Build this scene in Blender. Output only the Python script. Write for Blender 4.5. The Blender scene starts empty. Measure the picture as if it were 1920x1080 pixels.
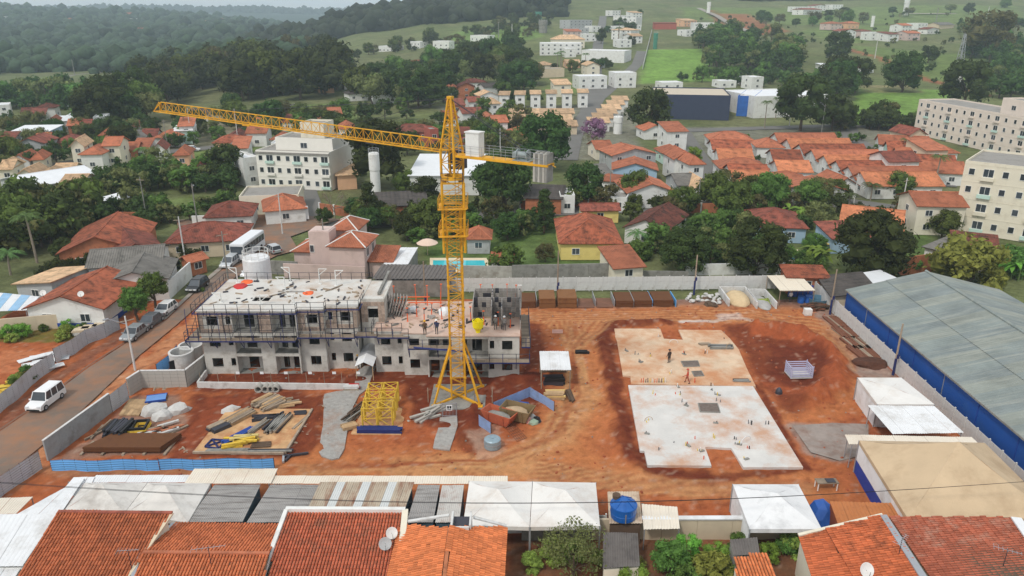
import bpy, math, random
import numpy as np
from mathutils import Vector, Matrix
# ------------------------------------------------------------------ camera, sky, sun, exposure
SC = bpy.context.scene
COL = SC.collection
FPX, CAMZ = 1400.0, 40.0
TH = math.atan(520 / FPX)
CT, ST = math.cos(TH), math.sin(TH)
cam_d = bpy.data.cameras.new('camera')
cam = bpy.data.objects.new('camera', cam_d)
COL.objects.link(cam)
cam.location = (0, 0, CAMZ)
cam.rotation_euler = (math.pi / 2 - TH, 0, 0)
cam_d.sensor_width = 36
cam_d.lens = FPX / 1920 * 36
cam_d.clip_start = 0.5
cam_d.clip_end = 30000
SC.camera = cam
SUN_EL, SUN_AZ = math.radians(52), math.radians(215)      # azimuth clockwise from +Y (north)
w = bpy.data.worlds.new('World')
SC.world = w
w.use_nodes = True
nt = w.node_tree
nt.nodes.clear()
sky = nt.nodes.new('ShaderNodeTexSky')
sky.sky_type = 'NISHITA'
sky.sun_disc = False
sky.sun_elevation = SUN_EL
sky.sun_rotation = SUN_AZ
sky.air_density = 1.2
sky.dust_density = 3.0
bg1 = nt.nodes.new('ShaderNodeBackground')
bg1.inputs[1].default_value = 0.10
nt.links.new(sky.outputs[0], bg1.inputs[0])
tc = nt.nodes.new('ShaderNodeTexCoord')
mp = nt.nodes.new('ShaderNodeMapping')
mp.inputs['Scale'].default_value = (2.2, 2.2, 14)
nz = nt.nodes.new('ShaderNodeTexNoise')
nz.inputs['Scale'].default_value = 2.4
nz.inputs['Detail'].default_value = 6
nz.inputs['Roughness'].default_value = 0.6
cr = nt.nodes.new('ShaderNodeValToRGB')
cr.color_ramp.elements[0].position = 0.34
cr.color_ramp.elements[0].color = (0.78, 0.88, 0.96, 1)
cr.color_ramp.elements[1].position = 0.62
cr.color_ramp.elements[1].color = (0.97, 0.975, 0.97, 1)
nt.links.new(tc.outputs['Generated'], mp.inputs[0])
nt.links.new(mp.outputs[0], nz.inputs[0])
nt.links.new(nz.outputs[0], cr.inputs[0])
bg2 = nt.nodes.new('ShaderNodeBackground')
bg2.inputs[1].default_value = 1.2
nt.links.new(cr.outputs[0], bg2.inputs[0])
mx = nt.nodes.new('ShaderNodeMixShader')
mx.inputs[0].default_value = 0.72
nt.links.new(bg1.outputs[0], mx.inputs[1])
nt.links.new(bg2.outputs[0], mx.inputs[2])
wo = nt.nodes.new('ShaderNodeOutputWorld')
nt.links.new(mx.outputs[0], wo.inputs[0])
sun_d = bpy.data.lights.new('sun', 'SUN')
sun_d.energy = 2.0
sun_d.angle = math.radians(8)
sun_d.color = (1.0, 0.955, 0.89)
sun = bpy.data.objects.new('sun', sun_d)
COL.objects.link(sun)
sun.location = (-60, -40, 120)
_d = Vector((math.sin(SUN_AZ) * math.cos(SUN_EL), math.cos(SUN_AZ) * math.cos(SUN_EL), math.sin(SUN_EL)))
sun.rotation_euler = (-_d).to_track_quat('-Z', 'Y').to_euler()
vs = SC.view_settings
vs.view_transform = 'Standard'
vs.look = 'None'
vs.exposure = -0.15
vs.gamma = 1.0
vs.use_curve_mapping = False
SC.render.engine = 'CYCLES'
SC.cycles.max_bounces = 5
SC.cycles.diffuse_bounces = 2
SC.cycles.glossy_bounces = 2
SC.cycles.transmission_bounces = 2
SC.cycles.transparent_max_bounces = 4
SC.cycles.volume_bounces = 4
SC.cycles.use_denoising = True
SC.cycles.caustics_reflective = False
SC.cycles.caustics_refractive = False
RN = random.Random(11)
# ------------------------------------------------------------------ terrain heights and picture rays
_U = [-300, 0, 270, 450, 560, 700, 850, 1000, 1200, 1500, 1920, 2300]
_A = [(u - 960) / FPX / 1.045 for u in _U]
_Y = [0, 200, 290, 430, 560, 700, 850, 1000, 1150, 1400, 1800, 2300, 3000, 3500, 4200, 5200]
_Z = [[0] * 12, [0] * 12,
 [0, -1, -1, -1, 0, 0, 0, 0, 0, 0, 0, 0],
 [-5, -5, -4, 0, 2, 2, 3, 4, 4.6, 4.6, 4.6, 5],
 [-9, -9, -6, 2, 3, 3, 6, 10, 12, 12, 12, 12],
 [-12, -12, -10, -2, 0, 6, 14, 19, 20, 20, 20, 20],
 [-14, -14, -13, -8, -2, 14, 24, 29, 29, 28, 28, 28],
 [-15, -15, -14, -12, 0, 22, 36, 42, 42, 40, 40, 40],
 [-14, -14, -14, -14, -4, 28, 46, 56, 56, 54, 54, 54],
 [-8, -8, -10, -14, -14, 20, 46, 62, 64, 62, 62, 62],
 [12, 12, 6, -4, -20, 0, 30, 50, 50, 50, 50, 50],
 [38, 38, 24, 4, -20, -20, 0, 30, 30, 30, 30, 30],
 [0, 0, -10, -20, -20, -20, -20, 20, 30, 30, 30, 30],
 [10] * 12,
 [30, 34, 44, 40, 34, 28, 24, 30, 30, 30, 30, 30],
 [0] * 12]
_ZA = np.array(_Z, float)
_YA, _AA = np.array(_Y, float), np.array(_A, float)
def terr_np(x, y):
 x = np.asarray(x, float)
 y = np.asarray(y, float)
 a = np.clip(x / (np.abs(y) + 1.0), _AA[0], _AA[-1] - 1e-6)
 yy = np.clip(y, 0, _YA[-1] - 1e-3)
 i = np.clip(np.searchsorted(_YA, yy, side='right') - 1, 0, len(_Y) - 2)
 j = np.clip(np.searchsorted(_AA, a, side='right') - 1, 0, len(_A) - 2)
 s = (yy - _YA[i]) / (_YA[i + 1] - _YA[i])
 t = (a - _AA[j]) / (_AA[j + 1] - _AA[j])
 t = t * t * (3 - 2 * t)
 z0 = _ZA[i, j] * (1 - t) + _ZA[i, j + 1] * t
 z1 = _ZA[i + 1, j] * (1 - t) + _ZA[i + 1, j + 1] * t
 return z0 * (1 - s) + z1 * s
def terr(x, y):
 if y < 200:
  return 0.0
 return float(terr_np(x, y))
def G(u, v, dz=0.0):
 """point of the place seen at picture position (u, v), dz metres above the ground"""
 x = (u - 960) / FPX
 t = (540 - v) / FPX
 d = Vector((x, CT + t * ST, -ST + t * CT))
 if d.z < 0:
  k = (dz - CAMZ) / d.z
  if k * d.y < 200:
   return Vector((d.x * k, d.y * k, dz))
 k, last = 150.0, 150.0
 while k < 9000:
  if CAMZ + d.z * k < terr(d.x * k, d.y * k) + dz:
   break
  last = k
  k *= 1.02
 lo, hi = last, k
 for _ in range(20):
  m = (lo + hi) / 2
  if CAMZ + d.z * m < terr(d.x * m, d.y * m) + dz:
   hi = m
  else:
   lo = m
 return Vector((d.x * hi, d.y * hi, CAMZ + d.z * hi))
def Z(ox, oy, s):
 return lambda zx, zy: (ox + zx / s, oy + zy / s)
# ------------------------------------------------------------------ materials
def C(r, g, b):
 f = lambda c: (c / 255 / 12.92) if c < 10.3 else ((c / 255 + 0.055) / 1.055) ** 2.4
 return (f(r), f(g), f(b))
MATS = {}
def N(nt, t, **k):
 n = nt.nodes.new(t)
 for a, b in k.items():
  setattr(n, a, b)
 return n
def M(name, col=None, rough=0.85, var=0.18, scale=0.6, bump=0.0, bscale=8.0, metal=0.0, spec=0.3, rnd=0.0,
 dirt=None, island=0.0, alpha=None, streak=None):
 """plain procedural paint / stone / metal: colour with mottling, optional dirt, relief and change from copy to copy"""
 if name in MATS:
  return MATS[name]
 m = bpy.data.materials.new(name)
 MATS[name] = m
 m.use_nodes = True
 nt = m.node_tree
 nt.nodes.clear()
 out = N(nt, 'ShaderNodeOutputMaterial')
 b = N(nt, 'ShaderNodeBsdfPrincipled')
 nt.links.new(b.outputs[0], out.inputs[0])
 b.inputs['Roughness'].default_value = rough
 b.inputs['Metallic'].default_value = metal
 b.inputs['Specular IOR Level'].default_value = spec
 L = nt.links.new
 tc = N(nt, 'ShaderNodeTexCoord')
 co = tc.outputs['Object']
 nz = N(nt, 'ShaderNodeTexNoise')
 nz.inputs['Scale'].default_value = scale
 nz.inputs['Detail'].default_value = 6
 nz.inputs['Roughness'].default_value = 0.65
 L(co, nz.inputs['Vector'])
 mr = N(nt, 'ShaderNodeMapRange')
 mr.inputs[1].default_value = 0.3
 mr.inputs[2].default_value = 0.7
 mr.inputs[3].default_value = 1 - var
 mr.inputs[4].default_value = 1 + var
 L(nz.outputs[0], mr.inputs[0])
 val = mr.outputs[0]
 if rnd or island:
  src = N(nt, 'ShaderNodeObjectInfo').outputs['Random'] if rnd else N(nt, 'ShaderNodeNewGeometry').outputs['Random Per Island']
  k = rnd or island
  m2 = N(nt, 'ShaderNodeMapRange')
  m2.inputs[3].default_value = 1 - k
  m2.inputs[4].default_value = 1 + k
  L(src, m2.inputs[0])
  mm = N(nt, 'ShaderNodeMath', operation='MULTIPLY')
  L(val, mm.inputs[0])
  L(m2.outputs[0], mm.inputs[1])
  val = mm.outputs[0]
 vm = N(nt, 'ShaderNodeVectorMath', operation='SCALE')
 vm.inputs[0].default_value = col
 L(val, vm.inputs['Scale'])
 c = vm.outputs[0]
 if dirt:
  dc, amt, dsc = dirt
  n2 = N(nt, 'ShaderNodeTexNoise')
  n2.inputs['Scale'].default_value = dsc
  n2.inputs['Detail'].default_value = 8
  n2.inputs['Roughness'].default_value = 0.7
  if streak:
   mpn = N(nt, 'ShaderNodeMapping')
   mpn.inputs['Scale'].default_value = streak
   L(co, mpn.inputs[0])
   L(mpn.outputs[0], n2.inputs['Vector'])
  else:
   L(co, n2.inputs['Vector'])
  r2 = N(nt, 'ShaderNodeMapRange')
  r2.inputs[1].default_value = 0.60 - amt * 0.30
  r2.inputs[2].default_value = 0.76 - amt * 0.22
  r2.inputs[4].default_value = min(1.0, amt + 0.25)
  L(n2.outputs[0], r2.inputs[0])
  mix = N(nt, 'ShaderNodeMix', data_type='RGBA')
  L(r2.outputs[0], mix.inputs['Factor'])
  L(c, mix.inputs['A'])
  mix.inputs['B'].default_value = (*dc, 1)
  c = mix.outputs['Result']
 L(c, b.inputs['Base Color'])
 if bump:
  n3 = N(nt, 'ShaderNodeTexNoise')
  n3.inputs['Scale'].default_value = bscale
  n3.inputs['Detail'].default_value = 5
  L(co, n3.inputs['Vector'])
  bp = N(nt, 'ShaderNodeBump')
  bp.inputs['Strength'].default_value = bump
  bp.inputs['Distance'].default_value = 0.05
  L(n3.outputs[0], bp.inputs['Height'])
  L(bp.outputs[0], b.inputs['Normal'])
 return m
def tile_mat(name, col, var=0.25, dirt=(0.03, 0.02, 0.015), amt=0.3, pitch=0.28, rnd=0.0):
 """clay tile roof too far off to tell the tiles: rows and barrels as relief from the roof's own UVs (metres)"""
 if name in MATS:
  return MATS[name]
 m = M(name, col, rough=0.9, var=var, scale=0.35, dirt=(dirt, amt, 0.8), rnd=rnd)
 nt = m.node_tree
 b = [n for n in nt.nodes if n.type == 'BSDF_PRINCIPLED'][0]
 uv = N(nt, 'ShaderNodeUVMap', uv_map='UVMap')
 wv = N(nt, 'ShaderNodeTexWave', wave_type='BANDS', bands_direction='X', wave_profile='SIN')
 wv.inputs['Scale'].default_value = 1 / pitch / 3.18 * 1.0
 wv2 = N(nt, 'ShaderNodeTexWave', wave_type='BANDS', bands_direction='Y', wave_profile='SAW')
 wv2.inputs['Scale'].default_value = 1 / 0.42 / 3.18
 wv.inputs['Distortion'].default_value = 0.3
 nt.links.new(uv.outputs[0], wv.inputs[0])
 nt.links.new(uv.outputs[0], wv2.inputs[0])
 ad = N(nt, 'ShaderNodeMath', operation='MULTIPLY_ADD')
 nt.links.new(wv2.outputs['Fac'], ad.inputs[0])
 ad.inputs[1].default_value = 0.5
 nt.links.new(wv.outputs['Fac'], ad.inputs[2])
 bp = N(nt, 'ShaderNodeBump')
 bp.inputs['Strength'].default_value = 0.9
 bp.inputs['Distance'].default_value = 0.10
 nt.links.new(ad.outputs[0], bp.inputs['Height'])
 nt.links.new(bp.outputs[0], b.inputs['Normal'])
 return m
# ------------------------------------------------------------------ mesh builder
class MB:
 def __init__(self):
  self.v, self.f, self.m, self.uv = [], [], [], {}
  self.cur = 0
 def add(self, vs, fs):
  o = len(self.v)
  self.v += [tuple(p) for p in vs]
  for f in fs:
   self.f.append([o + i for i in f])
   self.m.append(self.cur)
  return self
 def box(self, x0, x1, y0, y1, z0, z1):
  return self.add([(x0, y0, z0), (x1, y0, z0), (x1, y1, z0), (x0, y1, z0), (x0, y0, z1), (x1, y0, z1), (x1, y1, z1), (x0, y1, z1)],
      [(3, 2, 1, 0), (4, 5, 6, 7), (0, 1, 5, 4), (1, 2, 6, 5), (2, 3, 7, 6), (3, 0, 4, 7)])
 def cbox(self, c, s, rz=0.0, mat=None):
  hx, hy, hz = s[0] / 2, s[1] / 2, s[2] / 2
  mt = mat or (Matrix.Translation(c) @ Matrix.Rotation(rz, 4, 'Z'))
  ps = [mt @ Vector((sx * hx, sy * hy, sz * hz)) for sz in (-1, 1) for sx, sy in ((-1, -1), (1, -1), (1, 1), (-1, 1))]
  return self.add(ps, [(3, 2, 1, 0), (4, 5, 6, 7), (0, 1, 5, 4), (1, 2, 6, 5), (2, 3, 7, 6), (3, 0, 4, 7)])
 def tube(self, p, q, r, n=5, r2=None, cap=True):
  p, q = Vector(p), Vector(q)
  d = q - p
  if d.length < 1e-6:
   return self
  d.normalize()
  a = d.orthogonal().normalized() if abs(d.z) > 0.95 else d.cross(Vector((0, 0, 1))).normalized()
  b = d.cross(a)
  r2 = r if r2 is None else r2
  vs = []
  for c, rr in ((p, r), (q, r2)):
   for i in range(n):
    t = 2 * math.pi * (i + 0.5) / n
    vs.append(c + a * (rr * math.cos(t)) + b * (rr * math.sin(t)))
  fs = [(i, (i + 1) % n, n + (i + 1) % n, n + i) for i in range(n)]
  if cap:
   fs += [tuple(range(n - 1, -1, -1)), tuple(range(n, 2 * n))]
  return self.add(vs, fs)
 def path(self, pts, r, n=5):
  for a, b in zip(pts[:-1], pts[1:]):
   self.tube(a, b, r, n)
  return self
 def bar(self, p, q, w, h=None):
  """square bar"""
  return self.tube(p, q, w * 0.7071, 4)
 def lathe(self, prof, n=16, c=(0, 0, 0)):
  vs, fs = [], []
  for r, z in prof:
   for i in range(n):
    t = 2 * math.pi * i / n
    vs.append((c[0] + r * math.cos(t), c[1] + r * math.sin(t), c[2] + z))
  for k in range(len(prof) - 1):
   for i in range(n):
    fs.append((k * n + i, k * n + (i + 1) % n, (k + 1) * n + (i + 1) % n, (k + 1) * n + i))
  if prof[0][0] > 0.001:
   fs.append(tuple(range(n - 1, -1, -1)))
  if prof[-1][0] > 0.001:
   fs.append(tuple((len(prof) - 1) * n + i for i in range(n)))
  return self.add(vs, fs)
 def prism(self, poly, z0, z1):
  """poly: list of xy, counter-clockwise from above"""
  a = sum(poly[i][0] * poly[(i + 1) % len(poly)][1] - poly[(i + 1) % len(poly)][0] * poly[i][1] for i in range(len(poly)))
  if a < 0:
   poly = poly[::-1]
  n = len(poly)
  vs = [(p[0], p[1], z0) for p in poly] + [(p[0], p[1], z1) for p in poly]
  return self.add(vs, [tuple(range(n - 1, -1, -1)), tuple(range(n, 2 * n))] + [(i, (i + 1) % n, n + (i + 1) % n, n + i) for i in range(n)])
 def slabq(self, a, b, c, d, t, uv=True):
  """four-cornered plate a,b (eave) c,d (ridge), thickness t downwards; uv in metres on the top face"""
  a, b, c, d = map(Vector, (a, b, c, d))
  dn = Vector((0, 0, -t))
  o = len(self.v)
  nf = len(self.f)
  tri = (c - d).length < 1e-4
  self.add([a, b, c, d, a + dn, b + dn, c + dn, d + dn],
    [(0, 1, 2, 3), (7, 6, 5, 4), (4, 5, 1, 0), (5, 6, 2, 1), (6, 7, 3, 2), (7, 4, 0, 3)])
  e = (b - a).normalized()
  nrm = e.cross(d - a if not tri else c - a)
  s = nrm.cross(e).normalized()
  for fi in range(nf, nf + 1):
   self.uv[fi] = [((p - a).dot(e) + a.x * 0.37, (p - a).dot(s)) for p in (a, b, c, d)]
  return self
 def mesh(self, name, mats):
  me = bpy.data.meshes.new(name)
  me.from_pydata(self.v, [], self.f)
  if not isinstance(mats, (list, tuple)):
   mats = [mats]
  for mm in mats:
   me.materials.append(mm)
  if len(mats) > 1:
   me.polygons.foreach_set('material_index', self.m)
  if self.uv:
   l = me.uv_layers.new(name='UVMap')
   for fi, uvs in self.uv.items():
    p = me.polygons[fi]
    for li, uvv in zip(p.loop_indices, uvs):
     l.data[li].uv = uvv
  me.update()
  return me
 def build(self, name, mats, parent=None, mw=None, smooth=False, **kw):
  me = self.mesh(name, mats)
  if smooth:
   me.polygons.foreach_set('use_smooth', [True] * len(me.polygons))
  return put(name, me, parent, mw, **kw)
WM = {}
def tag(o, label=None, cat=None, group=None, kind=None):
 if label:
  o['label'] = label
 if cat:
  o['category'] = cat
 if group:
  o['group'] = group
 if kind:
  o['kind'] = kind
 return o
def put(name, me, parent=None, mw=None, label=None, cat=None, group=None, kind=None):
 o = bpy.data.objects.new(name, me)
 COL.objects.link(o)
 mw = mw or Matrix.Identity(4)
 WM[o.name] = mw
 if parent is not None:
  o.parent = parent
  o.matrix_basis = WM[parent.name].inverted() @ mw
 else:
  o.matrix_basis = mw
 return tag(o, label, cat, group, kind)
def FR(p, rz=0.0):
 return Matrix.Translation(p) @ Matrix.Rotation(rz, 4, 'Z')
def thing(name, label, cat, mw=None, group=None):
 o = bpy.data.objects.new(name, None)
 COL.objects.link(o)
 o.empty_display_size = 0.3
 o.matrix_basis = mw or Matrix.Identity(4)
 WM[o.name] = mw or Matrix.Identity(4)
 return tag(o, label, cat, group)
def dup(root, mw, label=None, group=None):
 kids = {}
 for o in root.children:
  kids[o] = list(o.children)
 r = root.copy()
 COL.objects.link(r)
 r.matrix_basis = mw
 WM[r.name] = mw
 if label:
  r['label'] = label
 if group:
  r['group'] = group
 for c, gs in kids.items():
  k = c.copy()
  COL.objects.link(k)
  k.parent = r
  for g in gs:
   h = g.copy()
   COL.objects.link(h)
   h.parent = k
 return r
def line_frame(p0, p1):
 """frame with origin p0, local x towards p1 (level), local y to its left"""
 p0, p1 = Vector(p0), Vector(p1)
 d = p1 - p0
 L = math.hypot(d.x, d.y)
 return FR(p0, math.atan2(d.y, d.x)), L
def struct(name, mb, mat, kind='structure'):
 return mb.build(name, mat, kind=kind)
# ------------------------------------------------------------------ numpy noise
_rng = np.random.RandomState(5)
_NT = _rng.rand(64, 64)
def vnoise(x, y):
 xi, yi = np.floor(x).astype(int), np.floor(y).astype(int)
 fx, fy = x - xi, y - yi
 fx, fy = fx * fx * (3 - 2 * fx), fy * fy * (3 - 2 * fy)
 g = lambda a, b: _NT[a % 64, b % 64]
 return (g(xi, yi) * (1 - fx) + g(xi + 1, yi) * fx) * (1 - fy) + (g(xi, yi + 1) * (1 - fx) + g(xi + 1, yi + 1) * fx) * fy
def fbm(x, y, o=4):
 s, a, t = 0, 1.0, 0
 for k in range(o):
  s = s + a * vnoise(x * 2 ** k + 17 * k, y * 2 ** k + 5 * k)
  t += a
  a *= 0.5
 return s / t
# ------------------------------------------------------------------ the ground: terrain sheet, site soil, roads
def seg_dist(X, Y, pts):
 d = np.full(X.shape, 1e9)
 for (ax, ay), (bx, by) in zip(pts[:-1], pts[1:]):
  vx, vy = bx - ax, by - ay
  t = np.clip(((X - ax) * vx + (Y - ay) * vy) / (vx * vx + vy * vy + 1e-9), 0, 1)
  d = np.minimum(d, np.hypot(X - ax - t * vx, Y - ay - t * vy))
 return d
def in_poly(X, Y, pts):
 r = np.zeros(X.shape, bool)
 n = len(pts)
 for i in range(n):
  x0, y0 = pts[i]
  x1, y1 = pts[(i + 1) % n]
  c = ((y0 > Y) != (y1 > Y)) & (X < (x1 - x0) * (Y - y0) / (y1 - y0 + 1e-12) + x0)
  r ^= c
 return r
def px(pts):
 return [tuple(G(u, v)[:2]) for u, v in pts]
def paint(col, X, Y, strokes, warp=1.0, ws=0.25):
 wx = (fbm(X * ws, Y * ws) - 0.5) * 2 * warp
 wy = (fbm(X * ws + 40, Y * ws + 9) - 0.5) * 2 * warp
 brk = fbm(X * ws * 3 + 7, Y * ws * 3 + 3)
 for kind, c, wd, st, pts in strokes:
  pw = px(pts)
  xs, ys = X + wx * min(1, wd), Y + wy * min(1, wd)
  if kind == 'line':
   k = np.clip(1.6 - seg_dist(xs, ys, pw) / wd * 1.3, 0, 1)
  else:
   inside = in_poly(xs, ys, pw)
   d = seg_dist(xs, ys, pw + pw[:1])
   k = np.where(inside, 1.0, np.clip(1 - d / max(wd, 0.01), 0, 1))
  k = (k * k * (3 - 2 * k)) * st
  k = np.clip(k * (0.72 + 0.56 * brk), 0, 1)[..., None]
  col[:] = col * (1 - k) + np.array(c) * k
 return col
def grid_obj(name, X, Y, Zz, col, mat, kind):
 h, wd = X.shape
 v = np.stack([X, Y, Zz], -1).reshape(-1, 3)
 idx = np.arange(h * wd).reshape(h, wd)
 f = np.stack([idx[:-1, :-1], idx[:-1, 1:], idx[1:, 1:], idx[1:, :-1]], -1).reshape(-1, 4)
 me = bpy.data.meshes.new(name)
 me.vertices.add(len(v))
 me.vertices.foreach_set('co', v.ravel())
 me.loops.add(f.size)
 me.loops.foreach_set('vertex_index', f.ravel())
 me.polygons.add(len(f))
 me.polygons.foreach_set('loop_start', np.arange(len(f)) * 4)
 me.update(calc_edges=True)
 me.polygons.foreach_set('use_smooth', [True] * len(f))
 at = me.color_attributes.new('tone', 'FLOAT_COLOR', 'POINT')
 at.data.foreach_set('color', np.concatenate([col.reshape(-1, 3), np.ones((h * wd, 1))], 1).ravel())
 me.materials.append(mat)
 return put(name, me, kind=kind)
def earth_mat(name, fine=1.6, fvar=0.22, bump=0.5, bs=2.0, coarse=0.2, dist=0.12):
 m = bpy.data.materials.new(name)
 m.use_nodes = True
 nt = m.node_tree
 b = nt.nodes['Principled BSDF']
 b.inputs['Roughness'].default_value = 0.95
 b.inputs['Specular IOR Level'].default_value = 0.1
 at = N(nt, 'ShaderNodeAttribute', attribute_name='tone')
 tc = N(nt, 'ShaderNodeTexCoord')
 val = None
 for sc, vr in ((fine, fvar), (coarse, fvar * 0.8), (fine * 6, fvar * 0.7)):
  n = N(nt, 'ShaderNodeTexNoise')
  n.inputs['Scale'].default_value = sc
  n.inputs['Detail'].default_value = 8
  n.inputs['Roughness'].default_value = 0.7
  nt.links.new(tc.outputs['Object'], n.inputs['Vector'])
  r = N(nt, 'ShaderNodeMapRange')
  r.inputs[1].default_value = 0.3
  r.inputs[2].default_value = 0.7
  r.inputs[3].default_value = 1 - vr
  r.inputs[4].default_value = 1 + vr
  nt.links.new(n.outputs[0], r.inputs[0])
  if val is None:
   val = r.outputs[0]
  else:
   mm = N(nt, 'ShaderNodeMath', operation='MULTIPLY')
   nt.links.new(val, mm.inputs[0])
   nt.links.new(r.outputs[0], mm.inputs[1])
   val = mm.outputs[0]
 vm = N(nt, 'ShaderNodeVectorMath', operation='SCALE')
 nt.links.new(at.outputs['Color'], vm.inputs[0])
 nt.links.new(val, vm.inputs['Scale'])
 nt.links.new(vm.outputs[0], b.inputs['Base Color'])
 n = N(nt, 'ShaderNodeTexNoise')
 n.inputs['Scale'].default_value = bs
 n.inputs['Detail'].default_value = 10
 n.inputs['Roughness'].default_value = 0.7
 nt.links.new(tc.outputs['Object'], n.inputs['Vector'])
 bp = N(nt, 'ShaderNodeBump')
 bp.inputs['Strength'].default_value = bump
 bp.inputs['Distance'].default_value = dist
 nt.links.new(n.outputs[0], bp.inputs['Height'])
 nt.links.new(bp.outputs[0], b.inputs['Normal'])
 return m
GRASS, GRASSD, SCRUB = C(104, 122, 66), C(80, 92, 56), C(116, 110, 82)
LAWN, DRY, WOODC = C(86, 108, 56), C(136, 126, 92), C(46, 60, 42)
BRIGHT, PAVE, REDE = C(112, 144, 66), C(128, 124, 118), C(150, 92, 66)
yr = np.concatenate([np.linspace(-60, 90, 30), 90 * np.exp(np.linspace(0.012, math.log(4600 / 90), 420))])
ar = np.linspace(-1.3, 1.3, 420)
Yt, At = np.meshgrid(yr, ar, indexing='ij')
Xt = At * (np.maximum(Yt, 0) * 0.95 + 70)
Zt = terr_np(Xt, Yt)
far = np.clip((Yt - 500) / 900, 0, 1)
Zt = Zt + (fbm(Xt / 140, Yt / 140) - 0.5) * 14 * far * (Yt < 4500) - 0.10
g = fbm(Xt / 22, Yt / 22)[..., None]
g2 = fbm(Xt / 60 + 5, Yt / 60)[..., None]
tcol = np.array(GRASSD) * (1 - g) + np.array(SCRUB) * g
tcol = tcol * (1 - 0.5 * g2) + np.array(GRASS) * 0.5 * g2
kf = np.clip((Yt - 900) / 300, 0, 1)[..., None] * np.clip((0.05 - At) / 0.1, 0, 1)[..., None]
tcol = tcol * (1 - kf) + np.array(WOODC) * kf
tst = [
 ('poly', PAVE, 4, 0.6, [(1290, 240), (1700, 235), (1800, 330), (1600, 365), (1290, 365)]),
 ('poly', PAVE, 4, 0.6, [(830, 200), (1190, 200), (1190, 300), (830, 290)]),
 ('poly', C(132, 122, 108), 4, 0.55, [(0, 240), (440, 215), (480, 265), (200, 300), (0, 340)]),
 ('poly', LAWN, 2, 0.9, [(800, 420), (1040, 420), (1040, 505), (800, 490)]),
 ('poly', LAWN, 2, 0.9, [(1045, 470), (1160, 475), (1160, 508), (1045, 508)]),
 ('poly', LAWN, 2, 0.8, [(1240, 410), (1345, 410), (1370, 500), (1300, 500)]),
 ('poly', LAWN, 2, 0.8, [(1530, 400), (1740, 420), (1740, 480), (1530, 470)]),
 ('poly', BRIGHT, 5, 0.95, [(1215, 95), (1312, 92), (1345, 150), (1208, 156)]),
 ('poly', BRIGHT, 5, 0.85, [(1625, 165), (1780, 170), (1770, 200), (1720, 232), (1600, 232), (1612, 190)]),
 ('poly', GRASS, 8, 0.85, [(1590, 85), (1700, 95), (1840, 105), (1900, 150), (1780, 160), (1700, 128)]),
 ('poly', GRASS, 8, 0.75, [(1280, 10), (1900, 12), (1920, 40), (1420, 45), (1290, 30)]),
 ('poly', BRIGHT, 8, 0.6, [(860, 60), (1000, 50), (1010, 70), (880, 100), (830, 108)]),
 ('poly', GRASS, 8, 0.8, [(1500, 60), (1560, 45), (1760, 48), (1700, 70), (1590, 80)]),
 ('poly', GRASS, 5, 0.9, [(185, 300), (480, 276), (460, 300), (210, 316)]),
 ('poly', C(104, 118, 68), 4, 0.9, [(205, 395), (355, 372), (365, 388), (240, 408)]),
 ('poly', GRASS, 6, 0.8, [(500, 205), (640, 195), (660, 215), (640, 250), (520, 250)]),
 ('poly', BRIGHT, 6, 0.7, [(0, 168), (60, 150), (100, 152), (95, 165), (40, 175)]),
 ('line', PAVE, 5, 0.8, [(60, 155), (140, 140), (260, 130)]),
 ('line', REDE, 4, 0.8, [(1400, 95), (1335, 18)]),
 ('poly', REDE, 8, 0.8, [(1355, 25), (1400, 25), (1475, 58), (1420, 65)]),
 ('line', REDE, 3.5, 0.9, [(1585, 92), (1650, 108), (1720, 145), (1780, 160), (1850, 180)]),
 ('poly', DRY, 4, 0.7, [(1620, 160), (1700, 160), (1720, 172), (1630, 172)]),
 ('poly', DRY, 5, 0.7, [(320, 330), (400, 300), (420, 320), (330, 350)]),
 ('poly', GRASS, 4, 0.8, [(1035, 155), (1080, 152), (1075, 178), (1030, 180)]),
]
tcol = paint(tcol, Xt, Yt, tst, warp=3.0, ws=0.06)
grid_obj('ground', Xt, Yt, Zt, tcol, earth_mat('ground_earth', fine=0.35, fvar=0.36, bump=0.8, bs=1.0, coarse=0.05, dist=0.25), 'structure')
xs, ys = np.arange(-72, 72.01, 0.36), np.arange(38, 104.01, 0.36)
Xs, Ys = np.meshgrid(xs, ys)
RED, REDD, TRK, SANDY, GREYD, PALE = C(156, 82, 50), C(102, 46, 30), C(180, 114, 70), C(192, 144, 98), C(150, 134, 124), C(190, 166, 146)
n0 = fbm(Xs / 5, Ys / 5)[..., None]
scol = np.array(RED) * (1 - n0 * 0.6) + np.array(TRK) * (n0 * 0.6)
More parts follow.
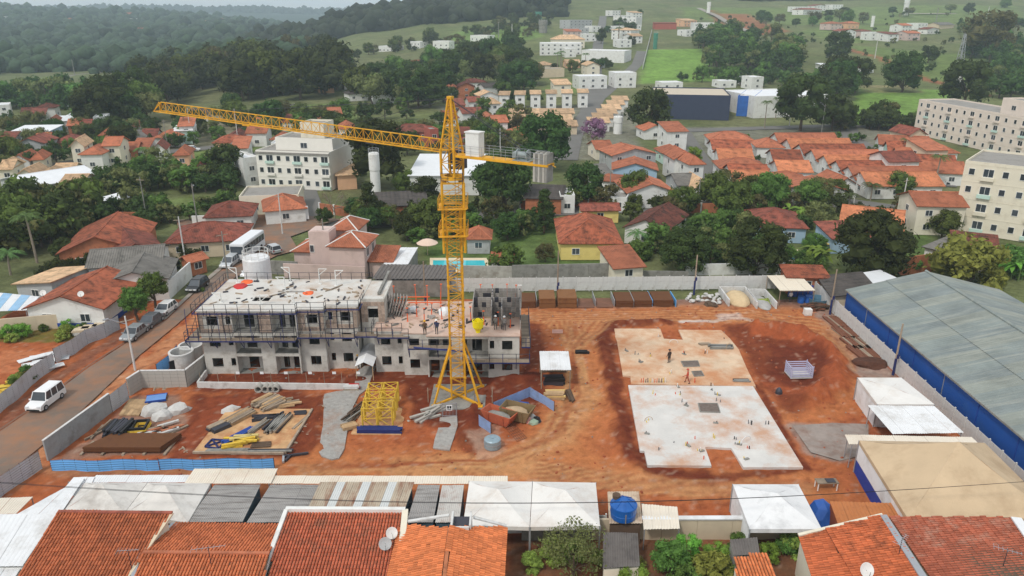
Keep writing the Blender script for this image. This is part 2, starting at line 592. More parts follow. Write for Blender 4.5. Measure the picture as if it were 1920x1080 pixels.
sst = [
 ('poly', C(110, 108, 84), 1.5, 0.7, [(-400, 640), (-100, 560), (225, 592), (280, 540), (420, 480), (380, 460), (-500, 470)]),
 ('poly', C(120, 112, 104), 0.6, 0.7, [(960, 545), (1540, 540), (1545, 577), (1430, 582), (1280, 576), (975, 578)]),
 ('line', TRK, 4.2, 0.85, [(985, 592), (1120, 594), (1300, 588), (1480, 592), (1560, 625)]),
 ('line', TRK, 4.0, 0.8, [(1060, 600), (1095, 640), (1100, 720), (1075, 800), (1000, 860), (900, 880), (640, 878), (540, 890)]),
 ('line', SANDY, 2.2, 0.6, [(1090, 740), (1050, 820), (960, 872), (760, 880)]),
 ('line', TRK, 2.6, 0.8, [(1060, 860), (1200, 905), (1380, 905), (1520, 915)]),
 ('line', SANDY, 1.5, 0.45, [(1000, 882), (1160, 905), (1330, 915)]),
 ('line', TRK, 3.0, 0.6, [(1560, 640), (1610, 700), (1580, 760), (1480, 790)]),
 ('line', REDD, 1.2, 0.9, [(1255, 603), (1150, 608), (1136, 640), (1150, 720), (1170, 800), (1190, 860), (1230, 885), (1330, 895)]),
 ('poly', REDD, 1.5, 0.75, [(1370, 612), (1470, 604), (1560, 650), (1590, 700), (1545, 750), (1480, 770), (1430, 700)]),
 ('line', RED, 1.4, 0.9, [(1420, 625), (1500, 632), (1560, 672), (1560, 720), (1500, 745), (1455, 715)]),
 ('line', C(168, 92, 54), 0.8, 0.7, [(1400, 615), (1510, 622), (1580, 672), (1585, 722), (1520, 765)]),
 ('poly', C(96, 44, 30), 1.2, 0.7, [(1455, 655), (1520, 650), (1545, 690), (1510, 722), (1450, 715)]),
 ('poly', REDD, 1.0, 0.8, [(375, 742), (560, 738), (600, 752), (585, 850), (330, 855)]),
 ('poly', C(140, 72, 46), 0.8, 0.8, [(400, 745), (460, 748), (380, 850), (330, 850)]),
 ('poly', REDD, 1.0, 0.85, [(372, 706), (600, 700), (690, 704), (740, 700), (960, 700), (1010, 700), (1010, 760), (960, 780), (850, 800), (790, 800), (760, 720), (600, 728), (372, 730)]),
 ('poly', C(104, 50, 34), 0.8, 0.8, [(985, 610), (1012, 610), (1010, 720), (990, 720)]),
 ('poly', REDD, 0.7, 0.7, [(860, 800), (890, 770), (905, 820), (885, 850), (858, 840)]),
 ('line', REDD, 0.7, 0.8, [(1300, 895), (1420, 890), (1505, 880)]),
 ('line', REDD, 0.5, 0.9, [(1420, 725), (1512, 880)]),
 ('poly', PALE, 0.5, 0.45, [(880, 812), (925, 800), (945, 850), (900, 862)]),
 ('poly', GREYD, 0.6, 0.8, [(1480, 800), (1560, 796), (1625, 800), (1620, 850), (1570, 865), (1520, 850)]),
 ('line', C(205, 198, 192), 0.45, 0.9, [(1280, 603), (1340, 602), (1365, 592), (1400, 600), (1420, 606)]),
 ('poly', C(215, 210, 205), 0.4, 0.8, [(1345, 590), (1385, 588), (1390, 598), (1350, 600)]),
 ('poly', GREYD, 0.8, 0.8, [(1530, 580), (1560, 575), (1668, 705), (1620, 712), (1570, 640)]),
 ('poly', C(140, 118, 104), 0.6, 0.7, [(205, 800), (255, 745), (330, 745), (345, 790), (310, 845), (170, 855), (120, 860)]),
 ('line', C(170, 118, 84), 1.0, 0.7, [(60, 880), (120, 885), (300, 880), (520, 884)]),
 ('line', C(186, 130, 92), 1.3, 0.8, [(20, 905), (100, 820), (200, 735), (300, 660), (360, 610), (400, 560)]),
 ('line', C(126, 84, 66), 1.2, 0.8, [(0, 800), (100, 715), (240, 620), (300, 590)]),
 ('poly', C(186, 118, 80), 0.6, 0.7, [(0, 660), (100, 660), (105, 690), (0, 700)]),
 ('poly', C(82, 104, 48), 0.6, 0.7, [(0, 610), (150, 612), (180, 600), (215, 600), (140, 640), (0, 640)]),
 ('poly', C(74, 92, 44), 0.4, 0.8, [(0, 730), (60, 700), (90, 690), (60, 720), (0, 760)]),
 ('poly', C(96, 78, 60), 0.8, 0.7, [(960, 1010), (1500, 1010), (1500, 1100), (960, 1100)]),
]
for k_ in range(26):
 u0, v0 = 1000 + 90 * math.sin(k_ * 1.7), 600 + k_ * 11
 sst.append(('line', SANDY if k_ % 2 else C(150, 84, 52), .28, .5, [(1010 + k_ * 6, 600), (1078 + 14 * math.sin(k_), 660), (1085 + 22 * math.sin(k_ * 2.1), 740), (1040 + 30 * math.sin(k_ * 1.3), 820), (930 + 20 * math.sin(k_), 868 + 6 * math.sin(k_ * 3)), (560, 872 + k_ * .8)]))
for k_ in range(10):
 sst.append(('line', SANDY if k_ % 2 else C(140, 76, 48), .25, .5, [(1000, 862 + k_ * 4), (1180, 896 + k_ * 3), (1360, 900 + k_ * 3), (1520, 905 + k_ * 2)]))
 sst.append(('line', SANDY if k_ % 2 else C(146, 78, 48), .3, .5, [(990, 584 + k_ * 2), (1200, 582 + k_ * 2), (1400, 580 + k_ * 2.4), (1540, 598 + k_ * 3), (1605, 660 + k_ * 4)]))
 sst.append(('line', C(92, 44, 30) if k_ % 2 else C(150, 80, 50), .3, .5, [(470 + k_ * 6, 742), (400 + k_ * 10, 800), (345 + k_ * 12, 852)]))
scol = paint(scol, Xs, Ys, sst, warp=1.1, ws=0.45)
speck = fbm(Xs * 1.9, Ys * 1.9, 3)
kk = np.clip((speck - 0.70) * 5, 0, 0.3)[..., None]
scol = scol * (1 - kk) + np.array(PALE) * kk
kk = np.clip((0.33 - speck) * 8, 0, 0.4)[..., None]
scol = scol * (1 - kk) + np.array(REDD) * kk
Zs = (fbm(Xs * 0.5, Ys * 0.5, 5) - 0.5) * 0.20
def bump_line(pts, wd, h):
 global Zs
 pw = px(pts)
 d = seg_dist(Xs + (fbm(Xs * .6, Ys * .6) - .5) * 1.5, Ys, pw)
 Zs = Zs + h * np.clip(1 - d / wd, 0, 1) ** 1.5 * (0.6 + 0.8 * fbm(Xs * 0.8, Ys * 0.8))
bump_line([(1420, 618), (1500, 626), (1560, 668), (1565, 715), (1510, 755)], 2.6, 1.5)
bump_line([(1250, 604), (1150, 608), (1130, 650), (1144, 730), (1172, 850), (1200, 890)], 1.3, 0.55)
bump_line([(760, 722), (770, 790), (835, 800)], 1.2, 0.4)
bump_line([(905, 735), (945, 712), (1000, 706)], 1.2, 0.5)
bump_line([(860, 835), (885, 790), (890, 760)], 1.0, 0.45)
bump_line([(390, 722), (600, 716), (680, 712)], 0.9, 0.5)
bump_line([(1040, 640), (1040, 720), (1020, 780)], 1.5, 0.15)
bump_line([(600, 742), (590, 850)], 0.7, 0.35)
rutx = np.sin(seg_dist(Xs, Ys, px([(1060, 600), (1095, 640), (1100, 720), (1075, 800), (1000, 860), (900, 880), (540, 890)])) * 3.2)
Zs = Zs + 0.03 * rutx
edge = np.minimum.reduce([Xs + 72, 72 - Xs, Ys - 38, 104 - Ys])
Zs = np.where(edge < 1.0, -0.3, np.maximum(Zs, -0.08)) + 0.02
grid_obj('site_ground', Xs, Ys, Zs, scol, earth_mat('site_soil', fine=1.2, fvar=0.17, bump=0.7, bs=2.5, coarse=0.3, dist=0.12), 'structure')
def strip_px(name, pts, width, mat, dz, kind='structure', sub=3.0):
 """road ribbon along picture points lying on the ground"""
 P = [G(u, v) for u, v in pts]
 Q = []
 for a, b in zip(P[:-1], P[1:]):
  n = max(1, int((b - a).length / sub))
  for i in range(n):
   Q.append(a.lerp(b, i / n))
 Q.append(P[-1])
 vs, fs = [], []
 for i, p in enumerate(Q):
  d = (Q[min(i + 1, len(Q) - 1)] - Q[max(i - 1, 0)])
  d.z = 0
  d.normalize()
  s = Vector((-d.y, d.x, 0)) * width / 2
  for q in (p - s, p, p + s):
   vs.append((q.x, q.y, terr(q.x, q.y) + dz))
  if i:
   k = 3 * i
   fs += [(k - 3, k - 2, k + 1, k), (k - 2, k - 1, k + 2, k + 1)]
 mb = MB().add(vs, fs)
 return mb.build(name, mat, kind=kind)
def poly_px(name, pts, mat, dz, kind='structure', thick=0.0):
 P = [G(u, v) for u, v in pts]
 mb = MB()
 if thick:
  mb.prism([(p.x, p.y) for p in P], dz - thick, dz)
 else:
  xy = [(p.x, p.y, terr(p.x, p.y) + dz) for p in P]
  a = sum(xy[i][0] * xy[(i + 1) % len(xy)][1] - xy[(i + 1) % len(xy)][0] * xy[i][1] for i in range(len(xy)))
  mb.add(xy if a > 0 else xy[::-1], [tuple(range(len(xy)))])
 return mb.build(name, mat, kind=kind)
ASPH = M('asphalt_dusty', C(122, 106, 94), rough=0.9, var=0.16, scale=0.25, bump=0.25, bscale=6, dirt=(C(160, 112, 80), 0.55, 0.16))
ASPF = M('asphalt_far', C(112, 110, 106), rough=0.9, var=0.12, scale=0.1)
PAVM = M('pavement_concrete', C(150, 142, 132), rough=0.9, var=0.15, scale=0.4, dirt=(C(130, 95, 75), 0.35, 0.5))
KERB = M('kerb_concrete', C(120, 92, 76), var=0.2, scale=1.0)
poly_px('street', [(-120, 930), (-10, 818), (70, 764), (165, 692), (245, 640), (312, 602), (372, 545), (425, 500), (447, 474), (442, 452),
    (392, 440), (335, 428), (330, 415), (420, 405), (545, 402), (640, 412), (600, 425), (545, 445), (560, 470), (520, 480),
    (470, 505), (420, 535), (372, 575), (330, 612), (262, 668), (200, 728), (120, 804), (62, 852), (0, 900), (-60, 960)], ASPH, 0.16)
strip_px('kerb', [(-10, 815), (70, 761), (165, 689), (245, 637), (312, 599), (372, 542), (425, 497), (445, 476)], 0.22, KERB, 0.19, sub=2)
poly_px('pavement', [(240, 628), (318, 586), (362, 545), (408, 505), (425, 490), (428, 497), (372, 543), (312, 600), (255, 633)], PAVM, 0.20)
strip_px('street', [(600, 425), (760, 415), (1000, 398), (1250, 388), (1400, 385), (1600, 380), (1740, 400)], 7, ASPF, 0.03)
strip_px('street', [(1345, 385), (1325, 335), (1308, 300), (1290, 270), (1275, 245)], 7, ASPF, 0.05)
strip_px('street', [(1275, 245), (1440, 240), (1560, 236), (1700, 240)], 7, ASPF, 0.07)
strip_px('street', [(1770, 350), (1720, 315), (1640, 285), (1600, 262), (1590, 240)], 6, ASPF, 0.09)
strip_px('street', [(1060, 300), (1075, 250), (1100, 215), (1120, 185), (1195, 120), (1205, 90)], 7, ASPF, 0.05)
strip_px('street', [(1105, 215), (1122, 80), (1128, 50), (1131, 30)], 8, ASPF, 0.11)
strip_px('street', [(-20, 325), (190, 297), (330, 283), (480, 268), (620, 255), (700, 250)], 7, ASPF, 0.05)
strip_px('street', [(300, 318), (420, 298), (470, 290), (560, 330), (585, 410)], 6, ASPF, 0.08)
strip_px('street', [(440, 220), (500, 205), (560, 195)], 6, ASPF, 0.07)
strip_px('street', [(960, 85), (985, 70), (1000, 62)], 7, ASPF, 0.10)
strip_px('street', [(1310, 15), (1345, 30), (1410, 62)], 7, M('road_pale', C(150, 142, 132), var=0.1), 0.14)
strip_px('street', [(1690, 25), (1800, 26), (1930, 30)], 9, M('road_pale'), 0.14)
# ------------------------------------------------------------------ trees: prototypes share their meshes with all copies
def leaf_mat(name, col, hv=0.25, rough=0.75):
 m = bpy.data.materials.new(name)
 MATS[name] = m
 m.use_nodes = True
 nt = m.node_tree
 b = nt.nodes['Principled BSDF']
 b.inputs['Roughness'].default_value = rough
 b.inputs['Specular IOR Level'].default_value = 0.15
 L = nt.links.new
 gi = N(nt, 'ShaderNodeNewGeometry')
 oi = N(nt, 'ShaderNodeObjectInfo')
 tc = N(nt, 'ShaderNodeTexCoord')
 nz = N(nt, 'ShaderNodeTexNoise')
 nz.inputs['Scale'].default_value = 0.45
 nz.inputs['Detail'].default_value = 3
 L(tc.outputs['Object'], nz.inputs['Vector'])
 val = None
 for s, lo, hi in ((gi.outputs['Random Per Island'], 1 - hv, 1 + hv), (oi.outputs['Random'], 0.65, 1.4), (nz.outputs[0], 0.45, 1.6)):
  r = N(nt, 'ShaderNodeMapRange')
  r.inputs[3].default_value = lo
  r.inputs[4].default_value = hi
  L(s, r.inputs[0])
  if val is None:
   val = r.outputs[0]
  else:
   mm = N(nt, 'ShaderNodeMath', operation='MULTIPLY')
   L(val, mm.inputs[0])
   L(r.outputs[0], mm.inputs[1])
   val = mm.outputs[0]
 vm = N(nt, 'ShaderNodeVectorMath', operation='SCALE')
 vm.inputs[0].default_value = col
 L(val, vm.inputs['Scale'])
 hs = N(nt, 'ShaderNodeHueSaturation')
 r = N(nt, 'ShaderNodeMapRange')
 r.inputs[3].default_value = 0.455
 r.inputs[4].default_value = 0.53
 L(oi.outputs['Random'], r.inputs[0])
 L(r.outputs[0], hs.inputs['Hue'])
 L(vm.outputs[0], hs.inputs['Color'])
 L(hs.outputs[0], b.inputs['Base Color'])
 tr = N(nt, 'ShaderNodeBsdfTranslucent')
 L(hs.outputs[0], tr.inputs['Color'])
 ms = N(nt, 'ShaderNodeMixShader')
 ms.inputs[0].default_value = 0.22
 L(b.outputs[0], ms.inputs[1])
 L(tr.outputs[0], ms.inputs[2])
 L(ms.outputs[0], nt.nodes['Material Output'].inputs[0])
 return m
LF = {'dark': leaf_mat('leaf_dark', C(62, 80, 38)), 'mid': leaf_mat('leaf_mid', C(86, 110, 50)), 'olive': leaf_mat('leaf_olive', C(104, 108, 64)),
 'bright': leaf_mat('leaf_bright', C(110, 146, 58)), 'pink': leaf_mat('leaf_pink', C(164, 122, 146)), 'palm': leaf_mat('leaf_palm', C(92, 116, 66)),
 'yellow': leaf_mat('leaf_yellowish', C(136, 148, 70)), 'dry': leaf_mat('leaf_dry', C(116, 102, 86))}
BARK = M('bark', C(98, 84, 70), var=0.25, scale=2.0, bump=0.4)
BARKP = M('bark_pale', C(142, 130, 116), var=0.2, scale=2.0, bump=0.3)
def quads_mesh(name, P, Nn, S, rng, mat, extra=None):
 """many leaf faces: centres P, facing Nn, half-size S"""
 n = len(P)
 rv = rng.normal(size=(n, 3))
 A = np.cross(Nn, rv)
 A /= np.linalg.norm(A, axis=1)[:, None] + 1e-9
 B = np.cross(Nn, A)
 B /= np.linalg.norm(B, axis=1)[:, None] + 1e-9
 S = S[:, None]
 v = np.stack([P - A * S * 1.15, P - B * S * 0.6 + Nn * S * .1, P + A * S * 1.15, P + B * S * 0.6 + Nn * S * .1], 1).reshape(-1, 3)
 f = np.arange(4 * n).reshape(-1, 4)
 if extra is not None:
  ev, ef = extra
  ef = [list(q) for q in (np.array(ef) + len(v))]
  v = np.concatenate([v, ev])
  fl = f.tolist() + ef
 else:
  fl = f.tolist()
 me = bpy.data.meshes.new(name)
 me.from_pydata(v.tolist(), [], fl)
 me.materials.append(mat)
 me.update()
 return me
def ico(sub=1):
 import bmesh
 bm = bmesh.new()
 bmesh.ops.create_icosphere(bm, subdivisions=sub, radius=1)
 v = np.array([p.co[:] for p in bm.verts])
 f = [[q.index for q in p.verts] for p in bm.faces]
 bm.free()
 return v, f
ICO1 = ico(1)
ICO2 = ico(2)
def crown_mesh(seed, R, H, mat, nclump, nleaf, leaf, shape='round', core=0.72, clr=0.34):
 """R crown radius, H crown height; base of crown at z=0"""
 rng = np.random.RandomState(seed)
 cs, rs = [], []
 for i in range(nclump):
  z = rng.uniform(0.08, 0.95)
  if shape == 'round':
   prof = math.sqrt(max(0.02, 1 - (abs(z - 0.42) / 0.58) ** 2.2))
  elif shape == 'flat':
   prof = math.sqrt(max(0.05, 1 - (abs(z - 0.6) / 0.6) ** 2))
  else:
   prof = max(0.12, (1 - z) ** 0.7)
  rad = R * prof * rng.uniform(0.35, 0.80) ** 0.7
  t = rng.uniform(0, 2 * math.pi)
  cs.append((rad * math.cos(t), rad * math.sin(t), H * z))
  rs.append(R * clr * rng.uniform(0.65, 1.25) * (0.8 if shape == 'cone' else 1))
 cs, rs = np.array(cs), np.array(rs)
 P, Nn, S = [], [], []
 ev, ef = [], []
 o = 0
 per = max(8, nleaf // nclump)
 for c, r in zip(cs, rs):
  d = rng.normal(size=(per, 3))
  d[:, 2] = d[:, 2] + 0.35
  d /= np.linalg.norm(d, axis=1)[:, None]
  q = c + d * (r * rng.uniform(0.72, 1.18, per)[:, None]) * np.array([1, 1, 0.8])
  P.append(q)
  nn = d + rng.normal(size=(per, 3)) * 0.55
  Nn.append(nn / np.linalg.norm(nn, axis=1)[:, None])
  S.append(leaf * rng.uniform(0.6, 1.3, per))
  if core:
   v, f = ICO1
   vv = v * (r * core) * np.array([1, 1, 0.8]) * (1 + 0.25 * rng.normal(size=(len(v), 1))) + c
   ev.append(vv)
   ef += [[k + o for k in q2] for q2 in f]
   o += len(v)
 return quads_mesh('crown', np.concatenate(P), np.concatenate(Nn), np.concatenate(S), rng, mat,
     (np.concatenate(ev), ef) if core else None), cs, rs
def limb_path(mb, a, b, r0, r1, rng, seg=4, wob=0.12, n=5):
 a, b = Vector(a), Vector(b)
 L = (b - a).length
 p, pr = a, r0
 for i in range(1, seg + 1):
  t = i / seg
  q = a.lerp(b, t) + Vector(rng.normal(size=3)) * L * wob * (0 if i == seg else 1) * 0.4
  r = r0 + (r1 - r0) * t
  mb.tube(p, q, pr, n, r, cap=False)
  p, pr = q, r
 return p
PROTO = {}
def make_tree(key, seed, R, H, trunk, mat, nclump=26, nleaf=1500, leaf=0.32, shape='round', bark=None, tr=0.22, core=0.72, clr=0.34):
 me, cs, rs = crown_mesh(seed, R, H, LF[mat], nclump, nleaf, leaf, shape, core, clr)
 me.transform(Matrix.Translation((0, 0, trunk)))
 rng = np.random.RandomState(seed + 1)
 mb = MB()
 top = limb_path(mb, (0, 0, -0.3), (rng.normal() * .2, rng.normal() * .2, trunk + H * 0.35), tr * 1.4, tr * 0.7, rng, 4, 0.06, 7)
 for i in range(7):
  c = cs[rng.randint(len(cs))]
  limb_path(mb, (0, 0, trunk * rng.uniform(0.7, 1.1)), (c[0] * .8, c[1] * .8, c[2] + trunk), tr * 0.55, tr * 0.12, rng, 3, 0.15, 5)
 PROTO[key] = (me, mb.mesh('trunk', bark or BARK), trunk + H, R)
def make_bare(key, seed, R, H, mat='dry', nleaf=500):
 rng = np.random.RandomState(seed)
 mb = MB()
 tips = []
 def br(p, d, L, r, lev):
  q = p + d * L
  limb_path(mb, p, q, r, r * 0.6, rng, 2, 0.12, 4 if lev else 6)
  if lev >= 4:
   tips.append(q)
   return
  for i in range(3 if lev else 4):
   nd = (d + Vector(rng.normal(size=3)) * 0.55 + Vector((0, 0, 0.12))).normalized()
   br(p.lerp(q, rng.uniform(0.6, 1.0)), nd, L * rng.uniform(0.6, 0.78), r * 0.55, lev + 1)
 br(Vector((0, 0, -0.2)), Vector((0.03, 0, 1)), H * 0.36, 0.2, 0)
 t = np.array([tuple(q) for q in tips])
 P = t[rng.randint(len(t), size=nleaf)] + rng.normal(size=(nleaf, 3)) * 0.35
 nn = rng.normal(size=(nleaf, 3))
 nn /= np.linalg.norm(nn, axis=1)[:, None]
 me = quads_mesh('crown', P, nn, rng.uniform(0.06, 0.16, nleaf), rng, LF[mat])
 PROTO[key] = (me, mb.mesh('trunk', BARKP), H, R)
def make_palm(key, seed, H, L, nf=16, droop=1.0, r=0.16):
 rng = np.random.RandomState(seed)
 mb = MB()
 p = Vector((0, 0, -0.2))
 lean = Vector((rng.normal() * 0.3, rng.normal() * 0.3, 0))
 for i in range(6):
  t = (i + 1) / 6
  q = Vector((lean.x * t * t, lean.y * t * t, H * t))
  mb.tube(p, q, r * (1.25 - 0.5 * (t - 1 / 6)), 7, r * (1.25 - 0.5 * t), cap=False)
  p = q
 top = p
 fb = MB()
 for k in range(nf):
  a = 2 * math.pi * k / nf + rng.uniform(-.2, .2)
  up = rng.uniform(0.05, 1.0)
  dirv = Vector((math.cos(a), math.sin(a), 0))
  side = Vector((-math.sin(a), math.cos(a), 0))
  pts = []
  n = 7
  for i in range(n + 1):
   t = i / n
   pts.append(top + dirv * (L * (t - 0.18 * t * t)) + Vector((0, 0, L * (up * 0.75 * t - droop * (0.35 + 0.5 * up) * t * t))))
  for i in range(n):
   wd = L * 0.17 * (math.sin(math.pi * min(1, (i + 0.8) / n)) ** 0.6)
   m0, m1 = pts[i], pts[i + 1]
   for s in (-1, 1):
    for h in (0, 0.5):
     b0 = m0.lerp(m1, h)
     b1 = m0.lerp(m1, h + 0.42)
     tip = b1 + side * s * wd + (m1 - m0) * 0.5 + Vector((0, 0, -wd * rng.uniform(0.3, 0.75)))
     fb.add([b0, b1, tip], [(0, 1, 2)])
   fb.tube(m0, m1, 0.025, 3, cap=False)
 PROTO[key] = (fb.mesh('crown', LF['palm']), mb.mesh('trunk', BARKP), H + L * 0.3, L)
def make_banana(key, seed, H):
 rng = np.random.RandomState(seed)
 mb, fb = MB(), MB()
 for s in range(4):
  bx, by = rng.normal() * 0.7, rng.normal() * 0.7
  h = H * rng.uniform(0.35, 0.55)
  mb.tube((bx, by, -0.1), (bx, by, h), 0.13, 6, 0.08)
  for k in range(7):
   a = rng.uniform(0, 6.28)
   L = H * rng.uniform(0.45, 0.7)
   d = Vector((math.cos(a), math.sin(a), 0))
   sd = Vector((-d.y, d.x, 0))
   up = rng.uniform(0.5, 1.1)
   pt = [Vector((bx, by, h)) + d * L * t + Vector((0, 0, L * (up * t - 0.9 * t * t))) for t in (0, .25, .5, .75, 1)]
   ww = [0.05, 0.3, 0.36, 0.28, 0.03]
   for i in range(4):
    fb.add([pt[i] - sd * ww[i], pt[i + 1] - sd * ww[i + 1], pt[i + 1], pt[i]], [(0, 1, 2, 3)])
    fb.add([pt[i], pt[i + 1], pt[i + 1] + sd * ww[i + 1] + Vector((0, 0, .06)), pt[i] + sd * ww[i] + Vector((0, 0, .06))], [(0, 1, 2, 3)])
 PROTO[key] = (fb.mesh('crown', LF['bright']), mb.mesh('trunk', M('banana_stem', C(110, 130, 80))), H, H * 0.6)
make_tree('dark1', 1, 5.0, 7.5, 2.0, 'dark', 34, 2600, 0.34)
make_tree('dark2', 2, 5.0, 6.5, 1.6, 'dark', 30, 2200, 0.34)
make_tree('dark3', 3, 5.0, 8.5, 2.2, 'dark', 36, 2600, 0.34)
make_tree('mid1', 4, 5.0, 7.0, 1.8, 'mid', 30, 2200, 0.33)
make_tree('mid2', 5, 5.0, 6.0, 1.8, 'mid', 26, 2000, 0.33)
make_tree('olive1', 6, 5.0, 6.5, 1.8, 'olive', 26, 1900, 0.30, core=0.6)
make_tree('flat1', 7, 5.0, 4.2, 3.0, 'olive', 26, 1900, 0.30, shape='flat', core=0.6)
make_tree('bright1', 8, 5.0, 7.0, 1.4, 'bright', 26, 2000, 0.32)
make_tree('pink1', 9, 5.0, 5.5, 3.0, 'pink', 24, 1700, 0.30, core=0.5)
make_tree('mango', 10, 5.0, 8.2, 1.0, 'dark', 60, 5200, 0.24, clr=0.27)
make_tree('mangom', 12, 5.0, 7.6, 0.8, 'mid', 56, 5000, 0.24, clr=0.27)
make_tree('cone', 13, 3.2, 11.0, 0.9, 'dark', 44, 3200, 0.26, shape='cone', clr=0.42)
make_tree('lolli', 14, 5.0, 8.5, 5.2, 'mid', 44, 3400, 0.36, clr=0.32, tr=0.4)
make_tree('shrub', 15, 5.0, 6.5, 0.2, 'mid', 24, 1700, 0.42, clr=0.36)
make_tree('shruby', 16, 5.0, 6.0, 0.2, 'yellow', 26, 1900, 0.40, clr=0.34)
make_tree('airy', 17, 5.0, 7.5, 1.6, 'olive', 30, 2600, 0.20, core=0.0, clr=0.36)
make_bare('bare1', 18, 5.0, 9.0)
make_bare('bare2', 19, 5.0, 8.0, 'olive', 900)
make_palm('palm1', 20, 7.0, 2.8)
make_palm('palm2', 21, 9.0, 2.6, 18)
make_palm('coco', 22, 4.0, 3.4, 18, 0.9)
make_banana('banana', 23, 4.0)
def tree(key, u, v, wpx, label, group=None, name='tree', hk=1.0, cat='tree', at=None):
 """tree standing on the ground at picture position (u, v); crown as wide as wpx picture pixels at that distance"""
 me_c, me_t, H, R = PROTO[key]
 p = at or G(u, v)
 dist = (p - Vector((0, 0, CAMZ))).length
 s = wpx * dist / FPX / (2 * R)
 mw = Matrix.Translation(p) @ Matrix.Rotation(RN.uniform(0, 6.28), 4, 'Z') @ Matrix.Diagonal((s, s, s * hk, 1))
 o = thing(name, label, cat, mw, group)
 put('trunk', me_t, o, mw)
 put('crown', me_c, o, mw)
 return o
# ------------------------------------------------------------------ shared pieces
def PV(u, v, y):
 """point on the upright plane at distance y seen at (u, v)"""
 x = (u - 960) / FPX
 t = (540 - v) / FPX
 d = Vector((x, CT + t * ST, -ST + t * CT))
 k = y / d.y
 return Vector((d.x * k, y, CAMZ + d.z * k))
CONC = M('concrete_raw', C(176, 172, 164), var=0.14, scale=0.5, bump=0.2, bscale=5, dirt=(C(128, 118, 106), 0.45, 0.6))
CONW = M('concrete_white', C(206, 203, 197), var=0.10, scale=0.4, dirt=(C(176, 148, 122), 0.40, 0.30), bump=0.15)
CONG = M('concrete_grey', C(140, 138, 132), var=0.18, scale=0.7, dirt=(C(90, 86, 80), 0.4, 0.9), bump=0.2)
CONP = M('concrete_panel', C(208, 207, 204), var=0.10, scale=1.2, dirt=(C(140, 130, 120), 0.3, 1.0))
WHITE = M('paint_white', C(226, 226, 222), rough=0.6, var=0.06, scale=0.6, dirt=(C(170, 162, 150), 0.3, 0.5))
WHITER = M('paint_white_roof', C(226, 227, 228), rough=0.5, var=0.06, scale=0.4, dirt=(C(186, 182, 176), 0.42, 0.5))
CREAM = M('paint_cream', C(226, 218, 198), rough=0.8, var=0.05, scale=0.4, dirt=(C(180, 168, 148), 0.3, 0.4))
DARK = M('dark_opening', C(34, 33, 34), rough=0.5, var=0.2)
GLASS = M('window_glass', C(58, 64, 70), rough=0.12, var=0.3, spec=0.6, rnd=0.6)
NAVY = M('scaffold_navy', C(44, 52, 104), rough=0.6, var=0.2, scale=1.5, metal=0.2)
STEEL = M('steel_dark', C(74, 74, 82), rough=0.55, var=0.2, metal=0.5)
STEELL = M('steel_light', C(176, 178, 182), rough=0.45, var=0.12, metal=0.5)
WOOD = M('timber', C(178, 148, 112), var=0.25, scale=1.5, rnd=0.2)
WOODG = M('timber_weathered', C(150, 134, 116), var=0.25, scale=1.5, rnd=0.25)
WOODD = M('timber_dark', C(92, 74, 60), var=0.25, scale=1.5, rnd=0.2)
YEL = M('crane_yellow', C(222, 164, 38), rough=0.5, var=0.12, scale=0.8, dirt=(C(150, 96, 30), 0.35, 1.0))
YELM = M('mast_yellow', C(222, 186, 66), rough=0.55, var=0.14, scale=0.8, dirt=(C(150, 110, 50), 0.35, 1.0))
BLUE = M('paint_blue', C(38, 72, 150), rough=0.6, var=0.12, scale=0.4)
BLUEL = M('sheet_blue', C(104, 172, 232), rough=0.5, var=0.12, scale=0.6)
ORAN = M('paint_orange', C(232, 104, 52), rough=0.6, var=0.15)
REDP = M('paint_red', C(190, 50, 48), rough=0.6, var=0.15)
PLY = M('plywood_brown', C(104, 66, 38), var=0.25, scale=1.2, dirt=(C(70, 40, 26), 0.4, 1.2))
BRICK = M('brick_orange', C(178, 112, 80), var=0.2, scale=1.0, dirt=(C(120, 80, 62), 0.3, 1.5))
SIGNW = M('sign_white', C(238, 238, 238), rough=0.6, var=0.02)
BLACK = M('black_plastic', C(32, 32, 34), rough=0.5, var=0.2)
GRAV = M('gravel_grey', C(158, 155, 150), var=0.22, scale=3.0, bump=0.8, bscale=9, dirt=(C(150, 110, 85), 0.3, 0.4))
OSB = M('site_slab_sandy', C(200, 160, 116), var=0.2, scale=0.8, dirt=(C(164, 98, 60), 0.5, 0.5), bump=0.3)
def wall_holes(mb, x0, x1, z0, z1, y0, y1, holes):
 """wall box with rectangular openings (hx0,hx1,hz0,hz1)"""
 xs = sorted(set([x0, x1] + [h for q in holes for h in q[:2]]))
 for a, b in zip(xs[:-1], xs[1:]):
  hs = sorted([(q[2], q[3]) for q in holes if q[0] < (a + b) / 2 < q[1]])
  z = z0
  for p, q in hs:
   if p > z:
    mb.box(a, b, y0, y1, z, p)
   z = q
  if z1 > z:
   mb.box(a, b, y0, y1, z, z1)
def corr_mesh(mb, a, b, c, d, pitch, amp):
 """ribbed sheet: a->b across the ribs, a->d along them (c over b)"""
 a, b, c, d = map(Vector, (a, b, c, d))
 n = max(2, int(round((b - a).length / pitch)))
 nrm = (b - a).cross(d - a).normalized()
 if nrm.z < 0:
  nrm = -nrm
 vs, fs = [], []
 prof = [(0.0, 0), (0.3, 0), (0.45, 1), (0.85, 1)]
 ts = [((i + p) / n, h) for i in range(n) for p, h in prof] + [(1.0, 0)]
 for t, h in ts:
  vs.append(a.lerp(b, t) + nrm * amp * h)
  vs.append(d.lerp(c, t) + nrm * amp * h)
 for i in range(len(ts) - 1):
  fs.append((2 * i, 2 * i + 2, 2 * i + 3, 2 * i + 1))
 mb.add(vs, fs)
 return mb
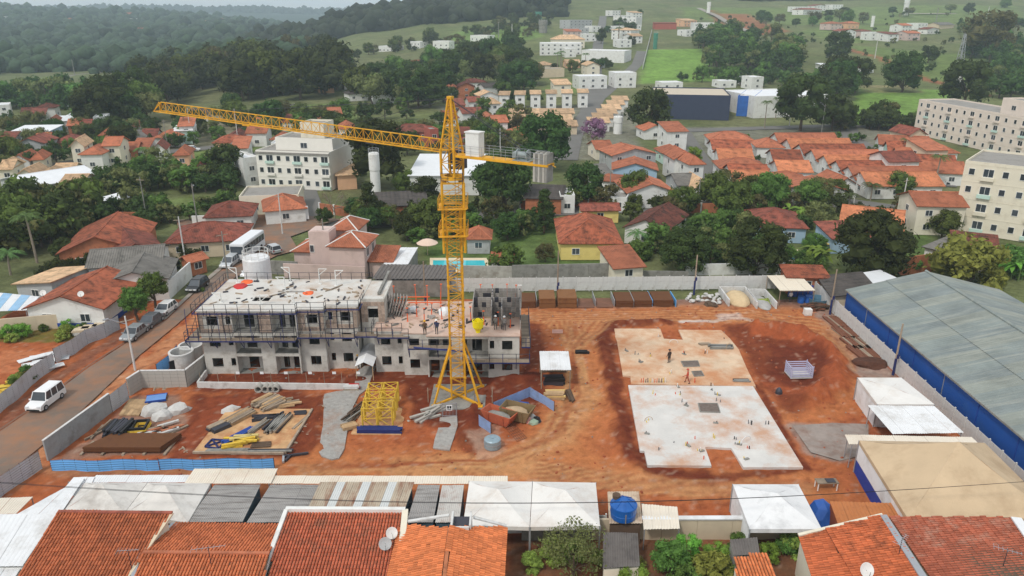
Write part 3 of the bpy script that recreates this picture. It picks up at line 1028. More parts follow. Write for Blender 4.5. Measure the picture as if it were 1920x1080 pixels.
def roof_sheets(parent, a, b, c, d, n, pitch, amp, mats, name='roof_sheet', lap=0.02):
 a, b, c, d = map(Vector, (a, b, c, d))
 for i in range(n):
  t0, t1 = i / n, (i + 1) / n
  up = Vector((0, 0, lap * (i % 2)))
  mb = MB()
  corr_mesh(mb, a.lerp(b, t0) + up, a.lerp(b, t1) + up, d.lerp(c, t1) + up, d.lerp(c, t0) + up, pitch, amp)
  mt = mats if not isinstance(mats, list) else mats[i % len(mats)]
  mb.build(name, mt, parent)
def gable_vol(parent, mw, x0, x1, y0, y1, h, roof='gable_x', rh=1.5, wall=None, rmat=None, over=0.45, z0=0.0, tail=None, trim=None, rt=0.14):
 """one volume of a house in the frame mw: walls and roof slopes (each slope a part)"""
 w = MB()
 if roof == 'gable_y':
  xm = (x0 + x1) / 2
  w.add([(x0, y0, z0), (x1, y0, z0), (x1, y1, z0), (x0, y1, z0), (x0, y0, h), (x1, y0, h), (x1, y1, h), (x0, y1, h), (xm, y0, h + rh), (xm, y1, h + rh)],
   [(3, 2, 1, 0), (0, 1, 5, 8, 4), (1, 2, 6, 5), (2, 3, 7, 9, 6), (3, 0, 4, 7), (4, 8, 9, 7), (8, 5, 6, 9)])
 elif roof == 'gable_x':
  ym = (y0 + y1) / 2
  w.add([(x0, y0, z0), (x1, y0, z0), (x1, y1, z0), (x0, y1, z0), (x0, y0, h), (x1, y0, h), (x1, y1, h), (x0, y1, h), (x0, ym, h + rh), (x1, ym, h + rh)],
   [(3, 2, 1, 0), (0, 1, 5, 4), (1, 2, 6, 9, 5), (2, 3, 7, 6), (3, 0, 4, 8, 7), (4, 5, 9, 8), (8, 9, 6, 7)])
 elif roof == 'shed_y':
  w.add([(x0, y0, z0), (x1, y0, z0), (x1, y1, z0), (x0, y1, z0), (x0, y0, h), (x1, y0, h), (x1, y1, h + rh), (x0, y1, h + rh)],
   [(3, 2, 1, 0), (0, 1, 5, 4), (1, 2, 6, 5), (2, 3, 7, 6), (3, 0, 4, 7), (4, 5, 6, 7)])
 elif roof == 'shed_x':
  w.add([(x0, y0, z0), (x1, y0, z0), (x1, y1, z0), (x0, y1, z0), (x0, y0, h), (x1, y0, h + rh), (x1, y1, h + rh), (x0, y1, h)],
   [(3, 2, 1, 0), (0, 1, 5, 4), (1, 2, 6, 5), (2, 3, 7, 6), (3, 0, 4, 7), (4, 5, 6, 7)])
 else:
  w.box(x0, x1, y0, y1, z0, h)
 w.build('wall', wall, parent, mw)
 e = over
 up = 0.06 + rt
 S = lambda a, b, c, d: MB().slabq(a, b, c, d, rt).build('roof', rmat, parent, mw)
 X0, X1, Y0, Y1 = x0 - e, x1 + e, y0 - e, y1 + e
 if roof == 'gable_x':
  k = rh / ((y1 - y0) / 2)
  ym, ze, zr = (y0 + y1) / 2, h - e * k + up, h + rh + up
  S((X0, Y0, ze), (X1, Y0, ze), (X1, ym, zr), (X0, ym, zr))
  S((X1, Y1, ze), (X0, Y1, ze), (X0, ym, zr), (X1, ym, zr))
  MB().tube((X0, ym, zr), (X1, ym, zr), 0.11, 6).build('ridge_cap', trim or rmat, parent, mw)
 elif roof == 'gable_y':
  k = rh / ((x1 - x0) / 2)
  xm, ze, zr = (x0 + x1) / 2, h - e * k + up, h + rh + up
  S((X1, Y0, ze), (X1, Y1, ze), (xm, Y1, zr), (xm, Y0, zr))
  S((X0, Y1, ze), (X0, Y0, ze), (xm, Y0, zr), (xm, Y1, zr))
  MB().tube((xm, Y0, zr), (xm, Y1, zr), 0.11, 6).build('ridge_cap', trim or rmat, parent, mw)
 elif roof == 'hip':
  wx, wy = X1 - X0, Y1 - Y0
  ze, zr = h - 0.15 + up, h + rh + up
  if wx >= wy:
   r0, r1 = (X0 + wy / 2, (Y0 + Y1) / 2, zr), (X1 - wy / 2, (Y0 + Y1) / 2, zr)
   S((X0, Y0, ze), (X1, Y0, ze), r1, r0)
   S((X1, Y1, ze), (X0, Y1, ze), r0, r1)
   S((X1, Y0, ze), (X1, Y1, ze), r1, r1)
   S((X0, Y1, ze), (X0, Y0, ze), r0, r0)
  else:
   r0, r1 = ((X0 + X1) / 2, Y0 + wx / 2, zr), ((X0 + X1) / 2, Y1 - wx / 2, zr)
   S((X0, Y0, ze), (X1, Y0, ze), r0, r0)
   S((X1, Y1, ze), (X0, Y1, ze), r1, r1)
   S((X1, Y0, ze), (X1, Y1, ze), r1, r0)
   S((X0, Y1, ze), (X0, Y0, ze), r0, r1)
  rc = MB().tube(r0, r1, 0.11, 5)
  for q, r in (((X0, Y0, ze), r0), ((X1, Y1, ze), r1), ((X1, Y0, ze), r1 if wx >= wy else r0), ((X0, Y1, ze), r0 if wx >= wy else r1)):
   rc.tube(q, r, 0.10, 5)
  rc.build('ridge_cap', trim or rmat, parent, mw)
 elif roof == 'shed_y':
  k = rh / (y1 - y0)
  S((X0, Y0, h - e * k + up), (X1, Y0, h - e * k + up), (X1, Y1, h + rh + e * k + up), (X0, Y1, h + rh + e * k + up))
 elif roof == 'shed_x':
  k = rh / (x1 - x0)
  S((X0, Y1, h - e * k + up), (X0, Y0, h - e * k + up), (X1, Y0, h + rh + e * k + up), (X1, Y1, h + rh + e * k + up))
 elif roof == 'flat':
  p = MB()
  t = 0.18
  for q in ((x0, x1, y0, y0 + t), (x0, x1, y1 - t, y1), (x0, x0 + t, y0 + t, y1 - t), (x1 - t, x1, y0 + t, y1 - t)):
   p.box(*q, h, h + 0.45)
  p.build('parapet', wall, parent, mw)
  MB().box(x0 + t, x1 - t, y0 + t, y1 - t, h, h + 0.05).build('roof', rmat, parent, mw)
def window(parent, mw, face, c, z, w, h, d=None, frame=None, pane=None):
 """window on a face of a volume: face 'f' (y=d), 'l' (x=d), 'r' (x=d), 'b'; c centre along the face"""
 fr, pn = MB(), MB()
 t = 0.07
 def B(mb, a0, a1, z0, z1, o0, o1):
  if face == 'f':
   mb.box(a0, a1, d - o1, d - o0, z0, z1)
  elif face == 'l':
   mb.box(d - o1, d - o0, a0, a1, z0, z1)
  elif face == 'r':
   mb.box(d + o0, d + o1, a0, a1, z0, z1)
  else:
   mb.box(a0, a1, d + o0, d + o1, z0, z1)
 B(fr, c - w / 2 - t, c + w / 2 + t, z - h / 2 - t, z - h / 2, -0.05, 0.09)
 B(fr, c - w / 2 - t, c + w / 2 + t, z + h / 2, z + h / 2 + t, -0.05, 0.07)
 B(fr, c - w / 2 - t, c - w / 2, z - h / 2, z + h / 2, -0.05, 0.07)
 B(fr, c + w / 2, c + w / 2 + t, z - h / 2, z + h / 2, -0.05, 0.07)
 if w > 0.9:
  B(fr, c - 0.03, c + 0.03, z - h / 2, z + h / 2, -0.05, 0.06)
 B(pn, c - w / 2, c + w / 2, z - h / 2, z + h / 2, -0.06, 0.03)
 o = fr.build('window', frame or WHITE, parent, mw)
 pn.build('pane', pane or GLASS, o, mw)
def house_frame(pL, pR, ez=0.0):
 """frame whose x axis runs along the front wall; pL, pR picture positions of its front corners at height ez"""
 a, b = G(*pL, ez), G(*pR, ez)
 a.z = b.z = min(terr(a.x, a.y), terr(b.x, b.y))
 return line_frame(a, b)
TILE = {k: tile_mat('clay_tile_' + k, c, amt=a + .1, rnd=.22) for k, c, a in (
 ('orange', C(184, 112, 82), 0.22), ('red', C(152, 86, 70), 0.4), ('dark', C(128, 72, 58), 0.5), ('tan', C(214, 178, 140), 0.25),
 ('pale', C(210, 132, 92), 0.25), ('rust', C(174, 98, 70), 0.4))}
WALLM = {'white': WHITE, 'cream': CREAM, 'yellow': M('paint_yellow', C(230, 208, 128), var=0.06, dirt=(C(190, 165, 100), 0.25, 0.5)),
  'pink': M('paint_pink', C(206, 184, 176), var=0.06, dirt=(C(165, 145, 135), 0.3, 0.4)),
  'grey': M('paint_grey', C(176, 178, 178), var=0.08, dirt=(C(130, 128, 124), 0.3, 0.5)),
  'blue': M('paint_pale_blue', C(160, 186, 206), var=0.06), 'brick': BRICK, 'red': M('paint_brick_red', C(168, 92, 78), var=0.12),
  'peach': M('paint_peach', C(222, 176, 140), var=0.08), 'mint': M('paint_mint', C(190, 216, 204), var=0.06), 'beige': M('paint_beige', C(206, 190, 164), var=0.08)}
FLATR = M('flat_roof_grey', C(150, 146, 140), var=0.15, scale=0.3, dirt=(C(100, 96, 90), 0.4, 0.3))
def simple_house(name, label, pL, pR, ez, depth, roof='gable_x', rh=1.6, wall='white', tile='orange', over=0.45, group=None, wins=True, cat='house', h=None, far=False):
 mw, L = house_frame(pL, pR, ez)
 o = thing(name, label, cat, mw, group)
 hh = h or ez
 rm = TILE[tile] if tile in TILE else tile
 wm = WALLM[wall] if wall in WALLM else wall
 gable_vol(o, mw, 0, L, 0, depth, hh, roof, rh, wm, rm, over)
 if wins:
  n = max(1, int(L / 4.0))
  for fl in range(max(1, int(hh / 2.6))):
   for i in range(n):
    window(o, mw, 'f', L * (i + 0.5) / n, 1.55 + 2.7 * fl, 1.2, 1.0, 0.0)
   ax = WM[o.name].to_3x3() @ Vector((1, 0, 0))
   cx = (WM[o.name] @ Vector((L / 2, 0, 0))).x
   window(o, mw, 'r' if cx < 0 else 'l', depth * 0.5, 1.55 + 2.7 * fl, 1.2, 1.0, L if cx < 0 else 0.0)
 return o, mw, L
def precast_fence(label, p0, p1, h, pan=2.0, mat=None, step=None, group=None, boards=5, capz=0.0):
 """concrete plank fence: posts and one panel of boards between each pair"""
 mw, L = line_frame(p0, p1)
 o = thing('fence', label, 'fence', mw, group)
 n = max(1, round(L / pan))
 w = L / n
 mat = mat or CONP
 pb = MB()
 bh = h / boards
 for k in range(boards):
  pb.box(0.07, w - 0.07, -0.02, 0.02, k * bh + 0.015, (k + 1) * bh - 0.015)
  pb.box(0.07, w - 0.07, -0.008, 0.008, (k + 1) * bh - 0.015, (k + 1) * bh + (0.015 if k < boards - 1 else -0.01))
 pm = pb.mesh('panel', mat)
 qm = MB().box(-0.06, 0.06, -0.07, 0.07, -0.1, h + 0.12).mesh('post', mat)
 for i in range(n + 1):
  z = (step(i / n) if step else 0)
  put('post', qm, o, mw @ Matrix.Translation((i * w, 0, z)))
  if i < n:
   z = (step((i + 0.5) / n) if step else 0)
   put('panel', pm, o, mw @ Matrix.Translation((i * w, 0, z)))
 return o
def sheet_fence(label, pts, h, mat, sheet=1.0, pitch=0.22, amp=0.035, horiz=True, wob=0.0, group=None, postm=None):
 """ribbed metal hoarding along ground points"""
 mw = FR(Vector(pts[0]))
 o = thing('hoarding', label, 'fence', mw, group)
 for a, b in zip(pts[:-1], pts[1:]):
  a, b = Vector(a), Vector(b)
  n = max(1, round((b - a).length / sheet))
  d = (b - a).normalized()
  nr = Vector((-d.y, d.x, 0))
  for i in range(n):
   p, q = a.lerp(b, i / n), a.lerp(b, (i + 1) / n)
   if wob:
    p = p + nr * wob * math.sin(i * 1.3)
    q = q + nr * wob * math.sin((i + 1) * 1.3)
   mb = MB()
   zt = Vector((0, 0, h))
   if horiz:
    vs, fs = [], []
    m = int(h / pitch)
    for k in range(m * 2 + 1):
     off = nr * (amp if k % 2 else 0)
     z = Vector((0, 0, h * k / (m * 2)))
     vs += [p + off + z, q + off + z]
     if k:
      fs.append((2 * k - 2, 2 * k - 1, 2 * k + 1, 2 * k))
    mb.add(vs, fs)
   else:
    corr_mesh(mb, p, q, q + zt, p + zt, pitch, amp)
   mb.build('sheet', mat, o)
   MB().tube(p + nr * 0.05 - Vector((0, 0, .1)), p + nr * 0.05 + Vector((0, 0, h + 0.03)), 0.035, 5).build('post', postm or STEEL, o)
  MB().tube(b + nr * 0.05 - Vector((0, 0, .1)), b + nr * 0.05 + Vector((0, 0, h + 0.03)), 0.035, 5).build('post', postm or STEEL, o)
 return o
def canopy(label, x0, x1, y0, y1, h, drop=0.0, mat=None, n=4, name='canopy', cat='canopy', posts=True, ribs='y', amp=0.03, pitch=0.3, pm=None, dx=0.0):
 """flat or mono-pitch sheet roof on posts (world axes); drop = fall towards the camera, dx = rise to the right"""
 mw = FR(Vector((x0, y0, 0)))
 o = thing(name, label, cat, mw)
 h0, h1 = h - drop, h
 if ribs == 'y':
  roof_sheets(o, (x0, y0, h0), (x1, y0, h0 + dx), (x1, y1, h1 + dx), (x0, y1, h1), n, pitch, amp, mat)
 else:
  roof_sheets(o, (x0, y0, h0), (x0, y1, h1), (x1, y1, h1 + dx), (x1, y0, h0 + dx), n, pitch, amp, mat)
 if posts:
  for xx, yy, hh in ((x0 + .1, y0 + .1, h0), (x1 - .1, y0 + .1, h0 + dx), (x1 - .1, y1 - .1, h1 + dx), (x0 + .1, y1 - .1, h1)):
   MB().tube((xx, yy, -0.1), (xx, yy, hh - 0.02), 0.06, 6).build('post', pm or STEELL, o)
  MB().bar((x0, y0 + .08, h0 - 0.08), (x1, y0 + .08, h0 - 0.08 + dx), 0.08).bar((x0, y1 - .08, h1 - .08), (x1, y1 - .08, h1 - .08 + dx), 0.08).build('beam', pm or STEELL, o)
 return o
SKIN = M('skin', C(150, 108, 82), rough=0.6, var=0.05)
def person(label, p, rz=0.0, shirt=C(60, 60, 70), pants=C(70, 70, 78), helmet=C(230, 190, 40), pose='stand', key=''):
 """standing or walking worker: one skinned body, clothes and helmet as parts"""
 mw = FR(Vector(p), rz)
 o = thing('person', label, 'person', mw)
 st = 0.0 if pose == 'stand' else 0.28
 lean = 0.0 if pose != 'bend' else 0.45
 hip, chest, neck, head = Vector((0, 0, 0.93)), Vector((0, lean * 0.5, 1.32)), Vector((0, lean * 0.8, 1.48)), Vector((0, lean * 1.0 + 0.02, 1.62))
 V_, E, Rr = [], [], []
 def chain(pts, rs, root=None):
  prev = root
  for q, r in zip(pts, rs):
   V_.append(tuple(q))
   Rr.append(r)
   if prev is not None:
    E.append((prev, len(V_) - 1))
   prev = len(V_) - 1
  return prev
 chain([hip], [0.145])
 c_top = chain([(0, lean * .25, 1.12), chest, neck, head + Vector((0, 0, 0.0)), head + Vector((0, 0.01, 0.12))], [0.15, 0.165, 0.065, 0.095, 0.085], 0)
 ci = 2
 for s in (-1, 1):
  f = s * st
  chain([(s * 0.11, 0, 0.88), (s * 0.12, f * 0.55 + 0.02, 0.48), (s * 0.12, f * 0.9 - 0.02 - (0.08 if f < 0 else 0), 0.08), (s * 0.13, f * 0.9 + 0.13, 0.045)],
   [0.105, 0.07, 0.048, 0.042], 0)
  sh = chest + Vector((s * 0.20, 0, 0.08))
  fw = -s * st * 0.7 + (0.22 if pose != 'stand' else 0.08)
  el = sh + Vector((s * 0.07, fw * 0.25, -0.28))
  ha = el + Vector((-s * 0.02, 0.06 + fw * 0.6, -0.22))
  w_ = chain([sh, el, ha], [0.062, 0.05, 0.036], ci)
  hd = (ha - el).normalized()
  pm = chain([ha + hd * 0.06], [0.034], w_)
  for k, (ox, ln) in enumerate(((-0.03, 0.07), (-0.01, 0.085), (0.01, 0.08), (0.028, 0.06))):
   chain([ha + hd * 0.10 + Vector((0, ox, 0)), ha + hd * (0.10 + ln) + Vector((0, ox + 0.008, -0.01))], [0.011, 0.009], pm)
  chain([ha + hd * 0.05 + Vector((0, 0.045, 0)), ha + hd * 0.09 + Vector((0, 0.062, 0))], [0.012, 0.010], pm)
 me = bpy.data.meshes.new('body')
 me.from_pydata(V_, E, [])
 ob = put('body', me, o, mw)
 sk = ob.modifiers.new('skin', 'SKIN')
 for i, r in enumerate(Rr):
  me.skin_vertices[0].data[i].radius = (r, r)
 me.skin_vertices[0].data[0].use_root = True
 sb = ob.modifiers.new('sub', 'SUBSURF')
 sb.levels = sb.render_levels = 1
 m = bpy.data.materials.new('worker_clothes')
 m.use_nodes = True
 nt = m.node_tree
 b = nt.nodes['Principled BSDF']
 b.inputs['Roughness'].default_value = 0.9
 tcn = N(nt, 'ShaderNodeTexCoord')
 sp = N(nt, 'ShaderNodeSeparateXYZ')
 nt.links.new(tcn.outputs['Object'], sp.inputs[0])
 rp = N(nt, 'ShaderNodeValToRGB')
 rp.color_ramp.interpolation = 'CONSTANT'
 el = rp.color_ramp.elements
 el[0].position, el[0].color = 0, (*C(48, 40, 36), 1)
 el[1].position, el[1].color = 0.06, (*pants, 1)
 for ps, cc in ((0.475, shirt), (0.735, C(150, 108, 82))):
  e = el.new(ps)
  e.color = (*cc, 1)
 dv = N(nt, 'ShaderNodeMath', operation='DIVIDE')
 dv.inputs[1].default_value = 2.0
 nt.links.new(sp.outputs['Z'], dv.inputs[0])
 nt.links.new(dv.outputs[0], rp.inputs[0])
 nt.links.new(rp.outputs[0], b.inputs['Base Color'])
 me.materials.append(m)
 hm = M('helmet_' + '%d_%d_%d' % tuple(int(99 * q) for q in helmet), helmet, rough=0.35, var=0.02)
 hb = MB()
 hc = head + Vector((0, 0.01, 0.08))
 hb.lathe([(0.17, 0.0), (0.13, 0.012), (0.125, 0.07), (0.09, 0.12), (0.0, 0.14)], 12, hc)
 hb.cbox(hc + Vector((0, 0.14, 0.005)), (0.16, 0.10, 0.015))
 hb.build('helmet', hm, o, mw)
 fb = MB()
 for s in (-1, 1):
  fb.cbox(head + Vector((s * 0.035, 0.10, 0.03)), (0.022, 0.012, 0.012))
 fb.cbox(head + Vector((0, 0.095, -0.045)), (0.05, 0.012, 0.012))
 fb.build('face', DARK, o, mw)
 nb = MB().add([head + Vector((-0.015, 0.09, 0.0)), head + Vector((0.015, 0.09, 0.0)), head + Vector((0, 0.125, -0.01)), head + Vector((0, 0.09, 0.04))],
    [(0, 1, 2), (1, 3, 2), (3, 0, 2)])
 nb.build('nose', SKIN, o, mw)
 return o
# ------------------------------------------------------------------ tower crane
def lattice_box(mb, x, y, z0, z1, s, n, rot, chord=0.07, brace=0.035, s2=None, diag='zig'):
 """square lattice mast; s width at z0, s2 width at z1"""
 s2 = s if s2 is None else s2
 R = Matrix.Rotation(rot, 3, 'Z')
 cn = [Vector((-1, -1, 0)), Vector((1, -1, 0)), Vector((1, 1, 0)), Vector((-1, 1, 0))]
 def P(i, t):
  q = R @ (cn[i % 4] * (s + (s2 - s) * t) / 2)
  return Vector((x + q.x, y + q.y, z0 + (z1 - z0) * t))
 for i in range(4):
  mb.bar(P(i, 0), P(i, 1), chord * 2)
 for k in range(n):
  a, b = k / n, (k + 1) / n
  for i in range(4):
   mb.tube(P(i, b), P(i + 1, b), brace, 4)
   if (k + i) % 2:
    mb.tube(P(i, a), P(i + 1, b), brace, 4)
   else:
    mb.tube(P(i + 1, a), P(i, b), brace, 4)
 return mb
CX, CY = -5.9, 73.1
JD = (Vector((-44.4, 95.3, 0)) - Vector((CX, CY, 0))).normalized()
JN = Vector((-JD.y, JD.x, 0))
JA = math.atan2(JD.y, JD.x)
crane = thing('tower_crane', 'tall yellow lattice tower crane rising in front of the unfinished building', 'crane', FR(Vector((CX, CY, 0))))
MR = 0.10
zz = 0.2
nsec = 8
sech = (21.4 - 0.2) / nsec
for i in range(nsec):
 mb = MB()
 lattice_box(mb, CX, CY, zz + i * sech, zz + (i + 1) * sech - 0.02, 1.5, 3, MR)
 for sx in (-1, 1):
  for sy in (-1, 1):
   q = Matrix.Rotation(MR, 3, 'Z') @ Vector((sx * .75, sy * .75, 0))
   mb.cbox((CX + q.x, CY + q.y, zz + (i + 1) * sech - 0.1), (0.26, 0.26, 0.22), MR)
 for k in range(7):
  mb.tube((CX + 0.2, CY + 0.6, zz + i * sech + k * sech / 7), (CX + 0.55, CY + 0.6, zz + i * sech + k * sech / 7), 0.02, 3)
 mb.build('mast_section', YEL, crane)
lad = MB().tube((CX + 0.2, CY + 0.6, .3), (CX + 0.2, CY + 0.6, 26), 0.025, 4).tube((CX + 0.55, CY + 0.6, .3), (CX + 0.55, CY + 0.6, 26), 0.025, 4)
lad.build('ladder', YEL, crane)
for sx in (-1, 1):
 for sy in (-1, 1):
  MB().bar((CX + sx * 0.75, CY + sy * 0.75, 6.2), (CX + sx * 2.5, CY + sy * 2.3, 0.15), 0.17).cbox((CX + sx * 2.5, CY + sy * 2.3, 0.12), (0.5, 0.5, 0.2)).build('base_strut', YEL, crane)
MB().bar((CX - 2.5, CY - 2.3, .2), (CX + 2.5, CY + 2.3, .2), 0.22).bar((CX + 2.5, CY - 2.3, .26), (CX - 2.5, CY + 2.3, .26), 0.22).build('base_cross', YEL, crane)
cg = MB()
lattice_box(cg, CX, CY, 17.0, 24.2, 2.15, 6, MR, 0.09, 0.045)
cg.build('climbing_cage', YEL, crane)
for z in (18.8, 21.6, 24.1):
 pf = MB()
 w_ = 2.9 if z < 24 else 2.2
 for s in (-1, 1):
  pf.cbox((CX, CY + s * (w_ / 2 - 0.25), z), (w_, 0.5, 0.08), MR)
  pf.cbox((CX + s * (w_ / 2 - 0.25), CY, z + 0.003), (0.5, w_ - 1.0, 0.08), MR)
 pf.build('platform', YEL, crane)
 rl = MB()
 h = w_ / 2 - 0.03
 cs = [(-h, -h), (h, -h), (h, h), (-h, h)]
 for k in range(4):
  a, b = cs[k], cs[(k + 1) % 4]
  for zz2 in (0.55, 1.05):
   rl.tube((CX + a[0], CY + a[1], z + zz2), (CX + b[0], CY + b[1], z + zz2), 0.022, 4)
  for t in (0, 0.33, 0.66):
   xx, yy = a[0] + (b[0] - a[0]) * t, a[1] + (b[1] - a[1]) * t
   rl.tube((CX + xx, CY + yy, z), (CX + xx, CY + yy, z + 1.05), 0.022, 4)
 rl.build('handrail', YEL if z < 24 else STEEL, crane)
MB().lathe([(1.0, 24.4), (1.12, 24.4), (1.12, 24.75), (0.8, 24.75), (0.8, 24.4)], 20, (CX, CY, 0)).build('slewing_ring', YEL, crane)
lattice_box(MB(), CX, CY, 24.7, 27.4, 1.55, 2, JA, 0.09, 0.045).build('turntable_tower', YEL, crane)
lattice_box(MB(), CX, CY, 27.4, 32.2, 1.5, 7, JA, 0.075, 0.035, s2=0.28).build('tower_head', YEL, crane)
MB().cbox((CX, CY, 32.25), (0.5, 0.5, 0.22), JA).build('head_cap', YEL, crane)
cabm = FR(Vector((CX, CY, 0)) - JN * 1.35 + JD * 0.2 + Vector((0, 0, 25.2)), JA)
cb = MB().box(-0.7, 0.8, -0.6, 0.6, 0, 0.12).box(-0.7, 0.8, -0.6, 0.6, 1.75, 1.9)
for a in (-0.7, 0.74):
 for b in (-0.6, 0.54):
  cb.box(a, a + .06, b, b + .06, 0.12, 1.75)
cb.box(-0.7, -0.62, -0.54, 0.54, 0.12, 1.75)
cabo = cb.build('cab', STEEL, crane, cabm)
MB().box(-0.6, 0.77, -0.585, 0.585, 0.4, 1.7).build('cab_glass', GLASS, cabo, cabm)
Lj = (Vector((-44.4, 95.3, 0)) - Vector((CX, CY, 0))).length
JR = Vector((CX, CY, 27.0))
UPJ = Vector((0, 0, 1))
def jp(s, side, z):
 return JR + JD * s + JN * side + Vector((0, 0, z + 1.25 * s / Lj))
nb = 9
segs = 4
for b in range(nb):
 mb = MB()
 s0, s1 = 0.8 + (Lj - 0.8) * b / nb, 0.8 + (Lj - 0.8) * (b + 1) / nb
 tz0 = tz1 = 1.15
 if b == nb - 1:
  s1t = s1 - 1.0
 else:
  s1t = s1
 mb.bar(jp(s0, -0.5, 0), jp(s1, -0.5, 0), 0.10)
 mb.bar(jp(s0, 0.5, 0), jp(s1, 0.5, 0), 0.10)
 mb.bar(jp(s0, 0, 1.15), jp(s1t, 0, 1.15), 0.10)
 for k in range(segs):
  a, c = s0 + (s1 - s0) * k / segs, s0 + (s1 - s0) * (k + 1) / segs
  m_ = (a + c) / 2
  for sd in (-0.5, 0.5):
   mb.tube(jp(a, sd, 0), jp(m_, 0, 1.15), 0.033, 4)
   mb.tube(jp(m_, 0, 1.15), jp(c, sd, 0), 0.033, 4)
  mb.tube(jp(a, -0.5, 0), jp(c, 0.5, 0), 0.028, 4)
  mb.tube(jp(c, -0.5, 0), jp(c, 0.5, 0), 0.028, 4)
 mb.build('jib_section', YEL, crane)
mb = MB().bar(jp(Lj, -0.5, 0), jp(Lj - 1.0, 0, 1.15), 0.09).bar(jp(Lj, 0.5, 0), jp(Lj - 1.0, 0, 1.15), 0.09).bar(jp(Lj, -.5, 0), jp(Lj, .5, 0), 0.1)
mb.build('jib_tip', YEL, crane)
HD = Vector((CX, CY, 32.1))
MB().tube(HD, jp(13.5, 0, 1.2), 0.03, 4).build('tie_bar', STEEL, crane)
MB().tube(HD, jp(31, 0, 1.2), 0.03, 4).build('tie_bar', STEEL, crane)
mb = MB()
for sd in (-0.55, 0.55):
 mb.bar(jp(9.0, sd, -0.12), jp(10.4, sd, -0.12), 0.12)
mb.bar(jp(9.2, -.55, -.12), jp(9.2, .55, -.12), 0.1).bar(jp(10.2, -.55, -.12), jp(10.2, .55, -.12), 0.1)
mb.build('trolley', STEEL, crane)
mb = MB().bar(jp(27.5, -0.55, -0.12), jp(28.6, -0.55, -0.12), 0.12).bar(jp(27.5, 0.55, -0.12), jp(28.6, 0.55, -0.12), 0.12)
mb.build('jib_joint', YEL, crane)
Lc = 10.9
mb = MB()
cp = lambda s, side, z: JR - JD * s + JN * side + Vector((0, 0, z - 0.2))
for sd in (-0.6, 0.6):
 mb.bar(cp(0.7, sd, 0), cp(Lc, sd, 0), 0.2)
for k in range(9):
 mb.tube(cp(0.9 + k * 1.2, -0.6, 0), cp(0.9 + (k + 1) * 1.2, 0.6, 0), 0.04, 4)
 mb.tube(cp(0.9 + k * 1.2, -0.6, 0), cp(0.9 + k * 1.2, 0.6, 0), 0.04, 4)
mb.build('counter_jib', YEL, crane)
mb = MB()
for k in range(10):
 p = cp(1.0 + k * 1.05, 0, 0.11)
 mb.cbox(p, (1.0, 1.05, 0.04), JA)
mb.build('walkway', YEL, crane)
mb = MB()
for sd in (-0.68, 0.68):
 for k in range(8):
  mb.tube(cp(1.3 + k * 1.3, sd, 0), cp(1.3 + k * 1.3, sd, 1.1), 0.02, 4)
 mb.tube(cp(1.3, sd, 1.1), cp(1.3 + 7 * 1.3, sd, 1.1), 0.02, 4).tube(cp(1.3, sd, .6), cp(1.3 + 7 * 1.3, sd, .6), 0.02, 4)
mb.build('handrail', STEELL, crane)
cbx = FR(cp(2.7, 0, 0.14), JA)
c1 = MB().box(-0.75, 0.75, -0.5, 0.5, 0, 2.2).box(-0.82, 0.82, -0.57, 0.57, 2.2, 2.3).build('electrical_cabinet', WHITE, crane, cbx)
MB().box(-0.62, -0.02, -0.53, -0.50, 0.15, 2.05).box(0.02, 0.62, -0.53, -0.5, 0.15, 2.05).build('cabinet_door', WHITER, c1, cbx)
wnm = FR(cp(8.0, 0, 0.14), JA)
wn = MB()
for s in (-0.55, 0.55):
 wn.tube((s - 0.05, 0, 0.55), (s + 0.05, 0, 0.55), 0.5, 14)
wn.tube((-0.5, 0, 0.55), (0.5, 0, 0.55), 0.3, 14).box(-0.9, 0.9, -0.45, 0.45, 0, 0.08).box(0.55, 1.0, -0.3, 0.3, 0.25, 0.75)
wn.build('hoist_winch', M('winch_grey', C(150, 160, 160), rough=0.5), crane, wnm)
for k in range(6):
 p = cp(9.5 + k * 0.24, 0, 0)
 MB().cbox(p + Vector((0, 0, -0.25)), (0.21, 1.3, 2.6), JA).cbox(p + Vector((0, 0, 1.08)), (0.12, 0.5, 0.1), JA).build('counterweight', CONG if k % 2 else CONC, crane)
for sd in (-0.5, 0.5):
 MB().tube(HD, cp(Lc - 0.8, sd, 0.2), 0.03, 4).build('tie_bar', STEEL, crane)
MB().tube(cp(7.9, 0, 0.9), HD + Vector((0, 0, 0.1)), 0.015, 3).tube(HD + Vector((0, 0, 0.1)), jp(9.8, 0, 1.3), 0.015, 3).build('hoist_rope', BLACK, crane)
MB().box(CX - 3.0, CX + 3.0, CY - 2.8, CY + 2.9, -0.2, 0.10).build('crane_footing', CONG, label='square concrete footing slab under the crane mast', cat='footing')
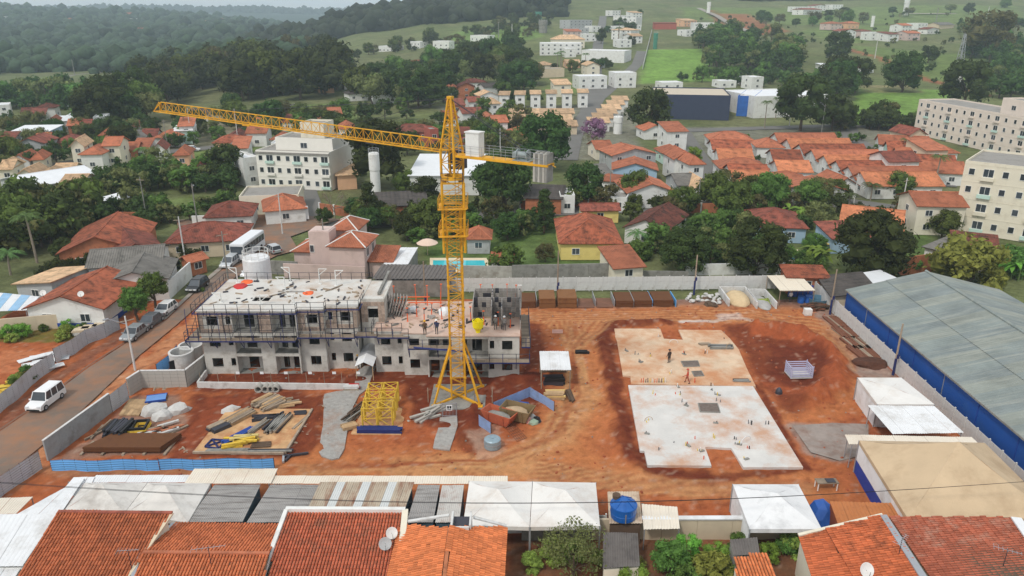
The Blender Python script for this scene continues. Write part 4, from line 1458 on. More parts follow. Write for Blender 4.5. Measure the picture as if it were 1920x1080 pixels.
# ------------------------------------------------------------------ the unfinished apartment building (two blocks, mirror images)
FORM = M('formwork_face', C(168, 150, 136), var=0.3, scale=2.2, rnd=0.25, dirt=(C(120, 96, 80), 0.4, 1.5))
FORMG = M('formwork_grey', C(158, 152, 146), var=0.2, scale=1.2, rnd=0.2, dirt=(C(96, 88, 82), 0.4, 1.2))
DECKP = M('deck_pinkish', C(206, 180, 164), var=0.14, scale=0.5, dirt=(C(160, 120, 98), 0.45, 0.5))
BLKC = M('concrete_facade', C(198, 195, 187), var=0.10, scale=0.7, dirt=(C(140, 132, 120), 0.35, 0.9), bump=0.1)
FH = 2.62
def block(label, X, mir, y_off, floors, x_from, x_to):
 """X(d): distance from the outer end of the block -> world x"""
 mw = FR(Vector((X(0), 78.7 + y_off, 0)))
 o = thing('building', label, 'building', mw)
 segs = [(0.0, 3.7, 78.7, 'wall', [(0.85, 2.1, 0.95, 2.05), (3.05, 3.6, 1.1, 2.05)]),
   (3.7, 6.8, 78.7, 'loggia', [(0.9, 2.1, 0.1, 2.1), (2.75, 3.05, 0.1, 2.1)]),
   (6.8, 8.2, 78.7, 'pier', []),
   (8.2, 11.1, 78.7, 'loggia', [(0.5, 1.2, 0.1, 2.1), (1.7, 2.85, 0.1, 2.1)]),
   (11.1, 14.1, 79.3, 'wall', [(1.1, 2.3, 0.95, 2.05)]),
   (14.1, 17.8, 80.1, 'wall', [(0.35, 0.85, 1.1, 2.05), (1.75, 2.9, 0.95, 2.05)])]
 yb = 89.2 + y_off
 lo, hi = min(X(0), X(17.8)), max(X(0), X(17.8))
 for f in range(floors):
  z0, z1 = f * FH, (f + 1) * FH
  MB().box(lo + 0.2, hi - 0.2, 80.5 + y_off, yb - 0.2, z0 - 0.16 if f else -0.2, z0).build('floor_slab', CONG, o)
  top = f == 2
  for d0, d1, yf, kind, ops in segs:
   a, b = sorted((X(d0), X(d1)))
   y = yf + y_off
   mb = MB()
   hs = []
   for q0, q1, h0, h1 in ops:
    e0, e1 = sorted((X(d0 + q0), X(d0 + q1)))
    hs.append((e0, e1, z0 + h0, z0 + h1))
   if kind == 'wall':
    wall_holes(mb, a, b, z0 + 0.002, z1 - 0.002, y, y + 0.15, hs)
    mb.build('wall_panel', BLKC, o)
    for e0, e1, g0, g1 in hs:
     mb2 = MB().box(e0 - .05, e1 + .05, y - 0.03, y + 0.12, g0 - 0.06, g0).build('window_sill', BLKC, o)
   elif kind == 'pier':
    mb.box(a, b, y, y + 2.0, z0 + 0.002, z1 - 0.002)
    mb.build('pier', BLKC, o)
   else:
    wall_holes(mb, a, b, z0 + 0.002, z1 - 0.002, y + 1.5, y + 1.65, hs)
    mb.build('loggia_wall', BLKC, o)
    MB().box(a, b, y + 0.02, y + 1.5, z1 - 0.35, z1 - 0.004).build('loggia_slab', BLKC, o)
    MB().box(a, b, y + 0.1, y + 1.5, z0 - 0.1, z0 + 0.03).build('loggia_floor', CONG, o)
    for e in (a, b):
     MB().box(e - 0.08, e + 0.08, y + 0.01, y + 1.5, z0 + 0.002, z1 - 0.36).build('loggia_side', BLKC, o)
  end, inn = X(0), X(17.8)
  sg = 1 if X(1) > X(0) else -1
  for xx, ya, sgn in ((end, 78.85, sg), (inn, 80.25, -sg)):
   x0, x1 = sorted((xx, xx + sgn * 0.15))
   mb = MB()
   yy = ya + y_off
   pts = [(yy + 2.5, yy + 3.6), (yy + 6, yy + 7.1)]
   prev = yy
   for p, q in pts:
    mb.box(x0, x1, prev, p, z0 + .002, z1 - .002)
    mb.box(x0, x1, p, q, z0 + .002, z0 + 0.95).box(x0, x1, p, q, z0 + 2.05, z1 - .002)
    prev = q
   mb.box(x0, x1, prev, yb, z0 + .002, z1 - .002)
   mb.build('end_wall', BLKC if not top else FORM, o)
  MB().box(lo + 0.15, hi - 0.15, yb - 0.15, yb, z0 + .002, z1 - .002).build('rear_wall', BLKC, o)
  for k in range(5):
   xx = lo + (hi - lo) * (k + 0.6) / 5.2
   MB().box(xx, xx + 0.12, 80.9 + y_off, yb - 0.15, z0 + .002, z1 - .18).build('partition', CONG, o)
  for d in (11.1, 14.1):
   xx = X(d)
   y0 = 78.85 if d == 11.1 else 79.45
   MB().box(xx - 0.075, xx + 0.075, y0 + y_off, 80.75 + y_off, z0 + .003, z1 - .003).build('return_wall', BLKC, o)
  if top:
   for d0, d1, yf, kind, ops in segs:
    if kind == 'loggia':
     continue
    a, b = sorted((X(d0), X(d1)))
    n = max(2, round((b - a) / 0.46))
    w_ = (b - a) / n
    pm = MB().box(0.015, w_ - 0.015, -0.07, -0.003, 0.01, 0.50).box(0.05, 0.09, -0.11, -0.07, 0.2, 0.26).box(0.02, w_ - 0.02, -0.09, -0.07, 0.235, 0.265).mesh('formwork_panel', FORM)
    for i in range(n):
     for r in range(5):
      zc = z0 + 0.03 + r * 0.515
      xc = a + i * w_
      if any(xc + w_ > X(d0 + q[0]) + .02 and xc < X(d0 + q[1]) - .02 if sg > 0 else (xc + w_ > X(d0 + q[1]) + .02 and xc < X(d0 + q[0]) - .02) for q in ops if zc + 0.5 > z0 + q[2] + .05 and zc < z0 + q[3] - .05):
       continue
      put('formwork_panel', pm, o, Matrix.Translation((xc, yf + y_off, zc)))
    for i in range(0, n, 3):
     MB().bar((a + i * w_, yf + y_off - 0.16, z0 + 0.05), (a + i * w_, yf + y_off - 0.16, z1 - 0.05), 0.07).build('soldier_beam', STEEL, o)
 return o, segs, lo, hi, yb
XL = lambda d: -35.8 + d
XR = lambda d: 0.85 - d * 0.946
bL, sgL, l0, l1, ybL = block('three storey raw concrete block with formwork on its top floor, left of the crane', XL, 1, 0.0, 3, 0, 0)
bR, sgR, r0, r1, ybR = block('two storey raw concrete block behind the crane mast with an open deck on top', XR, -1, -0.9, 2, 0, 0)
ZR = 3 * FH
rf = MB()
holes = [(-30.6, -28.6, 81.7, 83.2), (-28.4, -25.2, 84.6, 85.1)]
xsr = [(-35.9, 80.5), ]
def slab_holes(mb, x0, x1, y0, y1, z0, z1, hs):
 xs_ = sorted(set([x0, x1] + [h for q in hs for h in q[:2]]))
 for a, b in zip(xs_[:-1], xs_[1:]):
  y = y0
  for p, q in sorted([(h[2], h[3]) for h in hs if h[0] < (a + b) / 2 < h[1]]):
   mb.box(a, b, y, p, z0, z1)
   y = q
  mb.box(a, b, y, y1, z0, z1)
slab_holes(rf, -35.95, -17.85, 80.2, 89.35, ZR, ZR + 0.16, holes)
rf.box(-35.95, -24.6, 78.55, 80.2, ZR, ZR + 0.16).box(-24.6, -21.6, 79.2, 80.2, ZR, ZR + 0.16)
rf.build('roof_slab', CONW, bL)
for x0, x1, y0, y1 in holes:
 MB().box(x0 + .02, x1 - .02, y0 + .02, y1 - .02, ZR - 0.5, ZR - 0.4).build('shaft_cover', PLY, bL)
ZD = 2 * FH
MB().box(-16.1, 0.95, 79.2, 88.4, ZD, ZD + 0.14).box(-9.8, 0.95, 77.65, 79.2, ZD, ZD + 0.14).box(-12.7, -9.8, 78.35, 79.2, ZD, ZD + 0.14).build('deck_slab', DECKP, bR)
core = thing('stair_tower', 'narrow concrete stair tower between the two blocks, clad in small formwork panels', 'tower', FR(Vector((-17.8, 81, 0))))
cm = MB()
wall_holes(cm, -17.8, -15.0, 0, 8.3, 81.6, 81.8, [(-17.0, -15.8, 5.9, 7.1), (-17.2, -15.6, 0, 2.2)])
cm.box(-17.8, -17.62, 81.8, 88, 0, 8.3).box(-15.18, -15.0, 81.8, 88, 0, 8.3).box(-17.62, -15.18, 87.8, 88, 0, 8.3)
cm.build('wall', BLKC, core)
MB().box(-17.62, -15.18, 81.8, 87.8, 8.1, 8.25).build('roof', CONW, core)
MB().box(-17.6, -15.2, 82.2, 87.8, 5.2, 5.3).box(-17.6, -15.2, 82.2, 87.8, 2.6, 2.7).build('floor_slab', CONG, core)
pm = MB().box(0.015, 0.385, -0.07, -0.003, 0.01, 0.50).box(0.02, 0.38, -0.09, -0.07, 0.235, 0.265).mesh('formwork_panel', FORM)
for i in range(7):
 for r in range(5):
  zc, xc = 5.4 + r * 0.515, -17.8 + i * 0.4
  if xc + .4 > -17.0 and xc < -15.8 and 5.5 < zc + .25 < 7.2:
   continue
  put('formwork_panel', pm, core, Matrix.Translation((xc, 81.6, zc)))
MB().box(-16.0, -15.7, 83, 91, 0.02, 8.6).build('rear_wall', CONG, core)
# ---- scaffold platforms
def platform(label, x0, x1, y0, y1, z, br=2.2, leftrail=False, rightrail=False, drop=1.3, rail=1.15, plank=WOODG, hang=True):
 o = thing('scaffold_platform', label, 'scaffold', FR(Vector((x0, y0, z))))
 n = max(1, round((x1 - x0) / 2.4))
 w_ = (x1 - x0) / n
 rows = max(2, round((y1 - y0) / 0.32))
 rw = (y1 - y0) / rows
 pm = MB().box(0.01, w_ - 0.01, 0.01, rw - 0.02, -0.05, 0).mesh('plank', plank)
 for i in range(n):
  for r in range(rows):
   put('plank', pm, o, Matrix.Translation((x0 + i * w_, y0 + r * rw, z + RN.uniform(-.01, .01))))
  MB().box(x0 + i * w_, x0 + (i + 1) * w_ - 0.02, y0 - 0.05, y0 - 0.01, z - 0.10, z + 0.06).build('toe_board', NAVY, o)
 m = max(2, round((x1 - x0) / 1.6))
 for i in range(m + 1):
  xx = x0 + (x1 - x0) * i / m
  MB().bar((xx, y0 - 0.03, z - 0.05), (xx, y0 - 0.03, z + rail), 0.05).build('post', NAVY if i % 2 else STEEL, o)
  if hang and i % 2 == 0:
   MB().bar((xx, y0, z - 0.08), (xx, y1, z - 0.08), 0.07).bar((xx, y0, z - 0.08), (xx, y1 - 0.02, z - drop), 0.06).bar((xx, y1 - 0.02, z), (xx, y1 - 0.02, z - drop), 0.06).build('bracket', NAVY, o)
 for h in (rail * 0.55, rail - 0.03):
  MB().bar((x0, y0 - 0.03, z + h), (x1, y0 - 0.03, z + h), 0.045).build('rail', STEEL, o)
 for flag, xx in ((leftrail, x0), (rightrail, x1)):
  if flag:
   mb = MB()
   for h in (rail * 0.55, rail - 0.03):
    mb.bar((xx, y0, z + h), (xx, y1, z + h), 0.045)
   mb.bar((xx, y1, z), (xx, y1, z + rail), 0.05)
   mb.build('end_rail', STEEL, o)
   MB().box(xx - 0.03, xx + 0.03, y0, y1, z - 0.12, z + 0.12).build('end_board', NAVY, o)
 return o
platform('long navy scaffold platform along the front of the left block at second floor', -37.2, -24.7, 77.55, 78.6, 4.7, leftrail=True)
platform('navy scaffold platform stepping back at the right half of the left block', -24.6, -18.0, 78.1, 79.2, 4.9, drop=1.6)
platform('small blue scaffold bridge over the gap between the two blocks', -18.0, -15.4, 78.3, 79.8, 4.95, drop=1.0)
platform('short navy scaffold platform in front of the left corner of the open deck', -15.4, -11.8, 77.9, 78.9, 5.0)
platform('navy scaffold platform with a leaning sheet, just left of the crane mast', -11.7, -6.8, 76.4, 77.4, 4.3, drop=1.5)
platform('low navy scaffold platform on the lower right front of the right block', -5.6, 2.0, 76.5, 77.6, 2.5, rightrail=True)
platform('side scaffold platform on the left end of the left block above the concrete rings', -37.3, -36.0, 78.65, 88.5, 4.72, leftrail=False, hang=False)
platform('tall side scaffold platform on the right end of the right block', 1.1, 2.1, 77.7, 87.5, 3.9, rightrail=True, hang=False)
for lb, x0, x1, y, ds in (('left', -36.9, -24.8, 77.75, 0), ('right', -24.5, -18.1, 78.3, 0)):
 o = thing('scaffold_tubes', 'dark scaffold tubes before the formwork of the top storey, %s part' % lb, 'scaffold', FR(Vector((x0, y, 4.7))))
 n = round((x1 - x0) / 1.25)
 for i in range(n + 1):
  xx = x0 + (x1 - x0) * i / n
  MB().tube((xx, y, 4.75), (xx + RN.uniform(-.1, .1), y + .1, 8.0 + RN.random() * .6), .035, 5).build('standard', STEEL if i % 3 else NAVY, o)
 for z in (5.9, 6.6, 7.4):
  MB().tube((x0, y, z), (x1, y + .1, z + .05), .03, 5).build('ledger', STEEL, o)
 for i in range(0, n - 1, 2):
  xx = x0 + (x1 - x0) * i / n
  MB().tube((xx, y, 4.8), (xx + 1.2, y + .1, 7.6), .03, 5).build('brace', STEEL, o)
rng_ = np.random.RandomState(77)
for nm, (xa, xb, ya, yb3, zc), mt in (('roof_clutter', (-35, -18.5, 80.5, 88.8, ZR + .16), WOODG), ('roof_clutter', (-35, -18.5, 80.5, 88.8, ZR + .16), STEEL), ('deck_clutter', (-15.5, .3, 79.6, 87.8, ZD + .14), WOODG), ('deck_clutter', (-15.5, .3, 79.6, 87.8, ZD + .14), CONG), ('deck_clutter', (-15.5, .3, 79.6, 87.8, ZD + .14), STEEL)):
 mb = MB()
 for i in range(34):
  mb.cbox((rng_.uniform(xa, xb), rng_.uniform(ya, yb3), zc + .06), (rng_.uniform(.2, 1.0), rng_.uniform(.06, .22), rng_.uniform(.06, .3)), rng_.uniform(0, 3.1))
 mb.build(nm, mt, kind='stuff', label='small loose boards and scrap on the concrete', cat='debris')
gr = thing('guard_rail', 'dark guard rail along the roof edge of the left block', 'railing', FR(Vector((-36, 78.4, ZR))))
def rail_run(o, pts, z, h=1.1, gap=1.3, mat=STEEL, toe=True):
 for (ax, ay), (bx, by) in zip(pts[:-1], pts[1:]):
  L = math.hypot(bx - ax, by - ay)
  n = max(1, round(L / gap))
  for i in range(n + 1):
   t = i / n
   xx, yy = ax + (bx - ax) * t, ay + (by - ay) * t
   MB().bar((xx, yy, z - 0.4), (xx, yy, z + h), 0.05).build('post', mat, o)
  for hh in (0.5, h - 0.02):
   MB().bar((ax, ay, z + hh), (bx, by, z + hh), 0.04).build('rail', mat, o)
  if toe:
   MB().bar((ax, ay, z - 0.1), (bx, by, z - 0.1), 0.10).build('toe_board', NAVY, o)
rail_run(gr, [(-17.7, 89.2), (-36.3, 89.2), (-36.3, 88.5), (-36.3, 78.3), (-24.5, 78.3), (-24.5, 78.9), (-21.4, 78.9), (-21.4, 79.6), (-17.6, 79.6), (-17.6, 83)], ZR)
gr2 = thing('guard_rail', 'dark guard rail round the left front edge of the open deck', 'railing', FR(Vector((-16, 79.1, ZD))))
rail_run(gr2, [(-16.2, 82), (-16.2, 79.05), (-12.7, 79.05)], ZD, toe=False)
zr = Z(340, 500, 4.909)
k = 0
for (zx, zy, dr, ds) in [(370, 330, -1, 'front left corner'), (520, 150, -1, 'rear left corner'), (960, 240, -1, 'middle near the long brown pit cover'),
      (1005, 145, -1, 'rear edge, left of the pink house'), (1275, 160, 1, 'rear edge in front of the pink house'),
      (1425, 175, 1, 'rear edge, right of the pink house'), (730, 350, 1, 'front edge, centre'), (1040, 350, -1, 'front edge, right of centre')]:
 u, v = zr(zx, zy)
 p = G(u, v, ZR + 0.16)
 p.z = ZR + 0.16
 p.y = min(max(p.y, 78.8), 89.1)
 o = thing('davit_arm', 'white triangular davit arm on the roof, ' + ds, 'hoist arm', FR(p), 'davit arms on the roof')
 h = 2.0 if zy < 300 else 1.2
 MB().bar(p, p + Vector((0, 0, h)), 0.09).build('post', WHITE, o)
 MB().bar(p + Vector((0, 0, h)), p + Vector((dr * 1.0, 0, h)), 0.08).bar(p + Vector((dr * 1.0, 0, h)), p + Vector((0, 0, h - 0.8)), 0.07).build('arm', WHITE, o)
 MB().cbox(p + Vector((0, 0, 0.03)), (0.4, 0.4, 0.06)).build('base_plate', WHITE, o)
def heap(name, label, p, r, h, mat, seed=0, cat=None, squash=1.0, rz=0, spread=0.3):
 """crumpled lump: tarp, sack or pile"""
 rng = np.random.RandomState(seed)
 v, f = ICO2
 q = v.copy()
 q *= 1 + spread * (rng.rand(len(v), 1) - 0.5)
 q = q * np.array([r, r * squash, h])
 q[:, 2] = np.maximum(q[:, 2], -0.05)
 mb = MB().add(q.tolist(), f)
 return mb.build(name, mat, None, FR(Vector(p), rz), label=label, cat=cat or name)
heap('tarpaulin', 'crumpled red tarpaulin at the rear left of the roof', (-33.6, 86.6, ZR + .16), 0.9, 0.3, REDP, 1)
heap('tarpaulin', 'orange crumpled sheet beside the red one on the left block roof', (-33.3, 88.2, ZR + .16), 0.8, 0.25, ORAN, 2)
heap('tarpaulin', 'small red and orange bundle right of the shaft opening on the roof', (-24.6, 84.3, ZR + .16), 0.7, 0.2, ORAN, 3)
for i, (x, y, l, ds) in enumerate([(-21.6, 86.2, 2.2, 'slanting across the roof right of the orange bundle'), (-22.0, 85.6, 2.0, 'second one slanting across the roof'), (-28, 83.9, 2.4, 'beside the shaft opening on the roof')]):
 MB().cbox((0, 0, 0.06), (0.16, l, 0.1)).build('timber_beam', WOODG, None, FR(Vector((x, y, ZR + .16)), -0.5 - 0.2 * i), label='grey timber beam ' + ds, cat='timber')
fw = thing('formwork_wall', 'dark steel formwork walls standing on the right rear of the open deck', 'formwork', FR(Vector((-5, 82, ZD + .14))))
Zb = ZD + .14
pmg = MB().box(0.01, 0.49, -0.05, 0.05, 0.01, 0.62).box(0.02, 0.48, -0.08, -0.05, 0.28, 0.33).mesh('formwork_panel', FORMG)
pmd = MB().box(0.01, 0.49, -0.05, 0.05, 0.01, 0.62).box(0.02, 0.48, -0.08, -0.05, 0.28, 0.33).mesh('formwork_panel', STEEL)
runs = [((-4.6, 86.3), (1.0, 86.3), 2.6), ((0.95, 79.2), (0.95, 86.3), 2.6), ((-4.6, 80.6), (-4.6, 86.3), 2.5), ((-2.4, 80.4), (-2.4, 86.2), 2.5), ((-4.6, 83.2), (0.9, 83.2), 2.4), ((-1.2, 79.4), (-1.2, 83.1), 2.5)]
for (a, b, h) in runs:
 L = math.hypot(b[0] - a[0], b[1] - a[1])
 mwf, _ = line_frame((a[0], a[1], Zb), (b[0], b[1], Zb))
 for i in range(int(L / 0.5)):
  for r in range(4):
   if RN.random() < 0.08 and r == 3:
    continue
   put('formwork_panel', pmg if RN.random() < 0.8 else pmd, fw, mwf @ Matrix.Translation((i * 0.5, 0, r * 0.64)))
MB().box(0.7, 1.2, 86.2, 86.6, Zb, Zb + 2.9).build('corner_post', CONW, fw)
props = [(-14.6, 86.9), (-13.9, 85.2), (-12.0, 87.3), (-10.6, 87.0), (-9.0, 87.5), (-3.9, 87.4), (-2.4, 87.4), (-0.6, 87.5), (0.4, 87.3), (-4.9, 82.2), (-3.3, 80.9), (-1.6, 80.6), (-0.2, 80.0),
  (-13.3, 83.6), (-11.5, 83.4), (-9.7, 83.2), (-8.4, 82.6), (-12.4, 81.8), (-10.4, 81.6), (-7.8, 84.6)]
for i, (x, y) in enumerate(props):
 h = 2.6 if y > 86 else 1.7
 rear = y > 86
 o = thing('steel_prop', 'orange adjustable steel prop standing along the rear edge of the open deck' if rear else 'orange adjustable steel prop standing in the middle of the open deck',
   'prop', FR(Vector((x, y, Zb))), 'props along the rear of the deck' if rear else 'props in the middle of the deck')
 lx, ly = RN.uniform(-.15, .15), RN.uniform(-.1, .1)
 MB().tube((x, y, Zb), (x + lx * .6, y + ly * .6, Zb + h * 0.6), 0.06, 6).build('outer_tube', ORAN, o)
 MB().tube((x + lx * .6, y + ly * .6, Zb + h * 0.6), (x + lx, y + ly, Zb + h), 0.04, 6).build('inner_tube', ORAN if rear else STEEL, o)
 MB().cbox((x, y, Zb + .015), (0.2, 0.2, 0.03)).build('base_plate', ORAN, o)
 MB().cbox((x + lx, y + ly, Zb + h), (0.25, 0.2, 0.06)).build('head_plate', ORAN, o)
for i, (x0, x1, y, ds) in enumerate([(-13.8, -10.2, 86.2, 'left'), (-12.8, -8.6, 85.6, 'front'), (-3.2, -0.8, 86.9, 'right')]):
 MB().bar((0, 0, 0), (x1 - x0, 0, 0.05), 0.1).build('steel_beam', ORAN, None, FR(Vector((x0, y, Zb + 1.4 - 0.5 * i))), label='orange horizontal beam laid between the props, %s one' % ds, cat='beam')
for i in range(7):
 x = -15.5 + i * 0.34
 m = Matrix.Translation((x, 84.2 - 0.12 * i, Zb)) @ Matrix.Rotation(0.22 + 0.02 * i, 4, 'Y') @ Matrix.Rotation(0.2, 4, 'Z')
 o = thing('leaning_formwork', 'grey formwork panel with ribs leaning in a bundle beside the stair tower', 'formwork', m, 'leaning formwork panels')
 MB().box(-0.04, 0.04, -0.5, 0.5, 0, 2.7).build('face', FORMG, o, m)
 rb = MB()
 for z in (0.3, 1.0, 1.7, 2.4):
  rb.box(0.04, 0.10, -0.5, 0.5, z, z + 0.06)
 rb.build('rib', STEEL, o, m)
heap('cement_sheet', 'white crumpled sheet on the left part of the open deck', (-12.2, 85.2, Zb), 0.7, 0.6, WHITER, 5, 'sheet')
heap('cement_sheet', 'white crumpled sheet near the middle of the open deck', (-8.2, 84.5, Zb), 0.9, 0.7, WHITER, 6, 'sheet')
heap('cement_sheet', 'small grey green bucket heap in the middle of the open deck', (-9.6, 82.9, Zb), 0.45, 0.4, FORMG, 7, 'heap')
ybm = FR(Vector((-3.9, 78.6, Zb)))
yb_ = thing('concrete_bucket', 'bright yellow concrete bucket on the deck right of the crane mast', 'bucket', ybm)
MB().lathe([(0.25, 0.0), (0.3, 0.25), (0.62, 0.7), (0.66, 1.5), (0.58, 1.5), (0.5, 0.8)], 14).build('hopper', M('bucket_yellow', C(244, 226, 20), rough=0.5, var=0.05), yb_, ybm)
MB().bar((-0.6, 0, 1.4), (0, 0, 2.0), 0.06).bar((0.6, 0, 1.4), (0, 0, 2.0), 0.06).build('bail', STEEL, yb_, ybm)
lsm = Matrix.Translation((-11.0, 76.2, 4.6)) @ Matrix.Rotation(0.09, 4, 'Y') @ Matrix.Rotation(-0.5, 4, 'X')
ls = thing('scaffold_deck', 'tilted scaffold deck panel with navy edge hanging left of the crane mast', 'scaffold', lsm)
MB().box(0, 5.6, -0.45, 0.45, -0.05, 0).build('board', WOOD, ls, lsm)
MB().box(0, 5.6, -0.52, -0.45, -0.14, 0.05).build('edge', NAVY, ls, lsm)
tn = thing('entry_canopy', 'narrow gabled white metal canopy leading between the two blocks', 'canopy', FR(Vector((-17, 77, 0))))
for k in range(6):
 y0, y1, z = 76.7 + k * 1.05, 76.7 + (k + 1) * 1.05 + 0.12, 2.5 + k * 0.05
 for s in (-1, 1):
  mb = MB()
  corr_mesh(mb, (-16.9 + s * 1.05, y0, z - 0.55), (-16.9 + s * 1.05, y1, z - 0.5), (-16.9, y1, z + 0.05), (-16.9, y0, z), 0.25, 0.02)
  mb.build('roof_sheet', WHITER if k < 2 else STEELL, tn)
for s in (-1, 1):
 for y in (76.9, 80.5):
  MB().tube((-16.9 + s * 0.95, y, -0.1), (-16.9 + s * 0.95, y, 2.0), 0.05, 5).build('post', WOOD, tn)
person('worker in brown overalls and yellow helmet standing on the open deck', (*G(797, 628, Zb).xy, Zb), 0.3, C(92, 70, 50), C(70, 56, 46), C(226, 170, 40))
person('worker in dark blue jacket and white helmet standing on the open deck', (*G(819, 626, Zb).xy, Zb), 2.8, C(40, 50, 84), C(80, 80, 84), C(235, 235, 235))
person('worker in white helmet standing behind the rear props of the deck', (-3.2, 87.9, Zb), 3.0, C(60, 62, 60), C(70, 70, 74), C(238, 238, 238))
person('grey clothed worker in white helmet between the dark formwork walls, left of two', (-1.9, 79.3, Zb), 0.2, C(120, 118, 112), C(90, 88, 86), C(235, 235, 232))
person('grey clothed worker in white helmet between the dark formwork walls, right of two', (-0.9, 79.1, Zb), -0.2, C(128, 124, 120), C(86, 84, 84), C(235, 235, 232))
# ------------------------------------------------------------------ foundation slabs
def slab(name, label, pts, z, mat, holes=None, cat='slab'):
 o = thing(name, label, cat, FR(G(*pts[0])))
 P = [G(u, v, z) for u, v in pts]
 mb = MB().prism([(p.x, p.y) for p in P], -0.15, z)
 mb.build('slab_top', mat, o)
 return o
SLABW = M('slab_white', C(208, 205, 200), var=0.10, scale=0.35, dirt=(C(190, 134, 92), 0.5, 0.22), bump=0.15, bscale=3)
SLABO = M('slab_muddy', C(210, 184, 156), var=0.14, scale=0.35, dirt=(C(190, 128, 84), 0.62, 0.24), bump=0.2, bscale=3)
q = Z(960, 580, 4)
s1 = slab('foundation_slab', 'white concrete foundation slab nearest the camera, right of the dirt track', [(1178, 722), (1412, 724), (1506, 876), (1394, 876), (1371, 840), (1322, 838), (1334, 873), (1214, 872), (1208, 845), (1200, 845)], 0.28, SLABW)
s2 = slab('foundation_slab', 'mud-stained foundation slab behind the white one', [(1152, 616), (1238, 616), (1245, 635), (1281, 637), (1272, 618), (1352, 619), (1368, 634), (1385, 655), (1400, 690), (1417, 724.0), (1183, 719.5), (1182, 705), (1168, 704), (1157, 640), (1153, 630)], 0.24, SLABO)
def pit(par, pts, z):
 P = [G(u, v, z) for u, v in pts]
 c = sum((p for p in P), Vector()) / len(P)
 MB().prism([(p.x, p.y) for p in P], z + 0.004, z + 0.03).build('pit_cover', GRAVD, par)
 for a, b in zip(P, P[1:] + P[:1]):
  MB().bar(a + Vector((0, 0, 0.04)), b + Vector((0, 0, 0.04)), 0.09).build('pit_kerb', CONG, par)
GRAVD = M('rubble_grey', C(112, 100, 92), var=0.3, scale=3, bump=0.8, bscale=8)
pit(s1, [(1309, 757), (1345, 757), (1350, 774), (1313, 773)], 0.28)
pit(s2, [(1277, 678), (1308, 677), (1312, 687), (1282, 688)], 0.24)
pit(s2, [(1297, 697), (1315, 696), (1320, 705), (1302, 706)], 0.24)
stub_mats = [M('pipe_orange', C(214, 92, 60), var=0.1), WHITE, BLACK, M('pipe_grey', C(120, 120, 122), var=0.1), M('conduit_yellow', C(224, 196, 90), var=0.1)]
rs = random.Random(3)
grp = 'pipe stubs on the foundation slabs'
spots = [(q(1235, 580), 1), (q(1245, 640), 0), (q(1265, 690), 3), (q(1295, 720), 2), (q(1490, 570), 1), (q(1500, 610), 3), (q(1535, 640), 0), (q(1545, 690), 3), (q(1025, 840), 4), (q(1515, 850), 2), (q(1520, 970), 4),
  (q(1370, 980), 0), (q(1310, 1020), 0), (q(1660, 970), 2), (q(1770, 1040), 0), (q(1000, 930), 2), (q(1780, 860), 3), (q(1910, 860), 3), (q(1690, 1010), 3), (q(885, 650), 0), (q(1055, 640), 4), (q(1410, 1060), 1)]
z_ = Z(960, 810, 4)
spots += [(z_(1405, 150), 1), (z_(1425, 200), 0), (z_(1745, 200), 4), (z_(1230, 80), 3), (z_(1100, 130), 2)]
spots += [(q(960, 395), 3), (q(1045, 350), 3), (q(1105, 205), 2), (q(1280, 335), 2), (q(1190, 480), 1), (q(930, 340), 3), (q(850, 310), 3), (q(1590, 225), 2), (q(1450, 330), 1)]
for i, ((u, v), mi) in enumerate(spots):
 zb = 0.28 if v > 721 else 0.24
 p = G(u, v, zb)
 p.z = zb
 o = thing('pipe_stub', 'cluster of short plumbing pipes rising from the %s foundation slab' % ('white' if v > 721 else 'mud-stained'), 'pipes', FR(p), grp + (' white' if v > 721 else ' muddy'))
 for k in range(rs.choice((1, 2, 3))):
  dx, dy = rs.uniform(-.25, .25), rs.uniform(-.2, .2)
  h = rs.uniform(0.15, 0.5)
  mm = stub_mats[mi] if k == 0 else rs.choice(stub_mats)
  MB().tube(p + Vector((dx, dy, 0)), p + Vector((dx + rs.uniform(-.06, .06), dy, h)), 0.05, 6).build('pipe', mm, o)
 if i % 3 == 0:
  MB().cbox(p + Vector((0.15, -0.1, 0.05)), (0.5, 0.25, 0.1), rs.uniform(0, 3)).build('grout_patch', CONG, o)
for i in range(14):
 u = 1202 + i * 4.2 if i < 12 else 1290 + i
 p = G(u, 717, 0.24)
 p.z = 0.24
 MB().tube((0, 0, 0), (rs.uniform(-.05, .05), 0, rs.uniform(0.35, 0.6)), 0.045, 6).build('conduit_stub', stub_mats[(0, 0, 2, 2, 4, 1)[i % 6]], None, FR(p), label='short upright conduit in the row along the seam of the two slabs', cat='pipe', group='conduits along the slab seam')
for i, (u, v, r, mt) in enumerate([(1263, 643, 0.55, 'white'), (1216, 788, 0.45, 'tan'), (1398, 830, 0.8, 'white'), (1365, 652, .7, 'tan')]):
 zb = 0.28 if v > 721 else 0.24
 p = G(u, v, zb)
 p.z = zb
 mb = MB()
 pts = [(r * math.cos(t * math.pi / 8), 0, r * 0.9 * math.sin(t * math.pi / 8)) for t in range(9)]
 mb.path(pts, 0.03, 4)
 mb.build('conduit_hoop', WHITER if mt == 'white' else WOOD, None, FR(p, 0.3 * i), label=['white conduit hoop beside the gap of the muddy slab', 'tan conduit hoop on the left of the white slab', 'large white conduit hoop on the right front of the white slab', 'tan conduit hoop by the steel bundles on the muddy slab'][i], cat='pipe')
